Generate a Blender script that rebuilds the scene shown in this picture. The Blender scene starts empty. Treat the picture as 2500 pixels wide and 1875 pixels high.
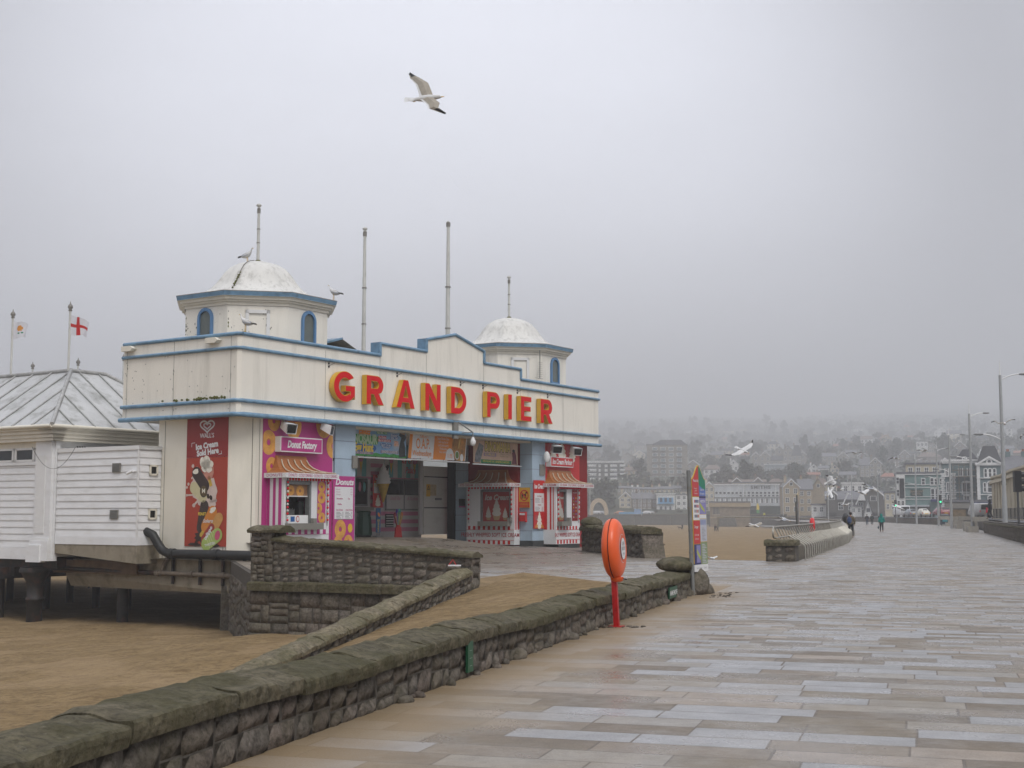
import bpy, math, random
from mathutils import Vector, Matrix, noise
R = math.radians
SC = bpy.context.scene
COL = SC.collection
# ---------------------------------------------------------------- camera
PITCH = math.atan(320/3240)
cam = bpy.data.objects.new('camera', bpy.data.cameras.new('camera'))
COL.objects.link(cam)
cam.location = (0, 0, 1.6)
cam.rotation_euler = (R(90)+PITCH, 0, 0)
cam.data.lens = 46.66; cam.data.sensor_width = 36
cam.data.clip_start = .1; cam.data.clip_end = 9000
SC.camera = cam
# ---------------------------------------------------------------- sky, sun, exposure
SUN_EL, SUN_AZ = R(48), R(-35)          # high and soft, a little to the left ahead
w = bpy.data.worlds.new('World'); SC.world = w; w.use_nodes = True
nt = w.node_tree; N = nt.nodes; Lk = nt.links
for n in list(N): N.remove(n)
sky = N.new('ShaderNodeTexSky'); sky.sky_type = 'NISHITA'; sky.sun_disc = False
sky.sun_elevation = SUN_EL; sky.sun_rotation = SUN_AZ; sky.dust_density = 4; sky.air_density = 1.5
hs = N.new('ShaderNodeHueSaturation'); hs.inputs['Saturation'].default_value = .22
Lk.new(sky.outputs[0], hs.inputs['Color'])
over = N.new('ShaderNodeMixRGB'); over.inputs[0].default_value = .72
over.inputs[2].default_value = (6.6, 6.78, 7.6, 1)
Lk.new(hs.outputs[0], over.inputs[1])
tc = N.new('ShaderNodeTexCoord')
# overcast: the cloud is thinnest (brightest) over the pier entrance, thicker to both sides and down at the hill
dot = N.new('ShaderNodeVectorMath'); dot.operation = 'DOT_PRODUCT'
cd = Vector((-.05, .96, .22)).normalized(); dot.inputs[1].default_value = cd
Lk.new(tc.outputs['Generated'], dot.inputs[0])
mr = N.new('ShaderNodeMapRange'); mr.interpolation_type = 'SMOOTHSTEP'
mr.inputs['From Min'].default_value = .915; mr.inputs['From Max'].default_value = .995
mr.inputs['To Min'].default_value = .42; mr.inputs['To Max'].default_value = 1.12
Lk.new(dot.outputs['Value'], mr.inputs['Value'])
mp = N.new('ShaderNodeMapping'); mp.inputs['Scale'].default_value = (1.6, 1.6, 5)
Lk.new(tc.outputs['Generated'], mp.inputs[0])
ns = N.new('ShaderNodeTexNoise'); ns.inputs['Scale'].default_value = 1.5; ns.inputs['Detail'].default_value = 3
Lk.new(mp.outputs[0], ns.inputs['Vector'])
mr2 = N.new('ShaderNodeMapRange'); mr2.inputs['From Min'].default_value = .3; mr2.inputs['From Max'].default_value = .7
mr2.inputs['To Min'].default_value = .93; mr2.inputs['To Max'].default_value = 1.05
Lk.new(ns.outputs[0], mr2.inputs['Value'])
m1 = N.new('ShaderNodeMath'); m1.operation = 'MULTIPLY'
zs = N.new('ShaderNodeSeparateXYZ'); Lk.new(tc.outputs['Generated'], zs.inputs[0])
zr_ = N.new('ShaderNodeMapRange'); zr_.inputs['From Min'].default_value = .45; zr_.inputs['From Max'].default_value = .9; zr_.inputs['To Max'].default_value = .75; Lk.new(zs.outputs[2], zr_.inputs['Value'])
za = N.new('ShaderNodeMath'); Lk.new(mr.outputs[0], za.inputs[0]); Lk.new(zr_.outputs[0], za.inputs[1]); Lk.new(za.outputs[0], m1.inputs[0]); Lk.new(mr2.outputs[0], m1.inputs[1])
m2 = N.new('ShaderNodeVectorMath'); m2.operation = 'SCALE'
Lk.new(over.outputs[0], m2.inputs[0]); Lk.new(m1.outputs[0], m2.inputs['Scale'])
bg = N.new('ShaderNodeBackground'); bg.inputs['Strength'].default_value = .15
Lk.new(m2.outputs[0], bg.inputs['Color'])
wo = N.new('ShaderNodeOutputWorld'); Lk.new(bg.outputs[0], wo.inputs['Surface'])
sl = bpy.data.lights.new('sun', 'SUN'); sl.energy = 1.2; sl.angle = R(25); sl.color = (1, .96, .9)
so = bpy.data.objects.new('sun', sl); COL.objects.link(so)
sd = Vector((math.sin(SUN_AZ)*math.cos(SUN_EL), -math.cos(SUN_AZ)*math.cos(SUN_EL), math.sin(SUN_EL)))
sd = Vector((.32, -.58, .75))           # soft light from behind the camera's right shoulder
sky.sun_rotation = math.atan2(sd.x, sd.y)
so.rotation_euler = sd.to_track_quat('Z', 'Y').to_euler()
SC.view_settings.view_transform = 'Standard'; SC.view_settings.look = 'None'
SC.view_settings.exposure = .50; SC.view_settings.gamma = 1
SC.cycles.use_denoising = True
SC.cycles.volume_bounces = 1; SC.cycles.max_bounces = 6; SC.cycles.diffuse_bounces = 3
SC.cycles.transparent_max_bounces = 8
# ---------------------------------------------------------------- geometry helpers
def ray(px, py):
    a = (px-1250)/3240; b = (937.5-py)/3240
    return Vector((a, math.cos(PITCH)-b*math.sin(PITCH), math.sin(PITCH)+b*math.cos(PITCH)))
def atY(px, py, Y):
    r = ray(px, py); k = Y/r.y; return Vector((r.x*k, Y, 1.6+r.z*k))
def onz(px, py, z):
    r = ray(px, py); k = (z-1.6)/r.z; return Vector((r.x*k, r.y*k, z))
AE = R(33.3)
E1 = Vector((math.sin(AE), math.cos(AE), 0)); E2 = Vector((-math.cos(AE), math.sin(AE), 0))
UP = Vector((0, 0, 1))
OB = atY(586, 811, 47); OB.z = 0
def B(u, v, z): return OB+E1*u+E2*v+UP*z
def on_v(px, py, v):                 # point of the plane v = const of the entrance building
    r = ray(px, py); k = (v+OB.dot(E2))/r.dot(E2); p = Vector((0, 0, 1.6))+r*k
    return ((p-OB).dot(E1), p.z)
def on_u(px, py, u):
    r = ray(px, py); k = (u+OB.dot(E1))/r.dot(E1); p = Vector((0, 0, 1.6))+r*k
    return ((p-OB).dot(E2), p.z)
TD = Vector((.2924, .9563, 0)); TN = Vector((-.9563, .2924, 0))   # along the promenade, and across it to the beach
PW = Vector((1.5, 19, 0))
def W(s, wd, z=0): return PW+TD*s+TN*wd+UP*z

class Fr:                                             # a local frame: a right, n out, z up
    def __init__(s, o, ex, en): s.o = o.copy(); s.ex = ex.normalized(); s.en = en.normalized()
    def p(s, a, n, z): return s.o+s.ex*a+s.en*n+UP*z
FF = Fr(B(0, 0, 0), E1, -E2)                          # front of the building: a = u, n = -v
FL = Fr(B(0, 0, 0), -E2, -E1)                         # its left side: a = -v, n = -u

class MB:
    def __init__(s): s.v = []; s.f = []; s.m = []; s.sm = []; s.mats = []
    def mi(s, m):
        if m not in s.mats: s.mats.append(m)
        return s.mats.index(m)
    def add(s, vs, fs, m, smooth=False):
        b = len(s.v); i = s.mi(m)
        s.v += [tuple(x) for x in vs]
        for f in fs: s.f.append(tuple(b+j for j in f)); s.m.append(i); s.sm.append(smooth)
    def hexa(s, c, m):                                # 8 corners: 0-3 bottom ring, 4-7 top ring
        s.add(c, [(0,3,2,1),(4,5,6,7),(0,1,5,4),(1,2,6,5),(2,3,7,6),(3,0,4,7)], m)
    def box(s, lo, hi, m, fr=None):
        P = (lambda a, b, c: fr.p(a, b, c)) if fr else (lambda a, b, c: Vector((a, b, c)))
        (x0,y0,z0),(x1,y1,z1) = lo, hi
        s.hexa([P(x0,y0,z0),P(x1,y0,z0),P(x1,y1,z0),P(x0,y1,z0),P(x0,y0,z1),P(x1,y0,z1),P(x1,y1,z1),P(x0,y1,z1)], m)
    def quad(s, a, b, c, d, m): s.add([a,b,c,d], [(0,1,2,3)], m)
    def poly(s, pts, m): s.add(pts, [tuple(range(len(pts)))], m)
    def rect(s, fr, a0, z0, a1, z1, n, m): s.add([fr.p(a0,n,z0),fr.p(a1,n,z0),fr.p(a1,n,z1),fr.p(a0,n,z1)], [(0,1,2,3)], m)
    def disc(s, fr, a, z, ra, rz, n, m, k=16, rot=0, a0=0, a1=360):
        pts = []
        for i in range(k):
            t = R(a0+(a1-a0)*i/(k if a1-a0 == 360 else k-1)); x = ra*math.cos(t); y = rz*math.sin(t)
            c, q = math.cos(rot), math.sin(rot); pts.append(fr.p(a+x*c-y*q, n, z+x*q+y*c))
        s.poly(pts, m)
    def fpoly(s, fr, pts, n, m): s.poly([fr.p(a, n, z) for a, z in pts], m)
    def prism(s, fr, pts, n0, n1, m, cap=True):       # polygon in (a,z) extruded n0..n1
        k = len(pts); vs = [fr.p(a, n0, z) for a, z in pts]+[fr.p(a, n1, z) for a, z in pts]
        fs = [(i, (i+1) % k, k+(i+1) % k, k+i) for i in range(k)]
        if cap: fs += [tuple(range(k))[::-1], tuple(range(k, 2*k))]
        s.add(vs, fs, m)
    def tube(s, pts, r, m, k=8, cap=True):
        pts = [Vector(p) for p in pts]; n = len(pts); rs = r if isinstance(r, (list, tuple)) else [r]*n
        vs = []; prev = None
        for i, p in enumerate(pts):
            d = (pts[min(i+1, n-1)]-pts[max(i-1, 0)]).normalized()
            if prev is None: x = d.orthogonal().normalized()
            else:
                x = prev-d*prev.dot(d); x = x.normalized() if x.length > 1e-6 else d.orthogonal().normalized()
            prev = x; y = d.cross(x)
            for j in range(k): t = 2*math.pi*j/k; vs.append(p+(x*math.cos(t)+y*math.sin(t))*rs[i])
        fs = [(i*k+j, i*k+(j+1) % k, (i+1)*k+(j+1) % k, (i+1)*k+j) for i in range(n-1) for j in range(k)]
        s.add(vs, fs, m, True)
        if cap: s.add(vs[:k], [tuple(range(k))[::-1]], m); s.add(vs[-k:], [tuple(range(k))], m)
    def lathe(s, c, prof, m, k=16, sx=1, sy=1, smooth=True, axis=None):
        c = Vector(c); vs = []
        for r, z in prof:
            for j in range(k):
                t = 2*math.pi*j/k; q = Vector((r*sx*math.cos(t), r*sy*math.sin(t), z))
                if axis: q = axis @ q
                vs.append(c+q)
        n = len(prof); fs = [(i*k+j, i*k+(j+1) % k, (i+1)*k+(j+1) % k, (i+1)*k+j) for i in range(n-1) for j in range(k)]
        s.add(vs, fs, m, smooth); s.add(vs[:k], [tuple(range(k))[::-1]], m); s.add(vs[-k:], [tuple(range(k))], m)
    def ell(s, c, r, m, k=10, q=6, axis=None):
        s.lathe(c, [(max(1e-3, r[0]*math.sin(math.pi*i/q)), -r[2]*math.cos(math.pi*i/q)) for i in range(q+1)], m, k, 1, r[1]/r[0], True, axis)
    def grid(s, fn, nu, nv, m, smooth=True):
        vs = [fn(i/nu, j/nv) for j in range(nv+1) for i in range(nu+1)]
        fs = [(j*(nu+1)+i, j*(nu+1)+i+1, (j+1)*(nu+1)+i+1, (j+1)*(nu+1)+i) for j in range(nv) for i in range(nu)]
        s.add(vs, fs, m, smooth)
    def text(s, body, fr, a, z, n, size, m, align='CENTER', off=0, ext=0, shear=0, sx=1, rot=0, sp=1):
        cu = bpy.data.curves.new('t', 'FONT'); cu.body = body; cu.size = size; cu.align_x = align; cu.align_y = 'CENTER'
        cu.offset = off; cu.extrude = ext; cu.shear = shear; cu.space_character = sp; cu.resolution_u = 2 if size < .3 else 4
        ob = bpy.data.objects.new('t', cu); me = bpy.data.meshes.new_from_object(ob)
        c, q = math.cos(rot), math.sin(rot)
        vs = [fr.p(a+sx*(v.co.x*c)-v.co.y*q, n+v.co.z, z+sx*v.co.x*q+v.co.y*c) for v in me.vertices]
        s.add(vs, [tuple(p.vertices) for p in me.polygons], m)
        bpy.data.objects.remove(ob); bpy.data.curves.remove(cu); bpy.data.meshes.remove(me)
    def holes(s, fr, outer, inner, n0, n1, m, m2=None):   # flat shape with holes, extruded
        cu = bpy.data.curves.new('t', 'CURVE'); cu.dimensions = '2D'; cu.fill_mode = 'BOTH'; cu.extrude = abs(n1-n0)/2
        for loop in [outer]+inner:
            sp = cu.splines.new('POLY'); sp.points.add(len(loop)-1); sp.use_cyclic_u = True
            for i, (x, y) in enumerate(loop): sp.points[i].co = (x, y, 0, 1)
        ob = bpy.data.objects.new('t', cu); me = bpy.data.meshes.new_from_object(ob); mid = (n0+n1)/2
        s.add([fr.p(v.co.x, mid+v.co.z, v.co.y) for v in me.vertices], [tuple(p.vertices) for p in me.polygons], m)
        bpy.data.objects.remove(ob); bpy.data.curves.remove(cu); bpy.data.meshes.remove(me)
    def mesh(s, name, off=(0, 0, 0)):
        me = bpy.data.meshes.new(name); ox, oy, oz = off
        me.from_pydata([(x-ox, y-oy, z-oz) for x, y, z in s.v], [], s.f)
        for m in s.mats: me.materials.append(m)
        me.polygons.foreach_set('material_index', s.m); me.polygons.foreach_set('use_smooth', s.sm)
        me.update(); return me
    def build(s, name, parent=None, label=None, cat=None, group=None, kind=None):
        off = (0, 0, 0)
        q = parent
        while q is not None and q.name not in LOCAL: off = (off[0]+q.location.x, off[1]+q.location.y, off[2]+q.location.z); q = q.parent
        o = bpy.data.objects.new(name, None)
        if parent is None and cat: 
            x = [v[0] for v in s.v]; y = [v[1] for v in s.v]; off = ((min(x)+max(x))/2, (min(y)+max(y))/2, min(v[2] for v in s.v))
        bpy.data.objects.remove(o)
        o = bpy.data.objects.new(name, s.mesh(name, off)); COL.objects.link(o)
        if parent is None: o.location = off
        else: o.parent = parent
        tag(o, label, cat, group, kind); return o
LOCAL = set()                                        # roots whose children are modelled around the origin
def tag(o, label=None, cat=None, group=None, kind=None):
    for k, v in (('label', label), ('category', cat), ('group', group), ('kind', kind)):
        if v: o[k] = v
def thing(name, loc, label, cat, group=None):
    o = bpy.data.objects.new(name, None); COL.objects.link(o); o.location = loc; o.empty_display_size = .2
    tag(o, label, cat, group); return o
def dup(root, loc=None, rz=None, label=None, group=None, sc=None, parent=None):
    c = root.copy(); COL.objects.link(c)
    if parent is not None: c.parent = parent
    if loc is not None: c.location = loc
    if rz is not None: c.rotation_euler = (0, 0, rz)
    if sc is not None: c.scale = sc if isinstance(sc, (tuple, list)) else (sc, sc, sc)
    if label: c['label'] = label
    if group: c['group'] = group
    for ch in root.children: dup(ch, parent=c)
    return c
# ---------------------------------------------------------------- materials
def M(name, col, rough=.6, var=.12, scale=2.0, bump=0.0, bscale=None, metal=0, spec=.4, isl=0, stain=None, sscale=(1, 1, 1), samt=.5, emit=0, det=4, coat=0, rvar=0):
    m = bpy.data.materials.new(name); m.use_nodes = True; t = m.node_tree; n = t.nodes; l = t.links
    b = n['Principled BSDF']; b.inputs['Roughness'].default_value = rough; b.inputs['Metallic'].default_value = metal
    b.inputs['Specular IOR Level'].default_value = spec; b.inputs['Coat Weight'].default_value = coat
    c = tuple(col)+(1,)
    if emit: b.inputs['Emission Color'].default_value = c; b.inputs['Emission Strength'].default_value = emit
    if not (var or bump or isl or stain): b.inputs['Base Color'].default_value = c; return m
    tcn = n.new('ShaderNodeTexCoord'); src = tcn.outputs['Object']
    nz = n.new('ShaderNodeTexNoise'); nz.inputs['Scale'].default_value = scale; nz.inputs['Detail'].default_value = det
    l.new(src, nz.inputs['Vector'])
    r = n.new('ShaderNodeMapRange'); r.inputs['From Min'].default_value = .3; r.inputs['From Max'].default_value = .7
    r.inputs['To Min'].default_value = 1-var; r.inputs['To Max'].default_value = 1+var
    l.new(nz.outputs[0], r.inputs['Value'])
    last = r.outputs[0]
    if isl:
        g = n.new('ShaderNodeNewGeometry'); r2 = n.new('ShaderNodeMapRange'); r2.inputs['To Min'].default_value = 1-isl; r2.inputs['To Max'].default_value = 1+isl
        l.new(g.outputs['Random Per Island'], r2.inputs['Value'])
        mm = n.new('ShaderNodeMath'); mm.operation = 'MULTIPLY'; l.new(last, mm.inputs[0]); l.new(r2.outputs[0], mm.inputs[1]); last = mm.outputs[0]
    sc = n.new('ShaderNodeVectorMath'); sc.operation = 'SCALE'; sc.inputs[0].default_value = col
    l.new(last, sc.inputs['Scale']); out = sc.outputs[0]
    if stain:
        mp = n.new('ShaderNodeMapping'); mp.inputs['Scale'].default_value = sscale; l.new(src, mp.inputs[0])
        n2 = n.new('ShaderNodeTexNoise'); n2.inputs['Scale'].default_value = 1; n2.inputs['Detail'].default_value = 6; n2.inputs['Roughness'].default_value = .65
        l.new(mp.outputs[0], n2.inputs['Vector'])
        r3 = n.new('ShaderNodeMapRange'); r3.inputs['From Min'].default_value = .5; r3.inputs['From Max'].default_value = .72; r3.inputs['To Max'].default_value = samt
        l.new(n2.outputs[0], r3.inputs['Value'])
        mx = n.new('ShaderNodeMixRGB'); l.new(r3.outputs[0], mx.inputs[0]); l.new(out, mx.inputs[1]); mx.inputs[2].default_value = tuple(stain)+(1,)
        out = mx.outputs[0]
    l.new(out, b.inputs['Base Color'])
    if rvar:
        r4 = n.new('ShaderNodeMapRange'); r4.inputs['From Min'].default_value = .35; r4.inputs['From Max'].default_value = .65
        r4.inputs['To Min'].default_value = rough-rvar; r4.inputs['To Max'].default_value = rough+rvar
        l.new(nz.outputs[0], r4.inputs['Value']); l.new(r4.outputs[0], b.inputs['Roughness'])
    if bump:
        n3 = n.new('ShaderNodeTexNoise'); n3.inputs['Scale'].default_value = bscale or scale*4; n3.inputs['Detail'].default_value = 6
        l.new(src, n3.inputs['Vector']); bp = n.new('ShaderNodeBump'); bp.inputs['Strength'].default_value = 1; bp.inputs['Distance'].default_value = bump
        l.new(n3.outputs[0], bp.inputs['Height']); l.new(bp.outputs[0], b.inputs['Normal'])
    return m
cream = M('cream_painted_render', (.80, .765, .68), .45, .03, .6, stain=(.34, .32, .26), sscale=(2.2, 2.2, .22), samt=.30)
creamd = M('cream_painted_panel', (.74, .70, .60), .45, .03, .8, stain=(.36, .34, .27), sscale=(1.2, 1.2, .3), samt=.25)
bluer = M('blue_painted_rail', (.15, .27, .39), .4, .12, 5, stain=(.05, .07, .08), sscale=(4, 4, 4), samt=.5)
blues = M('blue_window_frame', (.10, .22, .40), .4, .08, 5)
paleblue = M('pale_blue_render', (.36, .46, .55), .5, .05, 1.2, stain=(.25, .29, .3), sscale=(2, 2, .4), samt=.3)
lilac = M('lilac_grey_metal', (.23, .23, .31), .5, .05)
domew = M('grp_dome_white', (.62, .61, .57), .38, .05, 1, stain=(.16, .15, .12), sscale=(5, 5, .6), samt=.5)
leadg = M('grey_lead_edge', (.20, .19, .17), .6, .2, 6)
moss = M('green_moss', (.10, .105, .02), .9, .3, 20, bump=.02)
glassd = M('dark_glass', (.02, .022, .022), .12, 0, spec=.6)
glassg = M('frosted_grey_glass', (.12, .14, .13), .25, .1, 3)
white = M('white_paint', (.72, .72, .71), .4, .04, 2)
white2 = M('white_weatherboard', (.74, .745, .75), .42, .035, 1.5, stain=(.40, .38, .33), sscale=(1.2, 1.2, 3), samt=.25)
black = M('black_plastic', (.012, .012, .013), .4, .1, 6)
darkvoid = M('dark_interior', (.012, .011, .01), .9, 0)
red = M('red_letter_face', (.62, .004, .008), .45, .02, 2, spec=.2)
yellow = M('yellow_letter_side', (.62, .36, .03), .4, .06, 3)
pink = M('magenta_vinyl', (.42, .035, .20), .4, .04, 1)
redv = M('red_vinyl', (.50, .022, .022), .4, .04, 1)
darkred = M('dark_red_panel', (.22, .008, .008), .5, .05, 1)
textred = M('lettering_red', (.42, .05, .06), .5, 0)
textpink = M('lettering_pink', (.45, .10, .20), .5, 0)
whitev = M('white_vinyl', (.68, .68, .68), .4, .02, 1)
copper = M('copper_painted_awning', (.34, .125, .035), .42, .12, 2.5, stain=(.25, .09, .03), sscale=(1.5, 1.5, 4), samt=.5)
rope = M('cream_rope_moulding', (.56, .50, .38), .6, .15, 12)
greyst = M('grey_metal_shelf', (.20, .19, .165), .45, .05, 3)
greym = M('galvanised_grey', (.20, .205, .20), .45, .14, 8, metal=.3)
steel = M('brushed_stainless', (.36, .345, .30), .36, .12, 5, metal=.5, stain=(.16, .12, .08), sscale=(6, 6, 2), samt=.5)
postp = M('light_grey_post_paint', (.33, .34, .34), .45, .06, 3)
posts = M('pole_white_paint', (.55, .55, .52), .45, .08, 3, stain=(.2, .2, .17), sscale=(6, 6, 2), samt=.4)
orange = M('orange_grp', (.72, .10, .018), .34, .07, 3, coat=.15)
redp = M('red_post_paint', (.42, .012, .012), .4, .12, 6, stain=(.10, .02, .015), sscale=(15, 15, 8), samt=.6)
redring = M('red_plastic_housing', (.60, .008, .010), .3, .04, 3)
donutm = M('donut_golden', (.60, .30, .07), .6, .18, 4)
donuti = M('donut_shaded_brown', (.42, .15, .03), .6, .1, 5)
creamf = M('soft_ice_cream', (.74, .70, .60), .5, .1, 6)
conem = M('wafer_cone', (.55, .36, .06), .6, .15, 9)
# ---------------------------------------------------------------- ground materials
def nodes_of(name):
    m = bpy.data.materials.new(name); m.use_nodes = True; return m, m.node_tree.nodes, m.node_tree.links, m.node_tree.nodes['Principled BSDF']
def mth(n, l, op, a, b=None, c=None, cl=False):
    q = n.new('ShaderNodeMath'); q.operation = op; q.use_clamp = cl
    for i, v in enumerate((a, b, c)):
        if v is None: continue
        if isinstance(v, (int, float)): q.inputs[i].default_value = v
        else: l.new(v, q.inputs[i])
    return q.outputs[0]
def rng(n, l, v, a, b, c=0., d=1.):
    q = n.new('ShaderNodeMapRange'); q.interpolation_type = 'SMOOTHSTEP'; l.new(v, q.inputs['Value'])
    for k, x in zip(('From Min', 'From Max', 'To Min', 'To Max'), (a, b, c, d)): q.inputs[k].default_value = x
    return q.outputs[0]
def mixc(n, l, f, a, b):
    q = n.new('ShaderNodeMixRGB')
    if isinstance(f, float): q.inputs[0].default_value = f
    else: l.new(f, q.inputs[0])
    for i, v in ((1, a), (2, b)):
        if isinstance(v, tuple): q.inputs[i].default_value = v+(1,)
        else: l.new(v, q.inputs[i])
    return q.outputs[0]
def noiz(n, l, src, sc, det=4, rough=.55, scale3=None):
    if scale3:
        mp = n.new('ShaderNodeMapping'); mp.inputs['Scale'].default_value = scale3; l.new(src, mp.inputs[0]); src = mp.outputs[0]
    q = n.new('ShaderNodeTexNoise'); q.inputs['Scale'].default_value = sc; q.inputs['Detail'].default_value = det; q.inputs['Roughness'].default_value = rough
    l.new(src, q.inputs['Vector']); return q.outputs[0]
SAND = (.245, .175, .095)
def slab_mat(name, fore=False):
    m, n, l, b = nodes_of(name)
    tc = n.new('ShaderNodeTexCoord'); src = tc.outputs['Object']
    def dotp(v, off):
        q = n.new('ShaderNodeVectorMath'); q.operation = 'DOT_PRODUCT'; q.inputs[1].default_value = v; l.new(src, q.inputs[0])
        return mth(n, l, 'SUBTRACT', q.outputs['Value'], off)
    S = dotp(TD, PW.dot(TD)); Wd = dotp(TN, PW.dot(TN))
    def bricks(rh, L, seed):
        y = mth(n, l, 'ADD', S, 500.0); row = mth(n, l, 'FLOOR', mth(n, l, 'DIVIDE', y, rh))
        wn = n.new('ShaderNodeTexWhiteNoise'); wn.noise_dimensions = '1D'; l.new(mth(n, l, 'ADD', row, seed), wn.inputs['W'])
        k = mth(n, l, 'MULTIPLY_ADD', wn.outputs['Value'], .55, .72)
        x = mth(n, l, 'MULTIPLY_ADD', wn.outputs['Value'], 57.3, mth(n, l, 'MULTIPLY', mth(n, l, 'ADD', Wd, 300.0), k))
        cx = n.new('ShaderNodeCombineXYZ'); l.new(x, cx.inputs[0]); l.new(y, cx.inputs[1])
        br = n.new('ShaderNodeTexBrick'); l.new(cx.outputs[0], br.inputs['Vector']); br.offset = 0; br.squash = 1
        for kk, v in (('Color1', (0, 0, 0, 1)), ('Color2', (1, 1, 1, 1)), ('Mortar', (.5, .5, .5, 1)), ('Scale', 1), ('Mortar Size', .009), ('Mortar Smooth', .2), ('Bias', 0), ('Brick Width', L), ('Row Height', rh)):
            br.inputs[kk].default_value = v
        return br
    b1, b2 = bricks(.40, .95, 3.0), bricks(.27, .70, 9.0)
    zone = mth(n, l, 'GREATER_THAN', S, -2.35)
    col = mixc(n, l, zone, b1.outputs['Color'], b2.outputs['Color'])
    mort = mixc(n, l, zone, b1.outputs['Fac'], b2.outputs['Fac'])
    rp = n.new('ShaderNodeValToRGB'); rp.color_ramp.interpolation = 'CONSTANT'; l.new(col, rp.inputs[0])
    cs = [(0, (.36, .36, .362)), (.12, (.225, .185, .132)), (.26, (.315, .28, .23)), (.38, (.34, .338, .335)), (.5, (.345, .29, .235)), (.6, (.19, .152, .108)), (.7, (.38, .38, .384)), (.82, (.25, .205, .155)), (.92, (.33, .305, .27))]
    el = rp.color_ramp.elements; el[0].position = 0; el[0].color = cs[0][1]+(1,); el[1].position = cs[1][0]; el[1].color = cs[1][1]+(1,)
    for p, c in cs[2:]: e = el.new(p); e.color = c+(1,)
    fine = noiz(n, l, src, 60, 3, .7); big = noiz(n, l, src, .45, 5, .6); med = noiz(n, l, src, 3.0, 5, .6)
    f = mth(n, l, 'MULTIPLY', rng(n, l, fine, .3, .7, .62, .90), rng(n, l, med, .3, .7, .86, 1.1))
    q = n.new('ShaderNodeVectorMath'); q.operation = 'SCALE'; l.new(rp.outputs[0], q.inputs[0]); l.new(f, q.inputs['Scale'])
    c = q.outputs[0]
    c = mixc(n, l, mth(n, l, 'MULTIPLY', mort, .92), c, (.10, .08, .06))
    # stains and the sand the wind leaves on the paving
    film = rng(n, l, big, .46, .70, 0, .30)
    near = mth(n, l, 'MULTIPLY', rng(n, l, mth(n, l, 'MULTIPLY_ADD', big, -2.6, mth(n, l, 'MULTIPLY', Wd, -1.0)), -1.35, .3, .85, 0), rng(n, l, S, 8, 14, 1, .12))
    if fore:
        dv = n.new('ShaderNodeVectorMath'); dv.operation = 'DOT_PRODUCT'; dv.inputs[1].default_value = E2; l.new(src, dv.inputs[0])
        V = mth(n, l, 'SUBTRACT', dv.outputs['Value'], OB.dot(E2))
        asp = rng(n, l, V, -12.3, -11.2); asp = mth(n, l, 'MULTIPLY', asp, .93)
        ac = mixc(n, l, rng(n, l, big, .35, .65), (.18, .152, .122), (.14, .12, .098))
        c = mixc(n, l, asp, c, ac)
        near = mth(n, l, 'MULTIPLY', rng(n, l, mth(n, l, 'MULTIPLY_ADD', med, 3.0, mth(n, l, 'MULTIPLY_ADD', big, 4.0, S)), 15.0, 18.3, .95, 0), rng(n, l, Wd, -2.4, -.2, 0, 1))
    sm = mth(n, l, 'MAXIMUM', film, near)
    sm = mth(n, l, 'MULTIPLY', sm, rng(n, l, fine, .25, .6, .7, 1))
    c = mixc(n, l, sm, c, SAND)
    l.new(c, b.inputs['Base Color'])
    wet = noiz(n, l, src, .8, 5, .65)
    ro = mth(n, l, 'MAXIMUM', rng(n, l, wet, .36, .64, .22, .55), mth(n, l, 'MULTIPLY', sm, .75))
    l.new(ro, b.inputs['Roughness']); b.inputs['Specular IOR Level'].default_value = .45
    h = mth(n, l, 'MULTIPLY_ADD', mort, -.006, mth(n, l, 'MULTIPLY', fine, .0016))
    h = mth(n, l, 'MULTIPLY_ADD', col, .002, h)
    bp = n.new('ShaderNodeBump'); bp.inputs['Distance'].default_value = 1; bp.inputs['Strength'].default_value = .6; l.new(h, bp.inputs['Height']); l.new(bp.outputs[0], b.inputs['Normal'])
    return m
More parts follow.
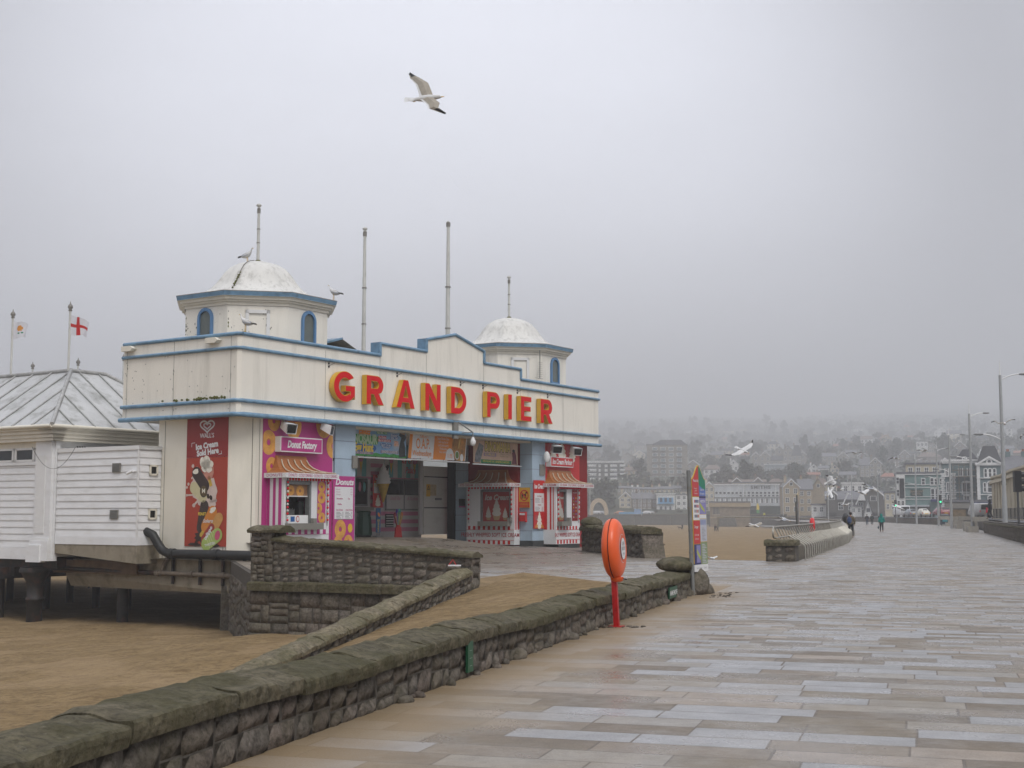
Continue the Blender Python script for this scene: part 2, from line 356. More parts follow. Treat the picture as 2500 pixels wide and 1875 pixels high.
def sand_mat(name, damp=False):
    m, n, l, b = nodes_of(name); tc = n.new('ShaderNodeTexCoord'); src = tc.outputs['Object']
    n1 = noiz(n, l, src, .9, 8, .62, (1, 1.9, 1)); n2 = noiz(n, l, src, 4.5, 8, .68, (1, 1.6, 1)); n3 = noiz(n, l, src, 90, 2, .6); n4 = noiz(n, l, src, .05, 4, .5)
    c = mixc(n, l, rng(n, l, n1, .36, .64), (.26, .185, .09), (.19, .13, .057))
    c = mixc(n, l, rng(n, l, n2, .47, .62, 0, .85), c, (.115, .072, .032)); c = mixc(n, l, rng(n, l, noiz(n, l, src, 14, 6, .7, (1, 1.5, 1)), .5, .66, 0, .6), c, (.10, .062, .028)); c = mixc(n, l, rng(n, l, noiz(n, l, src, .35, 5, .6), .5, .62, 0, .35), c, (.36, .26, .15))  # dark mixes at smaller scales paint pit shade into the sand colour
    c = mixc(n, l, rng(n, l, n3, .3, .7, 0, .25), c, (.36, .25, .14))
    # the strip nearest the sea stays wet and grey
    sp = n.new('ShaderNodeSeparateXYZ'); l.new(src, sp.inputs[0])
    wet = rng(n, l, mth(n, l, 'MULTIPLY_ADD', sp.outputs[1], -.22, mth(n, l, 'MULTIPLY_ADD', n4, 60.0, sp.outputs[0])), -70, -30, 1, 0)
    c = mixc(n, l, mth(n, l, 'MULTIPLY', wet, .85), c, (.20, .165, .125))
    l.new(c, b.inputs['Base Color'])
    l.new(mth(n, l, 'MULTIPLY_ADD', wet, -.55, .93), b.inputs['Roughness']); b.inputs['Specular IOR Level'].default_value = .25
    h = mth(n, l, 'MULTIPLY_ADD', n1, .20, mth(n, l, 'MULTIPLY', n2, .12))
    bp = n.new('ShaderNodeBump'); bp.inputs['Distance'].default_value = 1; bp.inputs['Strength'].default_value = .75; l.new(h, bp.inputs['Height']); l.new(bp.outputs[0], b.inputs['Normal'])
    return m
def stone_mat(name, c1, c2, c3, green, gamt, rough=.8, bs=9, bd=.02):
    m, n, l, b = nodes_of(name); tc = n.new('ShaderNodeTexCoord'); src = tc.outputs['Object']
    g = n.new('ShaderNodeNewGeometry')
    rp = n.new('ShaderNodeValToRGB'); l.new(g.outputs['Random Per Island'], rp.inputs[0]); el = rp.color_ramp.elements
    el[0].color = c1+(1,); el[1].color = c3+(1,); e = el.new(.5); e.color = c2+(1,)
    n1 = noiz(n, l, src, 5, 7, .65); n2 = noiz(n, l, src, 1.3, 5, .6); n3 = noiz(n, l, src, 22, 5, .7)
    q = n.new('ShaderNodeVectorMath'); q.operation = 'SCALE'; l.new(rp.outputs[0], q.inputs[0]); l.new(mth(n, l, 'MULTIPLY', rng(n, l, n1, .3, .7, .65, 1.3), rng(n, l, noiz(n, l, src, bs*1.7, 6, .7), .32, .6, .45, 1.18)), q.inputs['Scale'])  # the finer noise paints shade into the stone's cavities
    c = mixc(n, l, rng(n, l, n3, .58, .72, 0, .35), q.outputs[0], (.36, .34, .31))
    sp = n.new('ShaderNodeSeparateXYZ'); l.new(g.outputs['Normal'], sp.inputs[0])
    ga = mth(n, l, 'MULTIPLY', rng(n, l, n2, .36, .6, .15, gamt), rng(n, l, sp.outputs[2], -.4, .5, .75, 1))
    c = mixc(n, l, ga, c, green)
    l.new(c, b.inputs['Base Color']); b.inputs['Roughness'].default_value = rough; b.inputs['Specular IOR Level'].default_value = .2
    vor = n.new('ShaderNodeTexVoronoi'); vor.feature = 'F1'; vor.inputs['Scale'].default_value = bs*.7
    mp = n.new('ShaderNodeMapping'); mp.inputs['Rotation'].default_value = (.5, .3, .9); mp.inputs['Scale'].default_value = (1, 1, 2.2); l.new(src, mp.inputs[0]); l.new(mp.outputs[0], vor.inputs['Vector'])
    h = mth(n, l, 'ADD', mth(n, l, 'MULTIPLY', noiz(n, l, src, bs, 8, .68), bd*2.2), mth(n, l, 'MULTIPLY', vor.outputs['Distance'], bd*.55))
    bp = n.new('ShaderNodeBump'); bp.inputs['Distance'].default_value = 1; bp.inputs['Strength'].default_value = .9; l.new(h, bp.inputs['Height']); l.new(bp.outputs[0], b.inputs['Normal'])
    return m
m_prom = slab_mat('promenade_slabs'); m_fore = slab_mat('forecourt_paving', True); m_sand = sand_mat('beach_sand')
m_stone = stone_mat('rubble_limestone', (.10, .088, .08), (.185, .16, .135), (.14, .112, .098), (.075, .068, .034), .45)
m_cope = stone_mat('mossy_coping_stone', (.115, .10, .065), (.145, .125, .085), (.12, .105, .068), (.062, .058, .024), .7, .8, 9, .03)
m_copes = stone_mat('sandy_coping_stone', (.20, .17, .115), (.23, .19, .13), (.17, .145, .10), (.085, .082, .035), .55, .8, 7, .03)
m_mortar = M('dark_mortar', (.075, .066, .054), .9, .2, 8, bump=.01)
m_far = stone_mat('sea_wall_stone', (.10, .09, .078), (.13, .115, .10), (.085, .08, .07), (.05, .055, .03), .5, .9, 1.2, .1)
m_conc = M('weathered_concrete', (.27, .235, .175), .8, .15, 1.2, bump=.008, bscale=14, stain=(.09, .075, .045), sscale=(1.5, 1.5, 1.0), samt=.75)
m_asph = M('asphalt_road', (.075, .075, .078), .45, .12, 1.5, bump=.004, bscale=50)
# ---------------------------------------------------------------- beach, ramp, promenade, forecourt, road
W3L = atY(612, 1400, 36.5); W3L.z = 0
W3R = atY(1150, 1400, 33.6); W3R.z = 0
def sl(wd): return 8.6+(12.9-8.6)*max(0, min(1, wd/6.6))
def zramp(s, wd):
    d = max(0, sl(wd)-s); z = -.27*wd/6.6-.080*d; q = max(0, min(1, (s-sl(wd))/(.2+4.4*wd/6.6))); return z*(1-q)-.003*q
def s1_(wd): return 8.8+8.7*max(0, min(1, wd/6.6))
def zbeach(x, y):
    p = Vector((x, y, 0))-PW; s, wd = p.dot(TD), p.dot(TN)
    z = -2.5
    c = (Vector((x, y, 0))-Vector((-4.5, 34.5, 0))).length
    z += .95*math.exp(-c*c/60)
    if wd > 6.95 and s < 14:
        z = max(z, -1.32+.1*s-.42*(wd-6.9)-.0) if s > -20 else z
    elif wd <= 6.95 and s < 13: z = -3.4
    q = noise.noise(Vector((x*.35, y*.35, 0)))*.10+noise.noise(Vector((x*1.3, y*1.1, 3)))*.05+noise.noise(Vector((x*4, y*3.4, 7)))*.022
    if s > 12 and wd < 40 and x > 4: q *= 1.6
    return z+q
def axis_(a, b, lo, hi, fine, coarse_n):
    out = []; x = lo
    while x < hi: out.append(x); x += fine
    out.append(hi)
    for i in range(1, coarse_n+1): t = (i/coarse_n)**2; out.append(hi+(b-hi)*t); out.insert(0, lo+(a-lo)*t)
    return out
xs = axis_(-1400, 260, -26, 12, .26, 26); ys = axis_(-60, 640, 6, 52, .26, 30)
mb = MB(); mb.add([Vector((x, y, zbeach(x, y) if -60 < x < 60 and y < 90 else -2.5)) for y in ys for x in xs],
                  [(j*len(xs)+i, j*len(xs)+i+1, (j+1)*len(xs)+i+1, (j+1)*len(xs)+i) for j in range(len(ys)-1) for i in range(len(xs)-1)], m_sand, True)
mb.build('beach', kind='structure')
mb = MB(); mb.grid(lambda a, b: Vector((-1500+1240*a, -300+6300*b, -2.46)), 2, 4, M('shallow_sea', (.16, .15, .13), .12, .1, .05, bump=.03, bscale=.8)); mb.build('sea', kind='structure')
mb = MB(); mb.grid(lambda a, b: (lambda s_, w_: W(s_, w_, zramp(s_, w_)+noise.noise(W(s_, w_)*1.2)*.03*min(1, max(0, s1_(w_)-s_))))(-22+(s1_(a*6.6)+22)*b, a*6.6), 26, 130, m_sand)
mb.build('beach_ramp', kind='structure')
LE = [(-30, .5), (8, .5), (8.8, 0), (28.6, 0), (60, 0), (90, 1.0), (118, 2.6), (150, 5), (200, 8.5), (250, 13), (300, 21), (358, 31), (391, 37), (430, 42), (469, 46), (500, 56)]
RE = [(-30, -14), (-8, -14), (8.8, -14), (28.6, -12), (60, -9.7), (90, -9.7), (118, -10.3), (150, -10.4), (200, -8.6), (250, -1.5), (300, 6), (358, 19), (391, 26), (430, 36), (469, 43), (500, 55)]
mb = MB(); vs = [W(s, w_) for s, w_ in LE]+[W(s, w_) for s, w_ in RE]; k = len(LE)
mb.add(vs, [(k+i, k+i+1, i+1, i) for i in range(k-1)], m_prom); mb.build('promenade', kind='structure')
def interp(tab, s):
    for (a, x), (b, y) in zip(tab, tab[1:]):
        if s <= b: return x+(y-x)*(s-a)/(b-a)
    return tab[-1][1]
BP = W(8.8, 0); RWN = onz(1580, 1363, 0); G0 = W(28.7, 0)
mb = MB(); zf = -.004
fp = [BP, G0, RWN, B(27.5, -.5, 0), B(27.5, 9, 0), B(0, 9, 0), B(-.2, -.2, 0), W3L+Vector((.2, 0, 0)), W3R, W(17.5, 6.6)]
cen = W(18, 5); pts = [Vector((p.x, p.y, zf)) for p in fp]
mb.add(pts, [tuple(range(len(pts)))], m_fore); mb.build('forecourt', kind='structure')
# low retaining edge where the forecourt and promenade stop above the sand
mb = MB()
for a, b in ((RWN, G0),): 
    d = (b-a).normalized(); nn = Vector((-d.y, d.x, 0))
    mb.hexa([a+UP*-3, b+UP*-3, b+nn*.3+UP*-3, a+nn*.3+UP*-3, a+UP*-.01, b+UP*-.01, b+nn*.3+UP*-.01, a+nn*.3+UP*-.01], m_stone)
for (s0, w0), (s1, w1) in zip(LE[3:], LE[4:]):
    mb.hexa([W(s0, w0-.3, -3), W(s1, w1-.3, -3), W(s1, w1, -3), W(s0, w0, -3), W(s0, w0-.3, -.01), W(s1, w1-.3, -.01), W(s1, w1, -.01), W(s0, w0, -.01)], m_far)
mb.build('promenade_retaining_wall', label='stone retaining wall dropping from the promenade edge to the sand', cat='sea wall')
mb = MB(); mb.add([B(6.6, .3, .0), B(20.1, .3, .0), B(20.1, 60, .9), B(-.5, 60, .9), B(-.5, 9, .1), B(6.6, 9, .1)], [(0, 1, 2, 3, 4, 5)], M('pier_deck_paving', (.115, .10, .085), .5, .15, 1.2, rvar=.15)); mb.build('pier_deck', kind='structure')
# road on the upper level at the right
ROADZ = 1.12
mb = MB(); k = 0; L1 = []; L2 = []
for s, w_ in RE[3:]: L1.append(W(s, w_-.75, ROADZ)); L2.append(W(s, w_-18, ROADZ+.1))
mb.add(L1+L2, [(len(L1)+i, len(L1)+i+1, i+1, i) for i in range(len(L1)-1)], m_asph); mb.build('road', kind='structure')
mb = MB(); m_curb = M('pale_footway_paving', (.23, .22, .20), .6, .1, 2)
L1 = []; L2 = []
for s, w_ in RE[3:]: L1.append(W(s, w_-18, ROADZ+.22)); L2.append(W(s, w_-24, ROADZ+.24))
mb.add(L1+L2+[p-UP*.14 for p in L1], [(len(L1)+i, len(L1)+i+1, i+1, i) for i in range(len(L1)-1)]+[(2*len(L1)+i, 2*len(L1)+i+1, i+1, i) for i in range(len(L1)-1)], m_curb); mb.build('pavement', kind='structure')
# town ground and the hill behind
PROF = [(0, 1.15), (575, 1.4), (600, 6), (640, 13.5), (720, 20), (900, 31.3), (1120, 47), (1250, 57), (1700, 84), (2200, 125), (3000, 192), (4300, 305), (6100, 450)]
def zhill(x, y):
    z = interp(PROF, y)
    k = max(0, min(1, (y-600)/500))
    z += k*(noise.noise(Vector((x*.004, y*.004, 1)))*9+noise.noise(Vector((x*.015, y*.015, 5)))*5)
    z += k*y*.010*max(0, min(1, (x/max(y, 1)-.2)/.15))
    return z
COAST = [W(28.6, -29.5), W(60, -33), W(118, -33), W(200, -29), (150, 300), (150, 400), (120, 470), (100, 500), (80, 545), (29, 563), (-60, 578), (-300, 600)]
m_hill = M('hill_grass_and_scrub', (.05, .058, .035), .95, .35, .05, bump=.8, bscale=.3, stain=(.10, .095, .07), sscale=(.03, .03, .03), samt=.4)
mb = MB(); cp = [Vector((p[0], p[1], 0)) for p in COAST]; cc = []
for a, b in zip(cp, cp[1:]):
    for i in range(10): cc.append(a.lerp(b, i/10))
cc.append(cp[-1]); ds = [0, 15, 40, 80, 130, 200, 260, 330, 400, 480, 560, 660, 780, 900, 1050, 1250, 1500, 1800, 2400, 3400, 5600]
vs = []
for d in ds:
    for p in cc:
        q = p+p.normalized()*d
        if q.y > 6050: q = q*(6050/q.y)
        vs.append(Vector((q.x, q.y, zhill(q.x, q.y))))
kk = len(cc); mb.add(vs, [(j*kk+i, j*kk+i+1, (j+1)*kk+i+1, (j+1)*kk+i) for j in range(len(ds)-1) for i in range(kk-1)], m_hill, True)
mb.build('hill', kind='structure')
# ---------------------------------------------------------------- stone walls
def rubble(mb, fr, a0, a1, zb, zt, m, maxw=.42, maxh=.24, depth=.10, bulge=.035, seed=1, res=1, jit=.35):
    rnd = random.Random(seed); H = lambda a: zt(a)-zb(a)
    out = []
    def sp(x0, t0, x1, t1):
        w_ = x1-x0; h = (t1-t0)*H((x0+x1)/2)
        if w_ > maxw*rnd.uniform(.75, 1.5) and w_ > h*.8:
            c = x0+w_*rnd.uniform(.35, .65); sp(x0, t0, c, t1); sp(c, t0, x1, t1)
        elif h > maxh*rnd.uniform(.75, 1.5):
            c = t0+(t1-t0)*rnd.uniform(.35, .65); sp(x0, t0, x1, c); sp(x0, c, x1, t1)
        else: out.append((x0, t0, x1, t1))
    x = a0
    while x < a1-1e-3:
        y = min(a1, x+rnd.uniform(1.2, 2.2)); y = a1 if a1-y < .6 else y
        sp(x, 0, y, 1); x = y
    for x0, t0, x1, t1 in out:
        g = .007; o = rnd.uniform(-jit, jit)*bulge; nu = max(2, int((x1-x0)/.11*res)); nv = max(2, int((t1-t0)*H((x0+x1)/2)/.11*res)); sd = rnd.random()*99
        dx = [rnd.uniform(-.014, .014) for _ in range(4)]
        def fn(u, v):
            a = x0+g+dx[0]*(1-u)+(x1-x0-2*g)*u+dx[1]*u; zz0, zz1 = zb(a), zt(a)
            z = zz0+(zz1-zz0)*(t0+(t1-t0)*v); z += g*(1-2*v)+dx[2]*(u-.5)*(1 if 0 < t0 else 0)
            e = min(u, 1-u)*(x1-x0)/.012; e2 = min(v, 1-v)*(t1-t0)*(zz1-zz0)/.012; ed = max(0, min(1, e))**.35*max(0, min(1, e2))**.35
            n_ = noise.noise(Vector((a*7+sd, z*7, sd)))*bulge*1.3+noise.noise(Vector((a*19, z*19, sd)))*bulge*.5
            return fr.p(a, -bulge+ed*(bulge*1.6+n_+o), z)
        b0 = len(mb.v); mb.grid(fn, nu, nv, m)
        # sides going back into the wall
        ring = [i for i in range(nu)]+[nu+(nu+1)*j for j in range(nv)]+[(nu+1)*nv+nu-i for i in range(nu)]+[(nu+1)*(nv-j) for j in range(nv)]
        base = len(mb.v); mi = mb.mi(m)
        for r_ in ring: q = Vector(mb.v[b0+r_])-fr.en*depth; mb.v.append(tuple(q))
        for i in range(len(ring)):
            j = (i+1) % len(ring); mb.f.append((b0+ring[j], b0+ring[i], base+i, base+j)); mb.m.append(mi); mb.sm.append(False)
def coping(mb, fr, a0, a1, zt, prof, m, ln=(.8, 1.4), amp=.02, step=.09, seed=1):
    rnd = random.Random(seed); x = a0
    zmax = max(z for n_, z in prof)
    while x < a1-1e-3:
        y = min(a1, x+rnd.uniform(*ln)); y = a1 if a1-y < .35 else y
        nu = max(2, int((y-x)/step)); sd = rnd.random()*50; dz = rnd.uniform(-.012, .012); dn = rnd.uniform(-.012, .012); tl = rnd.uniform(-.01, .01)
        k = len(prof); vs = []
        for i in range(nu+1):
            u = i/nu; a = x+.008+(y-x-.016)*u; e = min(1, min(u, 1-u)*(y-x)/.05)
            for (n_, z_) in prof:
                t = 1-(1-e)*.05; d = Vector((a*3.1+sd, n_*4, z_*6))
                q = noise.noise(d)*amp+noise.noise(d*2.7)*amp*.55+abs(noise.noise(Vector((a*5+n_*6, n_*2.5-a*2, sd))))*amp*-.9
                top = 1 if z_ > .3*zmax else .35
                vs.append(fr.p(a, n_*t+dn+q*.5*(1 if n_ > -.1 else -1), zt(a)-zmax+z_*(1 if z_ < .02 else t)+q*top+dz+tl*(u-.5)))
        fs = [(i*k+j, (i+1)*k+j, (i+1)*k+(j+1) % k, i*k+(j+1) % k) for i in range(nu) for j in range(k)]
        mb.add(vs, fs, m, False); mb.add(vs[:k], [tuple(range(k))], m); mb.add(vs[-k:], [tuple(range(k))[::-1]], m)
        x = y
def back(fr, L): return Fr(fr.p(L, 0, 0), -fr.ex, -fr.en)
# W1: the long low wall between promenade and ramp
_d = (TD+TN*.0105).normalized(); F1 = Fr(W(-17, .09), _d, Vector((_d.y, -_d.x, 0)))
L1w = 17+8.4
wall1 = thing('stone_wall', W(-4, .25), 'long low rubble wall with mossy rounded coping running up beside the paved promenade', 'wall', 'rubble stone walls')
ct = lambda a: .50+.012*math.sin(a*1.3)
mb = MB(); ctb = lambda a: ct(a)-.17
rubble(mb, F1, 0, L1w, lambda a: -.03, ctb, m_stone, .46, .24, .12, .022, 11, 1.3)
mb.box((0, -.5, -2.6), (L1w, -.022, .30), m_mortar, F1)
Fb = Fr(W(8.4, .5), -TD, TN); rubble(mb, Fb, 0, 25.4, lambda a: max(-2.6, zramp(8.4-a, .5))-.1, lambda a: .33, m_stone, .45, .28, .10, .03, 12, .6)
mb.build('rubble_body', wall1)
P1 = [(.06, 0), (.068, .03), (.072, .07), (.068, .105), (.05, .118), (-.02, .130), (-.09, .145), (-.16, .158), (-.23, .168), (-.30, .170), (-.37, .162), (-.45, .14), (-.53, .10), (-.55, 0)]
mb = MB(); coping(mb, F1, 0, L1w-.3, ct, P1, m_cope, (.9, 1.35), .026, .04, 5); mb.build('coping', wall1)
mb = MB(); rnd = random.Random(4)
for i in range(40):                                     # rough footing stones poking out along its foot
    a = rnd.uniform(9, L1w); r_ = rnd.uniform(.03, .07)
    if i % 9 == 0: r_ = rnd.uniform(.09, .14)
    q = Matrix.Rotation(rnd.uniform(0, 6), 3, 'Z'); c = F1.p(a, rnd.uniform(-.02, .05), r_*.25)
    b0 = len(mb.v); mb.ell(c, (r_*1.3, r_*.8, r_*rnd.uniform(.6, 1)), m_stone, 9, 6, q)
    for j in range(b0, len(mb.v)): v = Vector(mb.v[j]); mb.v[j] = tuple(v+(v-c)*noise.noise(v*9)*.5)
mb.build('footing_stones', wall1)
mb = MB()                                               # the boulder-like end cap, overlapping the coping
def lump(mb, c, r, m, sd, k=22, q=14, amp=.35, rot=0, flat=None):
    b0 = len(mb.v); mb.ell(c, r, m, k, q, Matrix.Rotation(rot, 3, 'Z'))
    for j in range(b0, len(mb.v)):
        v = Vector(mb.v[j]); d = v-Vector(c); s_ = 1+noise.noise(v*2.3+Vector((sd, 0, 0)))*amp+noise.noise(v*6+Vector((sd, 0, 0)))*amp*.35
        v = Vector(c)+d*s_
        if flat is not None: v.z = max(v.z, flat)
        mb.v[j] = tuple(v)
c0 = W(8.25, .62, .60); lump(mb, c0, (.34, .78, .14), m_cope, 3, rot=-.3)
lump(mb, W(8.6, .45, .2), (.40, .5, .36), m_stone, 7, rot=-.3, flat=-.05)
lump(mb, W(9.0, .30, .05), (.3, .38, .2), m_stone, 9, rot=.2, flat=-.05)
mb.build('end_stones', wall1)
def plate(name, c, w_, h, lab, txt=None):
    f = Fr(c, TD, -TN); mb = MB(); mb.box((-w_/2, 0, 0), (w_/2, .025, h), M('green_enamel', (.012, .075, .035), .4, .1, 9), f)
    if txt: mb.text(txt, f, 0, h*.45, .028, h*.6, whitev, off=.004, sx=1.1)
    else:
        for z_ in (.25, .5, .75): mb.text('____', f, 0, h*z_, .028, h*.12, whitev)
    return mb.build(name, label=lab, cat='sign')
plate('wall_plate', F1.p(11, .02, .06), .16, .30, 'small worn green plate with pale marks fixed low on the long wall')
plate('wall_sign', F1.p(23.0, .03, .08), .80, .20, 'green strip sign with white letters low on the wall near the totem', 'NAME MOVE')
# W2: inner wall of the ramp
F2 = Fr(W(-20, 6.6), TD, -TN)
wall2 = thing('stone_wall', W(4, 6.8), 'sloping rubble wall with sandy coping descending into the beach between ramp and sand', 'wall', 'rubble stone walls')
z2 = lambda a: -1.12+.110*(a-20); mb = MB()
rubble(mb, F2, 0, 33.0, lambda a: zramp(a-20, 6.6)-.15, lambda a: z2(a)-.15, m_stone, .42, .24, .1, .022, 21, .9)
mb.hexa([F2.p(0, -.5, -5), F2.p(33, -.5, -3), F2.p(33, -.022, -3), F2.p(0, -.022, -5), F2.p(0, -.5, z2(0)-.17), F2.p(33, -.5, z2(33)-.17), F2.p(33, -.022, z2(33)-.17), F2.p(0, -.022, z2(0)-.17)], m_mortar)
F2b = Fr(W(13, 7.1), -TD, TN); rubble(mb, F2b, 0, 33, lambda a: -3, lambda a: z2(33-a)-.15, m_stone, .5, .3, .1, .03, 22, .5)
mb.build('rubble_body', wall2)
mb = MB(); P2 = [(.06, 0), (.065, .08), (.03, .11), (-.1, .16), (-.24, .185), (-.38, .16), (-.5, .10), (-.56, 0)]
coping(mb, F2, 0, 33.0, z2, P2, m_copes, (.8, 1.5), .035, .08, 9); mb.build('coping', wall2)
mb = MB(); pl = atY(1094, 1382, 33.2); mb.tube([pl, pl+Vector((.12, 0, .16)), pl+Vector((.2, 0, .02))], .012, redv, 5); mb.box((pl.x, pl.y-.05, pl.z), (pl.x+.32, pl.y+.1, pl.z+.03), whitev)
mb.build('litter', label='crumpled red and white food wrapper lying on the end of the sandy coping', cat='litter')
# W3: pier abutment wall with pillar, parapet and ledge
d3 = (W3R-W3L).normalized(); L3 = (W3R-W3L).length
F3 = Fr(W3L, d3, Vector((d3.y, -d3.x, 0)))
wall3 = thing('stone_wall', W3L+d3*3+UP*-2, 'tall rubble abutment wall with capped pillar, sloping mossy coping and a stone ledge', 'wall', 'rubble stone walls')
z3 = lambda a: 1.07+(.69-1.07)*(a-.7)/(L3-.7)
mb = MB()
rubble(mb, F3, .66, L3, lambda a: -.22, lambda a: z3(a)-.14, m_stone, .50, .23, .1, .022, 31, .9)
rubble(mb, Fr(F3.p(0, .07, 0), F3.ex, F3.en), 0, L3, lambda a: -2.7, lambda a: -.44, m_stone, .66, .40, .1, .03, 32, .9)
mb.box((.1, -.55, -2.7), (L3-.05, .035, -.3), m_mortar, F3); mb.box((.1, -.55, -.3), (L3-.05, -.02, .5), m_mortar, F3)
mb.hexa([F3.p(.6, -.55, .4), F3.p(L3-.05, -.55, .4), F3.p(L3-.05, -.018, .4), F3.p(.6, -.018, .4), F3.p(.6, -.55, .9), F3.p(L3-.05, -.55, .53), F3.p(L3-.05, -.018, .53), F3.p(.6, -.018, .9)], m_mortar)
FE = Fr(F3.p(L3, 0, 0), -F3.en, F3.ex); rubble(mb, FE, -.02, .55, lambda a: -.4, lambda a: z3(L3)-.12, m_stone, .5, .3, .1, .05, 33, 1)
F3b = Fr(F3.p(L3, -.56, 0), -F3.ex, -F3.en); rubble(mb, F3b, 0, L3, lambda a: -.1, lambda a: z3(L3-a)-.14, m_stone, .5, .3, .1, .03, 34, .5)
mb.build('rubble_body', wall3)
mb = MB(); P3 = [(.07, 0), (.08, .07), (.04, .11), (-.1, .15), (-.28, .165), (-.45, .13), (-.6, .08), (-.62, 0)]
coping(mb, F3, .7, L3+.06, z3, P3, m_cope, (.9, 1.5), .04, .10, 8); mb.build('coping', wall3)
mb = MB(); coping(mb, Fr(F3.p(0, .14, 0), F3.ex, F3.en), 0, L3-.2, lambda a: -.18-.0*a, [(.05, 0), (.06, .2), (.03, .24), (-.12, .25), (-.2, .25), (-.2, 0)], m_cope, (.7, 1.3), .02, .12, 6); mb.build('ledge', wall3)
mb = MB(); rubble(mb, Fr(F3.p(0, .04, 0), F3.ex, F3.en), 0, .72, lambda a: -.22, lambda a: 1.14, m_stone, .34, .22, .1, .018, 35, 1)
rubble(mb, Fr(F3.p(0, -.66, 0), F3.en, -F3.ex), 0, .7, lambda a: -.44, lambda a: 1.14, m_stone, .3, .22, .1, .03, 36, 1)
rubble(mb, Fr(F3.p(.72, .04, 0), -F3.en, F3.ex), 0, .7, lambda a: .5, lambda a: 1.14, m_stone, .3, .22, .1, .03, 37, 1)
mb.box((.04, -.62, -.44), (.68, .0, 1.13), m_mortar, F3)
mb.build('pillar', wall3)
mb = MB(); c = F3.p(.45, -.3, 1.24)
coping(mb, Fr(F3.p(0, 0, 0), F3.ex, F3.en), -.07, .98, lambda a: 1.33+.0*a, [(.12, 0), (.14, .07), (.06, .13), (-.1, .18), (-.3, .2), (-.5, .18), (-.68, .1), (-.74, 0)], m_cope, (1.2, 1.4), .03, .06, 3); mb.build('pillar_cap', wall3)
# abutment return going back under the building
RQ = B(.3, .6, 0); dr = (W3L-RQ).normalized(); FR_ = Fr(RQ, dr, Vector((dr.y, -dr.x, 0))); LR = (W3L-RQ).length
abut = thing('stone_wall', RQ+UP*-3, 'shadowed stone abutment under the building, running back behind the pillar', 'wall', 'rubble stone walls')
mb = MB(); rubble(mb, FR_, 0, LR, lambda a: -2.8, lambda a: -.45, m_stone, .6, .4, .1, .03, 41, .6); mb.box((0, -.6, -2.8), (LR, -.04, -.02), m_mortar, FR_)
mb.box((-.6, -.7, -2.8), (0, .25, -.9), m_stone, FR_); mb.build('rubble_body', abut)
# forecourt wall at the right, ending in a flared buttress
Pa = atY(1418, 1300, 60); Pa.z = 0; dd = (RWN-Pa).normalized(); L4 = (RWN-Pa).length-.5
F4 = Fr(Pa, dd, Vector((dd.y, -dd.x, 0)))
wall4 = thing('stone_wall', Pa, 'mossy stone wall beside the ice cream kiosk ending in a flared buttress above the sand', 'wall', 'rubble stone walls')
mb = MB(); rubble(mb, F4, 0, L4, lambda a: -.1, lambda a: .95, m_stone, .8, .42, .1, .05, 51, .6); mb.box((0, -.7, -2.8), (L4, -.04, .94), m_mortar, F4)
pr = [(0, -.02), (.25, .0), (.62, -1.2), (1.1, -2.8)]
for i in range(1):
    mb.grid(lambda u, v: F4.p(L4+interp([(0, 1.0), (.3, .75), (.55, .42), (.8, .2), (1, 0)], v)*0+(1.5*(1-v)**1.7+.02), .05-.8*u+noise.noise(Vector((u*4, v*5, 2)))*.08, -1.2+2.15*v), 8, 14, m_stone)
    for sgn, nn in ((0, .05), (1, -.75)):
        mb.grid(lambda u, v: F4.p(L4+(1.5*(1-v)**1.7+.02)*u, nn+noise.noise(Vector((u*4, v*7, 5+nn)))*.05, -1.2+2.15*v), 8, 14, m_stone)
mb.build('rubble_body', wall4)
mb = MB(); coping(mb, F4, 0, L4+.1, lambda a: 1.17, [(.1, 0), (.12, .15), (.06, .22), (-.2, .27), (-.5, .26), (-.74, .18), (-.8, 0)], m_cope, (1.0, 2.2), .05, .14, 12)
lump(mb, F4.p(.6, -.35, 1.25), (.5, .7, .28), m_cope, 4, 12, 8, .2); mb.build('coping', wall4)
# stone block and low wall that carry the railing
F5 = Fr(W(28.6, 1.06), -TN, -TD)
wall5 = thing('stone_wall', W(30, .6), 'squat mossy stone wall end carrying the steel railing at the slipway', 'wall', 'rubble stone walls')
mb = MB(); rubble(mb, F5, 0, 1.02, lambda a: -.05, lambda a: .55, m_stone, .5, .3, .1, .05, 61, .8); mb.box((.03, -1.5, -.05), (1.0, -.03, .6), m_mortar, F5)
for (s0, w0), (s1, w1) in zip(LE[3:8], LE[4:9]):
    mb.hexa([W(s0+.3, w0+.25, -.1), W(s1, w1+.25, -.1), W(s1, w1+.85, -3), W(s0+.3, w0+.85, -3), W(s0+.3, w0+.3, .42), W(s1, w1+.3, .42), W(s1, w1+.85, .42), W(s0+.3, w0+.85, .42)], m_stone)
mb.build('rubble_body', wall5)
mb = MB(); coping(mb, F5, -.06, 1.08, lambda a: .74, [(.08, 0), (.1, .12), (.04, .18), (-.3, .2), (-.8, .2), (-1.3, .17), (-1.5, 0)], m_cope, (.5, .8), .05, .1, 14); mb.build('coping', wall5)
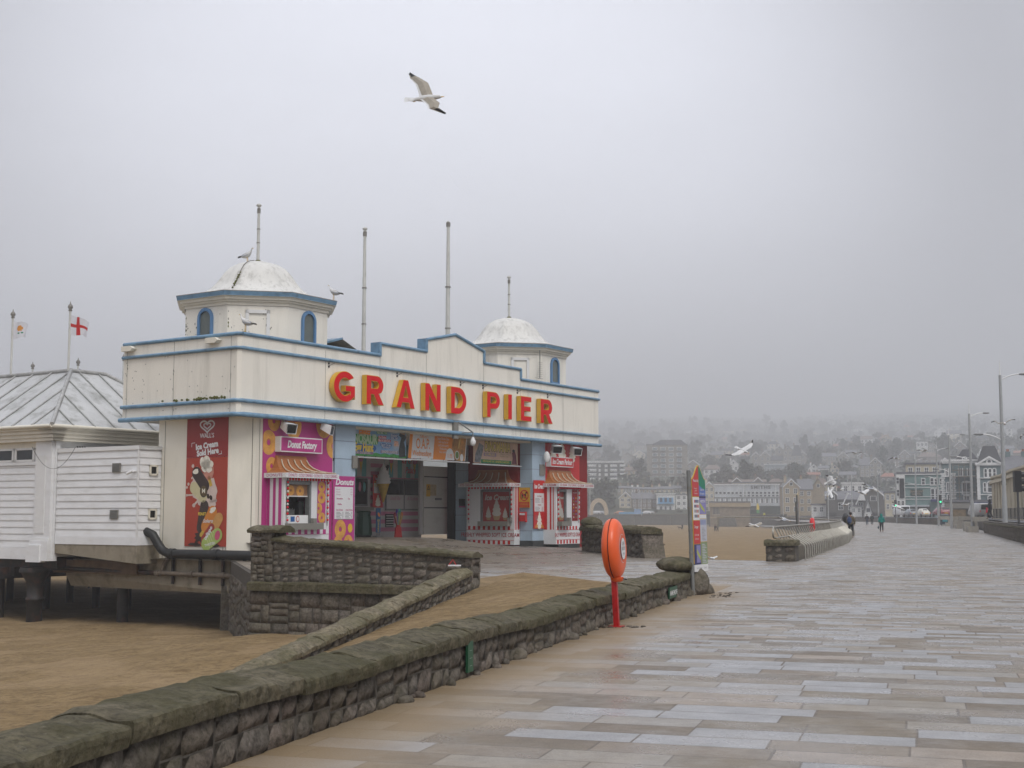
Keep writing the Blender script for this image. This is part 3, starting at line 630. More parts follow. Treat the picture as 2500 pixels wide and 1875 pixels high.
# wall between promenade and road
wall6 = thing('stone_wall', W(80, -9.9), 'dark layered stone wall at the right edge holding up the road', 'wall', 'rubble stone walls')
F6 = Fr(W(111.5, -9.7), -TD, TN); mb = MB()
rubble(mb, F6, 0, 70, lambda a: -.03, lambda a: .82, m_stone, .8, .17, .1, .02, 71, .5); mb.box((0, -.7, -.1), (70, -.04, 1.05), m_mortar, F6)
for (s0, w0), (s1, w1) in zip(RE[6:], RE[7:]): mb.hexa([W(s0, w0-.75, -.1), W(s1, w1-.75, -.1), W(s1, w1-1.2, -.1), W(s0, w0-1.2, -.1), W(s0, w0-.75, 1.0), W(s1, w1-.75, 1.0), W(s1, w1-1.2, 1.0), W(s0, w0-1.2, 1.0)], m_stone)
mb.build('rubble_body', wall6)
mb = MB(); coping(mb, F6, 0, 70, lambda a: .98, [(.05, 0), (.06, .1), (-.1, .16), (-.4, .17), (-.66, .14), (-.7, 0)], m_cope, (1.2, 2.4), .03, .3, 72); mb.build('coping', wall6)
# far sea wall round the bay
seaw = thing('sea_wall', (60, 540, -2.5), 'long dark masonry sea wall across the far side of the bay', 'sea wall')
SW = [(-300, 596), (-60, 577), (29, 562), (72, 548)]; SW2 = [(92, 520), (101, 498), (96, 468), (86, 420)]
mb = MB()
for poly in (SW, [(72, 548), (80, 545), (92, 520)], SW2):
    for (x0, y0), (x1, y1) in zip(poly, poly[1:]):
        a = Vector((x0, y0, 0)); b = Vector((x1, y1, 0)); d = (b-a).normalized(); nn = Vector((d.y, -d.x, 0))
        mb.hexa([a+nn*1.2+UP*-3, b+nn*1.2+UP*-3, b-nn*.5+UP*-3, a-nn*.5+UP*-3, a+nn*.2+UP*1.7, b+nn*.2+UP*1.7, b-nn*.5+UP*1.7, a-nn*.5+UP*1.7], m_far)
        k = int((b-a).length/14)
        for i in range(k): 
            q = a.lerp(b, (i+.5)/max(k, 1)); mb.hexa([q+nn*1.9-d*.8+UP*-3, q+nn*1.9+d*.8+UP*-3, q+nn*.2+d*.8+UP*-3, q+nn*.2-d*.8+UP*-3, q+nn*.9-d*.6+UP*1.4, q+nn*.9+d*.6+UP*1.4, q+nn*.1+d*.6+UP*1.4, q+nn*.1-d*.6+UP*1.4], m_far)
mb.build('masonry', seaw)
mb = MB()
for poly in (SW, [(72, 548), (80, 545), (92, 520)], SW2):
    for (x0, y0), (x1, y1) in zip(poly, poly[1:]):
        a = Vector((x0, y0, 0)); b = Vector((x1, y1, 0)); d = (b-a).normalized(); nn = Vector((d.y, -d.x, 0))
        mb.hexa([a+nn*.45+UP*1.7, b+nn*.45+UP*1.7, b-nn*.6+UP*1.7, a-nn*.6+UP*1.7, a+nn*.45+UP*2.0, b+nn*.45+UP*2.0, b-nn*.6+UP*2.0, a-nn*.6+UP*2.0], m_copes)
mb.build('coping', seaw)
mb = MB(); mb.add([Vector(p) for p in ((76, 540, -2.2), (90, 515, -2.2), (99, 495, -2.2), (95, 470, -2.2), (86, 430, -2.2), (80, 430, -2.2), (89, 470, -2.2), (90, 495, -2.2), (80, 512, -2.2), (70, 530, -2.2))], [tuple(range(10))], m_curb); mb.build('path', kind='structure')
# ---------------------------------------------------------------- entrance building
UL = 25.85; ZB, ZT = 5.15, 8.03
eb = thing('pier_entrance_building', B(13, 4, 0), 'cream flat-fronted pier entrance building with blue rails, big red letters and two domed turrets', 'building')
mb = MB()                                               # fascia with stepped and gabled parapet, a ring round the canopy
dep = 6.1
mb.prism(FF, [(.12, ZB), (UL, ZB), (UL, ZT-.05), (18.40, ZT-.03), (18.40, 8.43), (15.33, 8.43), (15.33, 8.97), (13.13, 9.46), (11.04, 9.0), (11.04, 8.5), (7.92, 8.5), (7.92, ZT), (.12, ZT)], 0, -.35, cream)
mb.add([B(0, .12, ZB), B(.12, 0, ZB), B(.12, 0, ZT), B(0, .12, ZT)], [(0, 1, 2, 3)], cream)
mb.prism(FL, [(-dep, ZB), (-.12, ZB), (-.12, ZT), (-dep, ZT)], 0, -.35, cream)
mb.box((UL-.35, -dep, ZB), (UL, -.36, ZT-.06), cream, FF)
mb.box((.36, -dep, ZB), (UL-.36, -dep+.35, ZT-.06), cream, FF)
mb.build('fascia', eb)
mb = MB(); mb.box((.36, -dep+.36, 7.5), (UL-.36, -.36, 7.62), leadg, FF); mb.box((.36, -dep+.36, ZB+.01), (UL-.36, -.36, ZB+.1), creamd, FF); mb.build('roof', eb)
mb = MB()                                               # small shed roof seen behind the parapet
mb.box((8.2-1.7, -4.6, 7.6), (8.2+1.3, -2.6, 8.4), cream, FF); sh = [B(6.2, 2.4, 8.35), B(8.4, 2.4, 8.95), B(8.4, 4.8, 8.95), B(6.2, 4.8, 8.35)]
mb.add(sh+[p+UP*.08 for p in sh], [(0, 1, 2, 3), (4, 5, 6, 7), (0, 1, 5, 4)], bluer); mb.add([B(8.4, 2.4, 8.95), B(10, 2.4, 8.35), B(10, 4.8, 8.35), B(8.4, 4.8, 8.95)], [(0, 1, 2, 3)], leadg)
mb.build('shed_roof', eb)
mb = MB(); seam = M('panel_joint_line', (.12, .11, .09), .8, 0)
for u in (4.6, 7.92, 11.04, 15.33, 18.4, 22.3): mb.rect(FF, u-.008, ZB, u+.008, ZT-.1 if u < 7.9 or u > 18.3 else 8.4, .004, seam)
for v in (3.35, .42, 5.9): mb.rect(FL, -v-.008, ZB, -v+.008, ZT, .004, seam)
mb.build('panel_joints', eb)
def rail(z, o, r, name='blue_rail'):
    mb = MB(); pts = [FF.p(UL+.02, o, z), FF.p(.10+o*.35, o, z), FL.p(-.10-o*.35, o, z), FL.p(-dep-.02, o, z)]
    mb.tube(pts, r, bluer, 10); mb.box((.1, -.01, z-r*.9), (UL, o, z+r*.9), bluer, FF); mb.box((-dep, -.01, z-r*.9), (-.1, o, z+r*.9), bluer, FL); return mb.build(name, eb)
rail(7.56, .05, .062); rail(5.67, .06, .07); rail(5.17, .12, .085)
mb = MB(); r_ = .07; o = .02
T = [(0.1, 8.07), (7.90, 8.07), (7.90, 8.55), (11.02, 8.55), (11.02, 9.06), (13.13, 9.51), (15.36, 9.0), (15.36, 8.46), (18.43, 8.46), (18.43, 7.98), (UL, 7.98)]
for (a0, z0), (a1, z1) in zip(T, T[1:]): mb.tube([FF.p(a0, o, z0), FF.p(a1, o, z1)], r_, bluer, 8)
for a0, z0, z1 in ((7.9, 8.02, 8.6), (11.02, 8.5, 9.1)): mb.box((a0-.1, -.40, z0), (a0+.06, .06, z1), bluer, FF)
for (a0, z0), (a1, z1) in zip(T, T[1:]):
    if abs(a1-a0) > .1: mb.hexa([FF.p(a0, -.38, z0-.05), FF.p(a1, -.38, z1-.05), FF.p(a1, .02, z1-.05), FF.p(a0, .02, z0-.05), FF.p(a0, -.38, z0+.03), FF.p(a1, -.38, z1+.03), FF.p(a1, .02, z1+.03), FF.p(a0, .02, z0+.03)], bluer)
mb.tube([FF.p(.10, o, 8.07), FL.p(-.10, o, 8.07), FL.p(-dep, o, 8.07)], r_, bluer, 8); mb.box((-dep, -.38, 8.02), (-.1, .02, 8.10), bluer, FL)
mb.build('blue_parapet_capping', eb)
# lettering
def arc(cx, cz, rx, rz, a0, a1, k=14): return [(cx+rx*math.cos(R(a0+(a1-a0)*i/k)), cz+rz*math.sin(R(a0+(a1-a0)*i/k))) for i in range(k+1)]
def glyph(ch):     # unit height 1, returns width, outer, holes
    t = .235
    if ch == 'I': return .27, [(0, 0), (.27, 0), (.27, 1), (0, 1)], []
    if ch == 'E': return .78, [(0, 0), (.78, 0), (.78, .21), (.25, .21), (.25, .40), (.72, .40), (.72, .605), (.25, .605), (.25, .79), (.77, .79), (.77, 1), (0, 1)], []
    if ch == 'N': return .94, [(0, 0), (.25, 0), (.25, .58), (.68, 0), (.94, 0), (.94, 1), (.69, 1), (.69, .42), (.26, 1), (0, 1)], []
    if ch == 'A': return 1.06, [(0, 0), (.27, 0), (.335, .19), (.725, .19), (.79, 0), (1.06, 0), (.67, 1), (.39, 1)], [[(.40, .385), (.53, .78), (.66, .385)]]
    if ch == 'D': return .98, [(0, 0), (.44, 0)]+arc(.44, .5, .54, .5, -90, 90)+[(0, 1)], [[(.25, .22), (.43, .22)]+arc(.43, .5, .30, .28, -90, 90)+[(.25, .78)]]
    if ch in 'PR':
        o_ = [(0, 0), (.25, 0), (.25, .345)]
        if ch == 'P': o_ += [(.5, .345)]+arc(.54, .672, .35, .328, -80, 90)
        else: o_ += [(.38, .345), (.62, 0), (.93, 0), (.655, .385)]+arc(.55, .672, .34, .328, -50, 90)
        return (.89 if ch == 'P' else .93), o_+[(0, 1)], [[(.25, .56), (.50, .56)]+arc(.50, .68, .135, .12, -90, 90, 8)+[(.25, .80)]]
    if ch == 'G': 
        o_ = arc(.54, .5, .54, .515, 38, 322, 30)+[(1.02, .10), (1.02, .55), (.56, .55), (.56, .345), (.79, .345), (.79, .245)]+arc(.54, .5, .29, .285, -42+360-5, 52, 22)
        return 1.04, o_, []
wid = [('G', 4.78, 1.30), ('R', 6.75, 1.12), ('A', 8.66, 1.25), ('N', 10.61, 1.11), ('D', 12.46, 1.17), ('P', 15.23, 1.05), ('I', 16.95, .33), ('E', 18.03, .94), ('R', 19.78, 1.11)]
for ch, a, w_ in wid:
    gw, out_, hol = glyph(ch); H = 1.17; z0 = 5.99; kx = w_/gw
    mp_ = lambda L, gx=0: [(a+x*kx, z0+z*H) for x, z in L]
    mb = MB(); mb.holes(FF, mp_(out_), [mp_(h) for h in hol], .04, .27, yellow); L_ = mb.build('letter', eb)
    cx, cz = a+w_/2, z0+H/2
    # red face plate, set inside the yellow rim
    def inset(L, d):
        k = len(L); A_ = sum(L[i][0]*L[(i+1) % k][1]-L[(i+1) % k][0]*L[i][1] for i in range(k)); sg = 1 if A_ > 0 else -1; o2 = []
        for i in range(k):
            p0, p1, p2 = Vector(L[i-1]), Vector(L[i]), Vector(L[(i+1) % k])
            e1 = (p1-p0); e2 = (p2-p1)
            if e1.length < 1e-6 or e2.length < 1e-6: o2.append(L[i]); continue
            e1.normalize(); e2.normalize(); n1 = Vector((-e1.y, e1.x)); n2 = Vector((-e2.y, e2.x)); b_ = (n1+n2)
            b_ = b_.normalized() if b_.length > .05 else n1; c_ = max(.45, b_.dot(n1)); q = p1+b_*(d*sg/c_); o2.append((q.x, q.y))
        return o2
    mb = MB(); mb.holes(FF, inset(mp_(out_), .022), [inset(mp_(h), -.022) for h in hol], .271, .283, red); mb.build('letter_face', L_)
mb = MB()
for a in (4.75, 9.0, 13.5, 15.25, 18.1, 20.8):
    for z_ in (7.28, 7.40): mb.box((a, 0, z_), (a+.06, .04, z_+.07), black, FF)
    mb.tube([FF.p(a+.05, .02, 7.35), FF.p(a+.35, .03, 7.48)], .008, black, 4)
mb.build('lettering_fixings', eb)
# turrets
def turret(u, v, name_lab):
    s_ = 2.28; ap = s_*1.2071; c = B(u, v, 0); Rv = ap/math.cos(R(22.5))
    dirs = [(-E1), (-(E1+E2)).normalized(), (-E2), (E1-E2).normalized(), E1, (E1+E2).normalized(), E2, (E2-E1).normalized()]
    vert = lambda r, i: (dirs[i]+dirs[(i+1) % 8]).normalized()*r
    mb = MB(); k = 8; ring = lambda r, z: [c+vert(r, i)+UP*z for i in range(8)]
    vs = ring(Rv, 7.4)+ring(Rv, 9.85); mb.add(vs, [(i, (i+1) % 8, 8+(i+1) % 8, 8+i) for i in range(8)], cream); tw = mb.build('turret', eb)
    mb = MB(); st = [(Rv+.05, 9.60, creamd), (Rv+.05, 9.72, creamd), (Rv+.14, 9.72, creamd), (Rv+.14, 9.80, creamd), (Rv+.24, 9.80, creamd), (Rv+.24, 9.90, creamd), (Rv+.36, 9.92, creamd), (Rv+.36, 9.93, bluer), (Rv+.40, 10.08, bluer), (Rv+.40, 10.11, leadg), (Rv-.6, 10.26, leadg)]
    for (r0, z0, m0), (r1, z1, m1) in zip(st, st[1:]): vs = ring(r0, z0)+ring(r1, z1); mb.add(vs, [(i, (i+1) % 8, 8+(i+1) % 8, 8+i) for i in range(8)], m1)
    mb.build('cornice', tw)
    mb = MB(); prof = [(2.95, 10.15), (2.55, 10.24), (2.2, 10.36), (1.97, 10.52), (1.78, 10.69), (1.60, 10.92), (1.42, 11.19), (1.18, 11.45), (.82, 11.66), (.45, 11.77), (.12, 11.81)]
    fine = []
    for i in range(len(prof)-1):
        for t in (0, .5): fine.append((prof[i][0]*(1-t)+prof[i+1][0]*t, prof[i][1]*(1-t)+prof[i+1][1]*t))
    fine.append(prof[-1]); kk = 64; vs = []
    a0 = math.atan2(vert(1, 0).y, vert(1, 0).x)
    for r, z in fine:
        for j in range(kk):
            t = a0+2*math.pi*j/kk; loc = (t-a0) % (math.pi/4)-math.pi/8; oc = math.cos(math.pi/8)/math.cos(loc)
            rr = r*(oc*.72+.28)+.014*r*math.cos(loc*8*2); vs.append(c+Vector((math.cos(t), math.sin(t), 0))*rr+UP*z)
    n = len(fine); mb.add(vs, [(i*kk+j, i*kk+(j+1) % kk, (i+1)*kk+(j+1) % kk, (i+1)*kk+j) for i in range(n-1) for j in range(kk)], domew, True)
    dm = mb.build('dome', tw)
    mb = MB(); mb.lathe(c+UP*11.74, [(.22, 0), (.22, .06), (.12, .1), (.1, .14)], moss, 12); mb.build('pole_collar', dm)
    pz = 13.75
    for i, nm in ((0, 'w'), (2, 'w')):
        f = Fr(c+dirs[i]*ap, UP.cross(dirs[i])*1.0, dirs[i]); f.ex = Vector((-dirs[i].y, dirs[i].x, 0))
        mb = MB(); z0, zs, hw = 8.30, 9.14, .30
        o_ = [(-hw-.1, z0-.1), (hw+.1, z0-.1), (hw+.1, zs)]+arc(0, zs, hw+.1, hw+.12, 0, 180, 14)
        i_ = [(-hw, z0), (hw, z0), (hw, zs)]+arc(0, zs, hw, hw, 0, 180, 14)
        mb.holes(f, o_, [i_], .0, .09, blues); wn = mb.build('window', tw)
        mb = MB(); mb.fpoly(f, i_, .02, glassg); mb.build('pane', wn)
    d = dirs[1]; f = Fr(c+d*ap, Vector((-d.y, d.x, 0)), d); mb = MB(); z0, z1, hw = 8.02, 9.42, .46
    for a0_, b0_, a1_, b1_ in ((-hw, z0, -hw+.13, z1), (hw-.13, z0, hw, z1), (-hw, z1-.13, hw, z1), (-hw, z0, hw, z0+.13)): mb.box((a0_, 0, b0_), (a1_, .07, b1_), white, f)
    mb.build('blind_panel', tw)
    return c, dirs, ap
tL = turret(4.73, 3.8, ''); tR = turret(23.2, 3.8, '')
mb = MB(); c = tL[0]; d = (tL[1][1]*.9+tL[1][0]*.5).normalized(); rnd = random.Random(2)   # weathered crack and moss down the dome
pts = []
for r, z in [(.3, 11.80), (.6, 11.74), (.88, 11.645), (1.2, 11.45), (1.42, 11.21), (1.62, 10.92), (1.80, 10.69), (2.0, 10.52), (2.2, 10.38)]:
    dq = Matrix.Rotation(-.25+.02*r, 3, 'Z') @ d; pts.append(c+dq*(r*.985)+UP*(z+.02))
mb.tube(pts, .018, leadg, 5)
for i in range(26): p = pts[4].lerp(pts[7], rnd.random()) if i > 8 else pts[5].lerp(pts[8], rnd.random()); mb.ell(p+Vector((rnd.uniform(-.03, .03), -.01, rnd.uniform(-.02, .02))), (.035, .03, .03), moss, 6, 4)
mb.build('mossy_seam', eb)
mb = MB(); rnd = random.Random(8)                                     # moss tufts and stained spots along the left side and turret
for i in range(26): a = -rnd.choice([rnd.uniform(.5, 2.2), rnd.uniform(.6, 4)]); mb.ell(FL.p(a, .09, 5.77+rnd.uniform(0, .05)), (.05, .04, rnd.uniform(.03, .07)), moss, 6, 4)
for i in range(40): a = -rnd.uniform(.2, 6); mb.disc(FL, a, rnd.uniform(5.25, 7.95), .02, .022, .006, leadg, 7)
for i in range(14): a = rnd.choice([-.42, -3.35, -5.9]); mb.disc(FL, a+rnd.uniform(-.03, .03), rnd.uniform(5.3, 7.3), .014, .05, .008, leadg, 6)
for ff, z0, z1 in ((0, 8.1, 9.3), (1, 8.1, 9.5)):
    d = tL[1][ff]; f = Fr(tL[0]+d*tL[2], Vector((-d.y, d.x, 0)), d)
    for i in range(46): a = rnd.choice([rnd.uniform(-1.1, -.5), rnd.uniform(-1.12, 1.1), -1.1]) * (1 if ff == 0 else rnd.choice([1, -.4])); q = rnd.uniform(.008, .028); mb.disc(f, a, rnd.uniform(z0, z1), q, q*rnd.uniform(.8, 2.5), .004, leadg if i % 3 else moss, 6)
mb.build('moss_and_spots', eb)
mb = MB(); 
for a in (-5.75, -1.25):
    z_ = 7.78; q = [(a-.28, z_), (a+.22, z_), (a+.34, z_+.1), (a+.22, z_+.2), (a-.28, z_+.2)]
    mb.prism(FL, q, 0, .22, creamd)
mb.build('bulkhead_lamps', eb)
# walls under the canopy
O_ = .35
mb = MB()
mb.add([B(O_, 4.45, 0), B(O_, .88, 0), B(1.27, O_, 0), B(5.5, O_, 0), B(5.5, 4.45, 0), B(3, 4.45, 0)]+[B(O_, 4.45, 5.2), B(O_, .88, 5.2), B(1.27, O_, 5.2), B(5.5, O_, 5.2), B(5.5, 4.45, 5.2), B(3, 4.45, 5.2)], [(i, (i+1) % 6, 6+(i+1) % 6, 6+i) for i in range(6)], creamd)
FC = Fr(B(O_, .88, 0), (B(1.27, O_, 0)-B(O_, .88, 0)), Vector((0, -1, 0))); FC.en = Vector((FC.ex.y, -FC.ex.x, 0))
FL2 = Fr(B(O_, 0, 0), -E2, -E1); FF2 = Fr(B(0, O_, 0), E1, -E2)
for f, a in ((FL2, -.98), (FL2, -4.1), (FC, .03), (FC, .93), (FF2, 1.45)): mb.rect(f, a-.012, 0, a+.012, 5.1, .006, seam)
mb.build('left_wall', eb)
UA = 19.95; FA = Fr(B(UA, O_, 0), -E2, -E1)           # side of the right block, facing the passage: a = -(v-O_)
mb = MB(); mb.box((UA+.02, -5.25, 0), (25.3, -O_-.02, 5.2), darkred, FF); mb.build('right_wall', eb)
mb = MB(); 
def coursed(mb, f, a0, a1, m, n0=0, n1=.1, zs=(0, .12, .85, 1.6, 2.35, 3.1, 3.8, 4.5, 5.15)):
    for z0, z1 in zip(zs, zs[1:]): mb.box((a0, n0, z0+.012), (a1, n1, z1-.012), m, f)
    mb.box((a0+.01, n0, zs[0]), (a1-.01, n1-.02, zs[-1]), lilac, f)
coursed(mb, FF2, 5.62, 6.84, paleblue, -1.0, .02); mb.box((5.45, -1, 0), (5.6, -.03, 5.15), lilac, FF2)
for z_ in (1.2, 2.3, 3.7): mb.box((5.50, -.03, z_), (5.54, .03, z_+.12), black, FF2)
mb.build('pillar', eb, label='pale blue coursed pillar beside the donut kiosk')
mb = MB(); coursed(mb, FF2, UA, 21.14, paleblue, -.66, .03); mb.box((UA-.02, -.70, 0), (21.16, .06, .38), M('dark_plinth', (.045, .05, .05), .6, .1), FF2)
mb.build('pillar', eb, label='pale blue corner pillar between the two ice cream counters')
mb = MB(); coursed(mb, FA, -4.45, -3.72, paleblue, 0, .05); mb.build('pillar', eb, label='pale blue pilaster beside the dark gate edge')
mb = MB(); mb.box((-4.22, .06, 2.05), (-3.85, .10, 2.4), black, FA); mb.box((-4.22, .06, 1.98), (-3.85, .10, 2.04), pink, FA); mb.build('notice_plate', eb)
mb = MB(); mb.box((-4.92, -.02, 0), (-4.48, .12, 5.04), M('dark_timber_gate', (.018, .018, .02), .5, .1), FA); mb.build('gate', label='dark tall gate folded at the back of the passage beside the pale door', cat='gate')
def zfl(u, v): return .004+max(0, min(1, (v+4.2)/4.6))*(.12+.50*max(0, min(1, (17.8-u)/5)))*max(0, min(1, (21.1-u)/1.1))
mb = MB(); mb.grid(lambda a, b: B(1.0+20.1*a, -4.3+14*b, zfl(1.0+20.1*a, -4.3+14*b)), 40, 28, m_fore); mb.build('entrance_ramp', kind='structure')
# passage side and back walls: left block side with "Ice Cream Palace"
mb = MB(); mb.box((5.6, -6, 0), (6.2, -1.36, 5.2), creamd, FF); mb.box((6.25, -9, 5.05), (22, -.4, 5.14), creamd, FF); mb.build('passage_wall', eb)  # overhead slab added to keep daylight out of the passage
# ---------------------------------------------------------------- kiosks
def donut(mb, f, a, z, r, n, squash=1, tilt=0, clip=None):
    k = 22; c0 = []; c1 = []; c2 = []
    cl = (lambda x, y: (max(clip[0], min(clip[2], x)), max(clip[1], min(clip[3], y)))) if clip else (lambda x, y: (x, y))
    def ringpts(ra, rz, ox=0, oz=0): return [f.p(*((lambda q: (q[0], n, q[1]))(cl(a+ox+ra*math.cos(2*math.pi*i/k), z+oz+rz*math.sin(2*math.pi*i/k))))) for i in range(k)]
    o_ = ringpts(r*squash, r); m_ = ringpts(r*squash*.62, r*.62, 0, .02*r); i_ = ringpts(r*squash*.3, r*.3, 0, .03*r)
    i2 = ringpts(r*squash*.22, r*.22, -.02*r, -.0*r)
    fs = [(i, (i+1) % k, k+(i+1) % k, k+i) for i in range(k)]
    mb.add(o_+m_, fs, donutm); mb.add([p+f.en*.0005 for p in m_]+i_, fs, donutm); mb.add(i_+i2, fs, donuti)
def awning(mb, f, a0, a1, d, z0, z1, mc, texts, side, mt, sidetext, back=0):
    # swept mansard with rope mouldings, lettered edge board and left return
    prof = [(0, 1), (.05, .74), (.13, .50), (.27, .29), (.48, .13), (.74, .04), (1, 0)]
    ins = .72
    def ring(t, h): 
        i_ = ins*(1-t); return [f.p(a0+i_*.8, back-.02, z0+(z1-z0)*h), f.p(a0+i_*.8, back+.1+(d-.1)*t, z0+(z1-z0)*h), f.p(a1-i_, back+.1+(d-.1)*t, z0+(z1-z0)*h), f.p(a1-i_, back-.02, z0+(z1-z0)*h)]
    rs = [ring(t, h) for t, h in prof]
    for r0, r1 in zip(rs, rs[1:]): mb.add(r0+r1, [(0, 1, 5, 4), (1, 2, 6, 5), (2, 3, 7, 6)], mc)
    mb.add(rs[0], [(0, 1, 2, 3)], mc)
    mb.box((a0, back-.02, z0-.175), (a1, back+d+.03, z0), whitev, f)
    for i in range(5):
        u = .12+.875*i/4.25; pts = []
        for t, h in prof[1:]:
            i_ = ins*(1-t); aa = (a0+i_*.8)+((a1-i_)-(a0+i_*.8))*u; pts.append(f.p(aa, back+.13+(d-.1)*t, z0+(z1-z0)*h+.03))
        mb.tube(pts, .023, rope, 6)
def kiosk(name, f, a0, a1, d, pal, lab, aw, win, txt, sidetxt, base_txt, poster, dn, stripes_front=None, basez=0, side_right=False):
    """box bay projecting d from frame plane; a0..a1 its front; win = (left, right) of the serving opening"""
    ctr = f.p((a0+a1)/2, d/2, 0); k = thing(name, ctr, lab, 'kiosk')
    zA = 3.13; zc = 1.27
    mb = MB(); mb.box((a0, 0, basez), (a1, d, .9), whitev, f)
    mb.box((a0, 0, .9), (a0+.12, d, 3.0), whitev, f); mb.box((a1-.12, 0, .9), (a1, d, 3.0), whitev, f); mb.box((a0+.12, 0, 2.86), (a1-.12, d, 3.0), whitev, f)
    mb.box((a0+.12, -.05, .9), (a1-.12, .02, 2.86), darkvoid if dn else whitev, f)
    mb.box((a0+.12, d-.1, .9), (win[0]-.08, d-.01, 2.86), whitev, f); mb.box((win[1]+.08, d-.1, .9), (a1-.12, d-.01, 2.86), whitev, f)
    mb.build('booth', k)
    # striped side panels
    mb = MB(); fs = Fr(f.p(a0, 0, 0), f.en, -f.ex); nstr = [(.0, .16), (.34, .50), (.66, .84)] if dn else [(.06, .30), (.5, .62), (.74, .80)]
    for p0, p1 in nstr: mb.rect(fs, d*p0+.03, .9, d*p1+.03, 2.95, .005, pal)
    if side_right:
        fr_ = Fr(f.p(a1, 0, 0), -f.en, f.ex)
        for p0, p1 in ((.1, .25), (.36, .46), (.60, .92)): mb.rect(fr_, -d+d*p0, .9, -d+d*p1, 2.95, .005, pal)
    mb.build('striped_side', k)
    # base: striped bands and lettering
    mb = MB(); n_ = d+.006; st = .145 if not dn else .17; x = a0+.1
    while x+st < a1: mb.rect(f, x, .90, x+st, 1.07, n_, pal); (mb.rect(f, x, basez+.02, x+st, basez+.20, n_, pal) if base_txt else None); x += st*2
    mb.box((a0, d-.001, .90), (a1, d+.003, 1.08), whitev, f); mb.box((a0, d+.0, .885), (a1, d+.012, .90), pal, f)
    if base_txt: mb.text(base_txt, f, (a0+a1)/2, .64, d+.012, .27, textred, off=.004, sx=.9*(a1-a0)/3.3, sp=1.02); mb.box((a0, d, basez+.205), (a1, d+.01, basez+.22), pal, f)
    mb.build('striped_base', k)
    mb = MB(); mb.box((win[0]-.05, d-.05, 1.07), (win[1]+(.5 if dn else .1), d+.28, 1.30), greyst, f); mb.box((win[1]+.02, d+.05, 1.30), (win[1]+.2, d+.2, 1.48), greyst, f); mb.build('counter', k)
    # serving window
    w0, w1 = win; mb = MB(); zt = 2.72
    for b in ((w0-.08, 1.28, w0, zt+.1), (w1, 1.28, w1+.10, zt+.1), (w0-.08, zt, w1+.1, zt+.12)): mb.box((b[0], d-.22, b[1]), (b[2], d-.005, b[3]), greym, f)
    wf = mb.build('window_frame', k)
    mb = MB()
    if dn:
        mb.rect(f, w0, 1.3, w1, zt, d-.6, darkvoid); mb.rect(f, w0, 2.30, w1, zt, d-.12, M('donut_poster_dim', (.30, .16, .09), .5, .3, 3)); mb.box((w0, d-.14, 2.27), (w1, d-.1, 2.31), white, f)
        donut(mb, f, w0+.35, 2.5, .19, d-.11); donut(mb, f, w0+.85, 2.48, .21, d-.11)
        mb.box((w0, d-.12, 1.3), (w1, d-.06, 1.60), white, f); mb.rect(f, w0+.30, 1.36, w0+.52, 1.55, d-.055, M('blue_sticker', (.02, .10, .30), .5, 0)); mb.disc(f, w0+.68, 1.455, .09, .12, d-.055, redv); mb.disc(f, w0+.68, 1.455, .06, .085, d-.05, whitev)
        mb.box((w0+.0, d-.5, 1.6), (w0+.35, d-.2, 1.78), M('donut_tray', (.16, .10, .05), .6, .3, 9), f); mb.box((w1-.3, d-.5, 1.6), (w1-.04, d-.25, 2.1), black, f)
        for i in range(14): mb.box((w0+.3+i*.045, d-.45, 1.62), (w0+.325+i*.045, d-.43, 1.80+.03*(i % 3)), greym, f)
    else:
        mb.rect(f, w0, 1.3, w1, zt, d-.12, M('red_shutter_poster', (.30, .035, .03), .35, .05)); cx = (w0+w1)/2; W_ = w1-w0
        dim = M('poster_grey_print', (.42, .40, .36), .5, 0); dimc = M('poster_cone', (.32, .20, .10), .5, 0)
        mb.text('Ice Cream', f, cx+.02*W_, 2.44, d-.112, .30*W_/1.35, dim, off=.012, shear=.25, sx=.98)
        for q, sc_ in ((-.30, .72), (0, 1.15), (.31, .66)):
            bx = cx+q*W_; bz = 1.36
            mb.fpoly(f, [(bx-.12*sc_, bz), (bx+.12*sc_, bz), (bx+.2*sc_, bz+.2*sc_), (bx-.2*sc_, bz+.2*sc_)], d-.112, dimc)
            for t, rr in ((.28, .23), (.44, .2), (.58, .15), (.70, .09), (.80, .04)): mb.disc(f, bx, bz+t*sc_, rr*sc_, .12*sc_, d-.110+t*.001, dim, 12)
    mb.build('window', wf)
    if poster:
        p0, p1 = poster; mb = MB(); mb.rect(f, p0, 1.32, p1, 2.86, d+.006, pink if dn else darkred); rnd = random.Random(3)
        if dn:
            for z_, ax, r_ in ((1.5, .55, .2), (1.85, .15, .2), (2.25, .5, .22), (2.65, .5, .2)): donut(mb, f, p0+ax*(p1-p0), z_, r_, d+.010, clip=(p0, 1.32, p1, 2.86))
        else:
            mb.text('Ice Cream', f, (p0+p1)/2, 2.70, d+.01, .09, whitev, shear=.2)
            cs = [whitev, M('sauce_green', (.1, .3, .1), .5, 0), M('sauce_blue', (.1, .2, .45), .5, 0), yellow]
            for i in range(7):
                for j in (0, 1): mb.disc(f, p0+(.3+.4*j)*(p1-p0), 1.5+.155*i, .035, .045, d+.01, cs[(i+j) % 4], 8)
        mb.build('poster', k)
    # light bulbs round the opening
    mb = MB(); bulb = M('red_festoon_bulb', (.62, .01, .03), .2, 0) if 'red_festoon_bulb' not in bpy.data.materials else bpy.data.materials['red_festoon_bulb']
    bulbc = M('clear_festoon_bulb', (.6, .58, .55), .15, 0) if 'clear_festoon_bulb' not in bpy.data.materials else bpy.data.materials['clear_festoon_bulb']
    n_ = 14
    for i in range(15): mb.ell(f.p(a0+.22+(a1-a0-.3)*i/14, d+.10, 2.91), (.045, .045, .055), bulb, 8, 5)
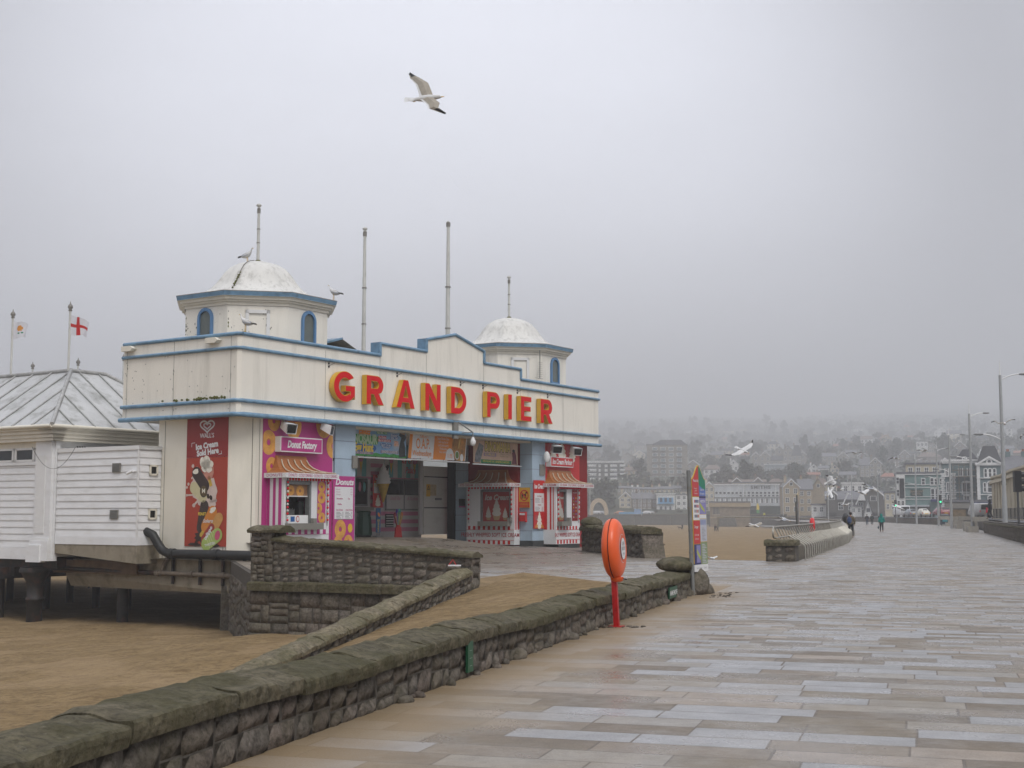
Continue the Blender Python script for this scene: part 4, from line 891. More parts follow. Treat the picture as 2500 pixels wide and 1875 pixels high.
    for aa in (a0+.16, a1-.13):
        for i in range(13): mb.ell(f.p(aa, d+.05, 2.80-i*.115), (.045, .045, .045), bulb if i % 2 == 0 else bulbc, 8, 5)
        mb.tube([f.p(aa, d+.03, 2.95), f.p(aa, d+.03, 1.2)], .012, black, 4)
    mb.build('festoon_bulbs', k)
    mb = MB(); awning(mb, f, aw[0], aw[1], aw[2], zA, 3.80, copper, None, None, None, None)
    awn = mb.build('awning', k)
    mb = MB(); tm = textpink if dn else textred
    W_ = aw[1]-aw[0]; mb.text(txt, f, (aw[0]+aw[1])/2, zA-.088, aw[2]+.036, .155, tm, off=.0015, sx=txtfit(txt, W_*.96, .155))
    fs = Fr(f.p(aw[0], 0, 0), f.en, -f.ex) if not side_right else Fr(f.p(aw[1], aw[2], 0), -f.en, f.ex)
    q = aw[2]/2; mb.text(sidetxt, fs, q, zA-.088, .006, .155, tm, off=.0015, sx=txtfit(sidetxt, aw[2]*.88, .155)); mb.build('lettering', awn)
    return k
def txtfit(t, w_, size):
    cu = bpy.data.curves.new('t', 'FONT'); cu.body = t; cu.size = size; ob = bpy.data.objects.new('t', cu); me = bpy.data.meshes.new_from_object(ob)
    x = [v.co.x for v in me.vertices]; r_ = w_/(max(x)-min(x)); bpy.data.objects.remove(ob); bpy.data.curves.remove(cu); bpy.data.meshes.remove(me); return r_
uv = lambda px, n: on_v(px, 1200, O_-n)[0]
# back panels above the kiosks
mb = MB(); f = FF2
pk0, pk1 = uv(639, 0), 5.46
mb.box((pk0, 0, 0), (pk1, .02, 5.12), pink, f)
for px, py, r_ in ((655, 1080, .46), (716, 1040, .50), (790, 1037, .52), (813, 1090, .48), (662, 1138, .34), (668, 1028, .38)):
    a, z = on_v(px, py, O_); donut(mb, f, a, z, r_, .026, .86, clip=(pk0, 0, pk1, 5.1))
pw = mb.build('pink_donut_panel', eb)
dk = kiosk('donut_kiosk', FF2, uv(693, .85), uv(804, .85), .85, pink, 'magenta and white striped donut kiosk with copper awning and serving hatch', (uv(697, 1.1), uv(826, 1.1), 1.1), (uv(698, .85)+.03, uv(756, .85)), '· DONUTS · COLD DRINKS · DONUTS · COLD DRINKS ·', '· DONUTS ·', None, (uv(775, .85), uv(795, .85)), True)
mb = MB(); f = Fr(FF2.p(0, 0, 0), E1, -E2); a0, a1 = uv(683, .3), uv(785.5, .3)
mb.box((a0, .02, 3.93), (a1, .30, 4.50), whitev, f); sg = mb.build('sign', label='magenta box sign with white lettering above the donut kiosk awning', cat='sign')
mb = MB(); mb.box((a0+.04, .30, 3.97), (a1-.04, .306, 4.46), pink, f); mb.text('Donut Factory', f, (a0+a1)/2, 4.21, .312, .36, whitev, off=.016, shear=.22, sx=txtfit('Donut Factory', (a1-a0)*.68, .36)); mb.build('sign_face', sg)
def board(name, f, a0, a1, z0, z1, n, lab, mbg, cat='menu board', fn=None, thick=.02):
    mb = MB(); mb.box((a0, n-thick, z0), (a1, n, z1), mbg, f); o_ = mb.build(name, label=lab, cat=cat)
    if fn: mb = MB(); fn(mb, a0, a1, z0, z1, n+.004); mb.build('print', o_)
    return o_
m_txt = M('print_dark_pink', (.40, .06, .22), .5, 0); m_grey = M('print_grey', (.22, .21, .22), .5, 0)
def menu_d(mb, a0, a1, z0, z1, n):
    f = FF2; w_ = a1-a0; mb.text('Donuts', f, a0+w_*.52, z1-.24, n, .32, whitev, off=.014, shear=.2, sx=txtfit('Donuts', w_*.8, .32))
    mb.rect(f, a0+.1, z0+1.02, a1-.1, z1-.42, n, whitev); n += .004
    for i in range(3): mb.text(('3 Donuts', '5 Donuts', '12 Donuts')[i], f, a0+.16, z1-.52-.1*i, n, .07, textpink, 'LEFT'); mb.text(('4.50', '5.95', '7.95')[i], f, a1-.15, z1-.52-.1*i, n, .07, textpink, 'RIGHT')
    for (t, x, y) in (('Smoothies', .3, .88), ('Tea', .72, .88), ('Waffles', .3, 1.1), ('Hot Drinks', .3, 1.32), ('Cold Drinks', .74, 1.32)): mb.text(t, f, a0+w_*x, z1-y, n, .085, textpink, shear=.2, off=.003)
    for i in range(6):
        for x in (.16, .56): mb.rect(f, a0+w_*x, z1-1.42-.055*i, a0+w_*(x+.17+.05*(i % 3)), z1-1.40-.055*i, n, m_grey); mb.rect(f, a0+w_*(x+.27), z1-1.42-.055*i, a0+w_*(x+.32), z1-1.40-.055*i, n, m_grey)
    donut(mb, f, a0+w_*.35, z0+.62, .37, n, .9); donut(mb, f, a0+w_*.25, z0+.14, .24, n+.003, clip=(a0, z0, a1, z1)); donut(mb, f, a0+w_*.72, z0+.14, .26, n+.003, clip=(a0, z0, a1, z1)); mb.disc(f, a0+w_*.8, z0+.66, .14, .18, n, M('yellow_flash', (.62, .42, .03), .5, 0))
board('menu_board', FF2, uv(812, .05), uv(865, .05), .43, 3.12, .07, 'tall magenta donut price board with yellow flash on the pale blue pillar', pink, fn=menu_d)
# ice cream kiosk A on the passage side and B on the front
ua = lambda px, n: -(on_u(px, 1250, UA-n)[0]-O_)
kA = kiosk('ice_cream_kiosk', FA, ua(1139, .5), ua(1270, .0)-.02, .5, redv, 'red and white ice cream kiosk in the passage with shuttered hatch under a banner', (ua(1119, .95), ua(1245, .95), .95), (ua(1176, .5), ua(1243, .5)), '· ICE CREAM · COLD DRINKS · ICE CREAM ·', 'ICE CREAM ·', 'FRESHLY WHIPPED SOFT ICE CREAM', None, False, basez=.18, side_right=True)
kB = kiosk('ice_cream_kiosk', FF2, uv(1357, .75), uv(1415, .75), .75, redv, 'narrow red and white ice cream kiosk at the right front corner of the entrance', (uv(1364, 1.0), uv(1449, 1.0), 1.0), (uv(1361, .75), uv(1381, .75)), 'ICE CREAM · COLD DRINKS · ICE CREAM · COLD DRINKS', 'ICE CREAM ·', 'SHLY WHIPPED SOFT ICE CREAM', (uv(1396, .75), uv(1410, .75)), False, basez=.2)
mb = MB(); mb.box((21.18, -.3, 0), (uv(1416, .75), .72, .2), M('dark_kiosk_plinth', (.04, .045, .045), .6, .1), FF2); mb.build('plinth', kB)
mb = MB(); a0, a1 = 21.16, uv(1414, 0); mb.box((a0, -.3, 0), (a1, .02, 5.12), redv, FF2)
for q, sc_ in ((.22, .9), (.48, 1.15), (.78, .95)):
    bx = a0+q*(a1-a0); bz = 4.36
    for t, rr in ((.0, .30), (.18, .33), (.36, .30), (.52, .22), (.64, .12)): mb.disc(FF2, bx+.02*math.sin(t*9), min(5.0, bz+t*sc_), rr*sc_, .13*sc_, .026+t*.002, creamf, 12)
mb.build('red_panel', eb)
mb = MB(); a0, a1 = uv(1345, .3), uv(1400, .3); mb.box((a0, .02, 3.96), (a1, .30, 4.45), whitev, FF2); sg = mb.build('sign', label='red box sign with white lettering above the right front ice cream kiosk', cat='sign')
mb = MB(); mb.box((a0+.04, .30, 4.0), (a1-.04, .306, 4.41), redv, FF2); mb.text('Ice Cream Parlour', FF2, (a0+a1)/2, 4.2, .312, .34, whitev, off=.014, shear=.2, sx=txtfit('Ice Cream Parlour', (a1-a0)*.86, .34)); mb.build('sign_face', sg)
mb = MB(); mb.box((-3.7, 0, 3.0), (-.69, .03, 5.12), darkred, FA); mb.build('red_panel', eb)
def menu_i(mb, a0, a1, z0, z1, n):
    f = FF2; w_ = a1-a0; mb.text('Ice Cream', f, (a0+a1)/2, z1-.3, n, .3, whitev, off=.014, shear=.2, sx=txtfit('Ice Cream', w_*.86, .3))
    mb.rect(f, a0+.07, z0+.82, a1-.07, z1-.62, n, whitev)
    for i, t in enumerate(('Ice Cream', 'Sundaes', 'Flakes')): mb.text(t, f, (a0+a1)/2, z1-.76-.42*i, n+.004, .09, textred, shear=.2, off=.003)
    for j in range(3):
        for i in range(4): mb.rect(f, a0+.12, z1-.88-.42*j-.06*i, a0+.5+.06*(i % 2), z1-.86-.42*j-.06*i, n+.004, m_grey); mb.rect(f, a1-.3, z1-.88-.42*j-.06*i, a1-.14, z1-.86-.42*j-.06*i, n+.004, textred)
    for t, rr in ((.1, .16), (.25, .22), (.42, .19), (.56, .13), (.68, .07)): mb.disc(f, (a0+a1)/2, z0+t, rr, .12, n+.004+t*.002, creamf, 12)
    mb.fpoly(f, [(a0+.05, z0+.04), (a1-.05, z0+.04), (a1-.25, z0+.24), (a0+.25, z0+.24)], n+.004, M('orange_sundae', (.55, .22, .04), .5, .3, 8))
board('menu_board', FF2, uv(1302, .08), uv(1329, .08), .95, 3.27, .10, 'tall red ice cream price board with white panel on the corner pillar', redv, fn=menu_i)
fcs = Fr(B(UA-.06, O_, 0), -E2, -E1)
def nodog(mb, a0, a1, z0, z1, n):
    f = fcs; n -= .02; cx = (a0+a1)/2; cz = z1-.38; mb.rect(f, a0+.02, z0+.3, a1-.02, z1-.02, n, yellow); n += .003
    k = 24; 
    for i in range(k): t0, t1 = 2*math.pi*i/k, 2*math.pi*(i+1)/k; mb.add([f.p(cx+.25*math.cos(t0), n+.004, cz+.27*math.sin(t0)), f.p(cx+.25*math.cos(t1), n+.004, cz+.27*math.sin(t1)), f.p(cx+.20*math.cos(t1), n+.004, cz+.22*math.sin(t1)), f.p(cx+.20*math.cos(t0), n+.004, cz+.22*math.sin(t0))], [(0, 1, 2, 3)], redv)
    mb.fpoly(f, [(cx-.14, cz-.02), (cx+.08, cz), (cx+.10, cz+.10), (cx+.17, cz+.08), (cx+.16, cz+.14), (cx+.09, cz+.18), (cx+.05, cz+.07), (cx-.14, cz+.06), (cx-.18, cz+.12)], n, black)
    for q in (-.13, -.07, .03, .08): mb.fpoly(f, [(cx+q-.015, cz-.15), (cx+q+.015, cz-.15), (cx+q+.03, cz+.03), (cx+q-.03, cz+.03)], n, black)
    mb.fpoly(f, [(cx-.19, cz+.14), (cx-.14, cz+.18), (cx+.18, cz-.15), (cx+.14, cz-.18)], n+.003, redv)
    mb.rect(f, a0+.02, z0+.02, a1-.02, z0+.28, n, redv)
    for i in range(3): mb.rect(f, a0+.08, z0+.07+.07*i, a1-.08, z0+.09+.07*i, n+.003, yellow)
fcs = Fr(B(UA-.08, O_+.02, 0), -E2, -E1)
mb = MB(); 
a0, a1 = -.64, -.02; mb.box((a0, .0, 1.95), (a1, .03, 2.92), yellow, fcs); sg = mb.build('sign', label='yellow no-dogs sign with crossed dog symbol and red strip on the pale blue pillar', cat='sign')
mb = MB(); nodog(mb, a0, a1, 1.95, 2.92, .055); mb.build('print', sg)
mb = MB(); mb.box((-.55, .0, 1.30), (-.2, .14, 1.76), redv, fcs); mb.box((-.52, .14, 1.6), (-.23, .16, 1.70), whitev, fcs); mb.lathe(fcs.p(-.2, .1, 1.26), [(.05, 0), (.08, .06), (.05, .12)], redv, 8)
mb.build('dispenser_box', label='small red wall box with white label below the no-dogs sign', cat='wall box')
mb = MB(); mb.box((21.0, -.0, 3.55), (21.12, .06, 4.0), greyst, FF2); mb.box((20.6, 0.03, 3.5), (21.0, .07, 4.05), greyst, FF2); mb.build('junction_box', label='grey metal junction box high on the corner pillar', cat='wall box')
mb = MB(); mb.box((6.6, .03, 3.45), (6.86, .12, 3.95), greyst, FF2); mb.build('junction_box', label='grey metal box fixed at the right edge of the pillar beside the banners', cat='wall box')
# banners across the opening
FB = Fr(B(0, .9, 0), E1, -E2); ub = lambda px, py=1110: on_v(px, py, .9)
def banner(name, a0, a1, z0, z1, lab, mbg, fn, skew=0):
    mb = MB(); f = FB
    mb.prism(f, [(a0, z0), (a1, z0), (a1+skew, z1), (a0+skew, z1)], 0, .02, mbg); o_ = mb.build(name, label=lab, cat='banner')
    mb = MB(); fn(mb, f, a0, a1, z0, z1, .025); mb.build('print', o_)
    mb = MB(); mb.tube([f.p(a0-.05, .03, z0-.06), f.p(a1+.3, .03, z0-.06)], .035, whitev, 6); mb.tube([f.p(a0+skew, .03, z1+.08), f.p(a1+skew, .03, z1+.08)], .03, whitev, 6)
    for i in range(6): aa = a0+(a1-a0)*i/5; mb.tube([f.p(aa, .03, z0+.03), f.p(aa, .04, z0-.1)], .012, black, 4)
    mb.build('frame', o_); return o_
skyb = M('banner_sky_blue', (.20, .36, .55), .5, .15, 1.5, stain=(.6, .5, .38), sscale=(.8, .8, .8), samt=.8); grassg = M('banner_green', (.05, .28, .06), .5, .35, 6)
deepb = M('banner_deep_blue', (.01, .10, .32), .5, 0); orr = M('banner_orange', (.72, .24, .03), .5, .05); yl = M('banner_yellow', (.75, .55, .06), .5, 0); purp = M('banner_mauve', (.24, .17, .24), .5, 0); dinob = M('banner_dino_dark', (.035, .045, .045), .5, .5, 5); dinot = M('banner_dino_tan', (.35, .25, .16), .5, .4, 5)
def easter(mb, f, a0, a1, z0, z1, n):
    w_, h = a1-a0, z1-z0
    X = lambda x: a0+w_*x; Z = lambda z: z0+h*z
    mb.fpoly(f, [(X(0), Z(0))]+[(X(i/12), Z(.09+.04*(i % 2))) for i in range(13)]+[(X(1), Z(0))], n, grassg)
    mb.fpoly(f, [(X(0), Z(.16)), (X(.38), Z(.16)), (X(.42), Z(.26)), (X(.40), Z(.36)), (X(0), Z(.40))], n+.003, deepb)
    mb.fpoly(f, [(X(0), Z(.42)), (X(.44), Z(.40)), (X(.47), Z(.68)), (X(0), Z(.72))], n+.003, grassg)
    mb.text('Easter', f, X(.20), Z(.84), n+.008, .42, orr, off=.03, sx=.72); mb.text('NOSAUR', f, X(.215), Z(.56), n+.008, .52, M('banner_lime', (.42, .55, .35), .5, 0), off=.03, sx=.70)
    mb.text('Egg Hunt', f, X(.185), Z(.28), n+.008, .46, yl, off=.025, sx=.70)
    mb.rect(f, X(0), Z(.06), X(.36), Z(.15), n+.004, purp); mb.text('12th - 21st April 2025', f, X(.17), Z(.105), n+.008, .13, whitev, sx=.8)
    for (x, z, ww, t, m) in ((.52, .82, .2, 'FREE FAMILY FUN', grassg), (.53, .67, .15, 'Face Painting', redv), (.57, .56, .25, 'Meet the Easter Bunny', redv), (.76, .76, .14, 'Easter', deepb), (.76, .68, .16, 'Sweet Treats', deepb), (.80, .52, .08, 'Arts &', orr), (.80, .44, .09, 'Crafts', orr), (.60, .42, .22, 'Discover The Giant', deepb), (.60, .34, .16, 'Pterodactyl', deepb), (.67, .18, .34, 'GRANDPIER.CO.UK/EASTER', purp)):
        mb.rect(f, X(x-ww/2), Z(z-.045), X(x+ww/2), Z(z+.045), n+.004, m); mb.text(t, f, X(x), Z(z), n+.008, .15, whitev, sx=txtfit(t, w_*ww*.9, .15), off=.002)
    mb.fpoly(f, [(X(.86), Z(.02)), (X(.98), Z(.04)), (X(.985), Z(.35)), (X(.95), Z(.55)), (X(1.0), Z(.72)), (X(.96), Z(.9)), (X(.88), Z(.92)), (X(.85), Z(.78)), (X(.90), Z(.70)), (X(.87), Z(.5)), (X(.85), Z(.25))], n+.004, dinob)
    mb.fpoly(f, [(X(.89), Z(.84)), (X(.97), Z(.8)), (X(.96), Z(.88)), (X(.9), Z(.9))], n+.008, dinot)
a0, _ = ub(862); a1, zt_ = ub(991, 1056); _, zb_ = ub(991, 1119)
banner('banner', a0, a1, zb_, zt_+.12, 'blue and green easter egg hunt banner with a dinosaur, leftmost across the entrance', skyb, easter)
def oap(mb, f, a0, a1, z0, z1, n):
    w_, h = a1-a0, z1-z0; X = lambda x: a0+w_*x; Z = lambda z: z0+h*z; sk = .14
    P = lambda x, z: (X(x)+sk*z, Z(z))
    mb.fpoly(f, [P(0, 0), P(.05, 0), P(.05, 1), P(0, 1)], n, orr); mb.fpoly(f, [P(.42, 0), P(.74, 0), P(.74, 1), P(.42, 1)], n, orr)
    mb.fpoly(f, [P(.74, 0), P(.985, 0), P(.985, 1), P(.74, 1)], n, M('fish_and_chips_print', (.40, .19, .04), .5, .6, 3.5))
    mb.text("Tiffany's", f, X(.26), Z(.84), n+.004, .2, orr, shear=.3); mb.text('O.A.P.', f, X(.25), Z(.55), n+.004, .62, orr, off=.006, sx=.62); mb.text('Wednesdays', f, X(.23), Z(.2), n+.004, .34, orr, off=.004, sx=txtfit('Wednesdays', w_*.32, .34), shear=.1)
    for i, t in enumerate(('Enjoy Fish & Chips', 'with any hot or', 'cold drink every', 'Wednesday', 'from midday')): mb.text(t, f, X(.60), Z(.82-.13*i), n+.004, .16, whitev, sx=.72)
    mb.disc(f, X(.715), Z(.2), .28, .34, n+.006, whitev, 20, a0=0, a1=360) if 0 else mb.fpoly(f, [P(.63, 0.01)]+[(X(.715)+.3*math.cos(R(180-180*i/12)), Z(.17)+.34*math.sin(R(180-180*i/12))) for i in range(13)]+[P(.80, .01)], n+.006, whitev)
    mb.text('11.95', f, X(.715), Z(.16), n+.01, .26, orr, sx=.68, off=.004)
    mb.disc(f, X(.845), Z(.22), .17, .2, n+.006, whitev); mb.disc(f, X(.845), Z(.22), .13, .16, n+.009, M('peas_print', (.12, .20, .03), .5, .5, 20)); mb.disc(f, X(.93), Z(.13), .13, .17, n+.006, whitev); mb.disc(f, X(.89), Z(.72), .05, .3, n+.006, M('lemon_print', (.6, .42, .12), .5, .2), rot=-.3)
a0, _ = ub(995, 1120); a1, zb2 = ub(1135, 1126); _, zt2 = ub(1140, 1068)
banner('banner', a0, a1, zb2, zt2+.05, 'white and orange banner with a fish and chips picture, middle of the three', whitev, oap, skew=.14)
def dinom(mb, f, a0, a1, z0, z1, n):
    w_, h = a1-a0, z1-z0; X = lambda x: a0+w_*x; Z = lambda z: z0+h*z
    mb.rect(f, X(0.16), Z(0), X(.85), Z(.17), n, M('banner_jungle_green', (.01, .16, .06), .5, .2, 5)); mb.text('OPEN 10-6 EVERY DAY - GRANDPIER.CO.UK/EVENTS', f, X(.5), Z(.09), n+.004, .13, yl, sx=txtfit('OPEN 10-6 EVERY DAY - GRANDPIER.CO.UK/EVENTS', w_*.6, .13))
    mb.text('DINOMANIA', f, X(.53), Z(.74), n+.004, .62, M('dino_letter_shadow', (.10, .07, .01), .5, 0), off=.04, sx=txtfit('DINOMANIA', w_*.58, .62), shear=.06); mb.text('DINOMANIA', f, X(.53), Z(.75), n+.008, .62, M('dino_letter_gold', (.55, .42, .10), .5, .2, 5), off=.012, sx=txtfit('DINOMANIA', w_*.57, .62), shear=.06)
    mb.rect(f, X(.22), Z(.32), X(.5), Z(.48), n, purp); mb.text('5-21 APRIL 2025', f, X(.36), Z(.40), n+.004, .16, yl, sx=.72)
    for z in (.46, .36): mb.text('Interactive Shows', f, X(.68), Z(z), n+.004, .13, M('print_olive', (.22, .18, .08), .5, 0), sx=.8)
    mb.fpoly(f, [(X(.02), Z(.02)), (X(.14), Z(.02)), (X(.2), Z(.5)), (X(.22), Z(.78)), (X(.12), Z(.9)), (X(.08), Z(.62)), (X(.04), Z(.4))], n, M('print_dino_grey', (.16, .17, .18), .5, .5, 6))
    mb.fpoly(f, [(X(.86), Z(.02)), (X(.98), Z(.02)), (X(.96), Z(.45)), (X(.93), Z(.62)), (X(.86), Z(.55)), (X(.88), Z(.3))], n, M('print_figure_maroon', (.14, .04, .05), .5, .5, 6)); mb.disc(f, X(.9), Z(.64), .12, .07, n+.004, dinob)
a0, _ = ub(1155, 1130); a1, zb3 = ub(1263, 1138); _, zt3 = ub(1263, 1083)
banner('banner', a0, a1, zb3+.05, zt3, 'sandy pink dinosaur event banner with gold lettering, rightmost, above the passage kiosk', M('banner_sand_pink', (.50, .34, .24), .5, .15, 2), dinom)
# projecting security lights and cameras
def flood(f, a, z, n, lab, rot=0):
    g = Fr(f.p(a, n, z), (Matrix.Rotation(rot, 3, 'Z') @ f.ex), (Matrix.Rotation(rot, 3, 'Z') @ f.en)); t = thing('floodlight', g.p(0, 0, 0), lab, 'floodlight', 'floodlights under the canopy')
    mb = MB(); mb.add([g.p(-.26, .35, -.26), g.p(.26, .35, -.26), g.p(.28, .42, .10), g.p(-.28, .42, .10), g.p(-.18, -.05, -.02), g.p(.18, -.05, -.02), g.p(.15, .0, .22), g.p(-.15, .0, .22)], [(0, 1, 5, 4), (1, 2, 6, 5), (2, 3, 7, 6), (3, 0, 4, 7), (4, 5, 6, 7)], white)
    mb.tube([g.p(0, 0, .2), g.p(0, -.2, .35)], .04, white, 6); mb.build('housing', t)
    mb = MB(); mb.add([g.p(-.22, .352, -.22), g.p(.22, .352, -.22), g.p(.24, .412, .06), g.p(-.24, .412, .06)], [(0, 1, 2, 3)], glassd); mb.build('lamp_glass', t)
a, z = on_v(704, 1043, -.1); flood(FF2, a, z, .25, 'white floodlight above the donut sign, left one over the magenta wall')
a, z = on_v(797, 1046, -.1); flood(FF2, a, z, .25, 'white floodlight beside the first blue pillar over the magenta wall', .5)
a, z = on_v(1362, 1095, -.1); flood(FF2, a, z, .25, 'white floodlight over the ice cream cone panel nearest the corner pillar', -.6)
a, z = on_v(1407, 1100, -.1); flood(FF2, a, z, .25, 'white floodlight at the far right edge of the red cone panel', -.3)
t = thing('security_camera', B(13.1, -.2, 5.5), 'dome security camera on a bracket and grey box under the big letters', 'camera')
a, z = on_v(1110, 1046, 0); mb = MB(); mb.box((a-.2, 0, z-.45), (a+.12, .12, z+.35), greyst, FF); mb.tube([FF.p(a+.1, .1, z+.3), FF.p(a+.75, .45, z-.15), FF.p(a+.75, .45, z-.4)], .03, greym, 6); mb.tube([FF.p(a+.1, .1, z-.2), FF.p(a+.7, .42, z-.15)], .02, greym, 6); mb.build('bracket', t)
mb = MB(); mb.lathe(FF.p(a+.75, .45, z-.85), [(.01, .1), (.08, .13), (.12, .2), (.13, .3), (.08, .42), (.04, .5)], white, 12); mb.build('camera_dome', t)
mb = MB(); c_ = B(25.3, -.1, 4.6); mb.ell(FF2.p(uv(1335, .3), .3, 4.4), (.16, .1, .28), white, 10, 8); mb.build('alarm_box', label='white oval alarm box at the left edge of the red cone panel', cat='alarm box')
t = thing('tv_aerial', tR[0], 'spiky tv aerial hanging off the right turret cornice', 'aerial')
mb = MB(); a, z = on_v(1318, 880, .95); p = B(a, .95, z)
mb.tube([p+UP*.5, p+UP*-.9], .025, greym, 5)
for i in range(9): mb.tube([p+UP*(-.1-.1*i)-E1*(.35*(.5+.06*i)), p+UP*(-.1-.1*i)+E1*.25], .008, black, 3)
mb.tube([p+UP*-.9-E1*.4, p+UP*-.9+E1*.3], .012, black, 4); mb.build('aerial_array', t)
# masts on the roof
def mast(u, v, z0, z1, r0, r1, lab, ball=True):
    p = B(u, v, 0); t = thing('flagpole', p+UP*z0, lab, 'flagpole', 'bare white poles on the pier entrance roof'); mb = MB(); mb.tube([p+UP*z0, p+UP*(z0+(z1-z0)*.55), p+UP*z1], [r0, (r0+r1)/2*1.05, r1], posts, 10)
    for z_ in (.35, .6): mb.tube([p+UP*(z0+(z1-z0)*z_-.02), p+UP*(z0+(z1-z0)*z_+.02)], r0*1.15, leadg, 8)
    mb.build('pole', t); mb = MB(); mb.tube([p+UP*(z1-.25), p+UP*(z1-.05)], r1*1.4, leadg, 8)
    if ball: mb.lathe(p+UP*(z1-.02), [(.03, 0), (.05, .03), (.10, .07), (.11, .11), (.08, .15), (.02, .17)], posts, 12)
    mb.build('finial', t)
a, z = on_v(628, 505, 3.8); mast(4.73, 3.8, 11.8, z, .065, .05, 'short bare white pole with ball top on the left dome')
a, z = on_v(1251, 683, 3.8); mast(23.2, 3.8, 11.8, z, .065, .05, 'short bare white pole with ball top on the right dome')
a, z = on_v(891, 563, 2.0); mast(a, 2.0, 7.5, z, .095, .06, 'tall bare white pole with ball top behind the stepped parapet')
a, z = on_v(1094.5, 541, 2.0); mast(a, 2.0, 7.5, z, .12, .07, 'tallest bare white pole without ball behind the gable peak', False)
# ---------------------------------------------------------------- inside the passage
D2 = 80
def uvz(px, py, v): return on_v(px, py, v)
VB = 6.3; FP = Fr(B(0, VB, 0), E1, -E2); up_ = lambda px, py=1250: on_v(px, py, VB)
ip = thing('ice_cream_booth', B(8, VB, 0), 'pink and turquoise striped ice cream booth deep inside the entrance passage', 'kiosk')
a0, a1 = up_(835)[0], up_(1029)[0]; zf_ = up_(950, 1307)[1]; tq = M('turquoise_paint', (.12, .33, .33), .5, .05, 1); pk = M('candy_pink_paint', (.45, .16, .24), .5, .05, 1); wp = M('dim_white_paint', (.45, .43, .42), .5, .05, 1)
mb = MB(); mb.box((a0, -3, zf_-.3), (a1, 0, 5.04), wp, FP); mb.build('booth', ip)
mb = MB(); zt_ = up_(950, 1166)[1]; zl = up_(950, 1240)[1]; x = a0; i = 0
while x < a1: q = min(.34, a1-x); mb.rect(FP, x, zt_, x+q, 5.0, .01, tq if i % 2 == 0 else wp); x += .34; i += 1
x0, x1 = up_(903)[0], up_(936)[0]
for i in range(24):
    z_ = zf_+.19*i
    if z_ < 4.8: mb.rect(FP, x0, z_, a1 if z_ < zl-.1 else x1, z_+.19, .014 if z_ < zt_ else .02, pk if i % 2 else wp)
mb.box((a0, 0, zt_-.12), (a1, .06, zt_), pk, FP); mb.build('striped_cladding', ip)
mb = MB(); mb.text('Ice Cream', FP, up_(1000)[0], zt_+.85, .03, .42, redv, shear=.3, off=.005, sx=.8); mb.text('Palace', FP, up_(1000)[0], zt_+.38, .03, .42, redv, shear=.3, off=.005, sx=.8)
for px in (879, 953, 1010):
    a = up_(px)[0]; mb.fpoly(FP, [(a-.15, zt_+.85), (a, zt_+.15), (a+.15, zt_+.85)], .03, conem); mb.disc(FP, a, zt_+.92, .18, .24, .034, pk, 12)
mb.build('lettering', ip)
for p0, p1, lb in ((836, 893, 0), (941, 982, 1), (985, 1022, 1)):
    b0, b1 = up_(p0)[0], up_(p1)[0]; zz0, zz1 = up_(950, 1242)[1], up_(950, 1166)[1]-.1
    if not lb: zz0 += .2
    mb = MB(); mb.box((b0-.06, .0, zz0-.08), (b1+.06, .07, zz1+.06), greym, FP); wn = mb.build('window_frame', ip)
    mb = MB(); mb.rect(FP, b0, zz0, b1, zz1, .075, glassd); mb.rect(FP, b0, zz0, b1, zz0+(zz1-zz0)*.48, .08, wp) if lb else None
    if lb: mb.text('Snack Bar' if p0 < 960 else '& Slushies', FP, (b0+b1)/2, zz0+.5, .085, .26, pk, shear=.3, sx=.8)
    else:
        for j, mm in enumerate((tq, pk)): mb.disc(FP, b1-.22-.33*j, zz1-.38, .1, .24, .08, mm, 8)
    mb.build('window', wn)
mb = MB(); mb.box((up_(838)[0], 0, up_(900, 1246)[1]), (up_(897)[0], .4, up_(900, 1238)[1]), greyst, FP); mb.box((up_(940)[0], .0, up_(950, 1287)[1]), (up_(958)[0], .08, up_(950, 1255)[1]), black, FP)
for i in range(5): z_ = up_(950, 1285)[1]+.12*i; mb.box((up_(940)[0], .08, z_), (up_(957)[0], .1, z_+.05), wp, FP)
mb.build('counter_and_grille', ip)
def mred(mb, a0, a1, z0, z1, n):
    f = FPn; mb.text('Ice Cream', f, (a0+a1)/2, z1-.18, n, .17, whitev, shear=.2, sx=.7); mb.rect(f, a0+.06, z0+.68, a1-.06, z0+1.15, n, whitev); 
    for i in range(5): mb.rect(f, a0+.06, z1-.34-.06*i, a1-.2, z1-.32-.06*i, n, yl)
    for t, rr in ((.15, .2), (.28, .19), (.40, .13), (.5, .07)): mb.disc(f, (a0+a1)/2, z0+t, rr, .1, n+.005+t*.002, creamf, 12)
FPn = Fr(B(0, VB-.1, 0), E1, -E2)
board('menu_board', FPn, up_(903)[0], up_(927)[0], up_(915, 1239)[1], up_(915, 1159)[1], .08, 'red price board on the booth wall next to the giant cone', redv, fn=mred)
# giant cone
a, z = on_v(936, 1180, VB-.45); c = B(a, VB-.45, z); mb = MB(); mb.lathe(c+UP*-1.2, [(.03, .3), (.17, .78), (.28, 1.17), (.30, 1.2)], conem, 14); t = thing('ice_cream_cone_model', c, 'giant model ice cream cone with white swirl and flake on the booth wall', 'display model')
mb.build('cone', t); mb = MB(); mb.lathe(c+UP*-.02, [(.30, 0), (.36, .08), (.30, .14), (.35, .23), (.27, .31), (.29, .39), (.2, .47), (.22, .55), (.13, .65), (.14, .72), (.05, .86), (.01, .98)], whitev, 14); mb.box((-.05, -.05, 0), (.05, .05, .01), black)
mb.tube([c+UP*.62+E1*.15, c+UP*.85+E1*.35], .08, black, 8); mb.build('swirl', t)
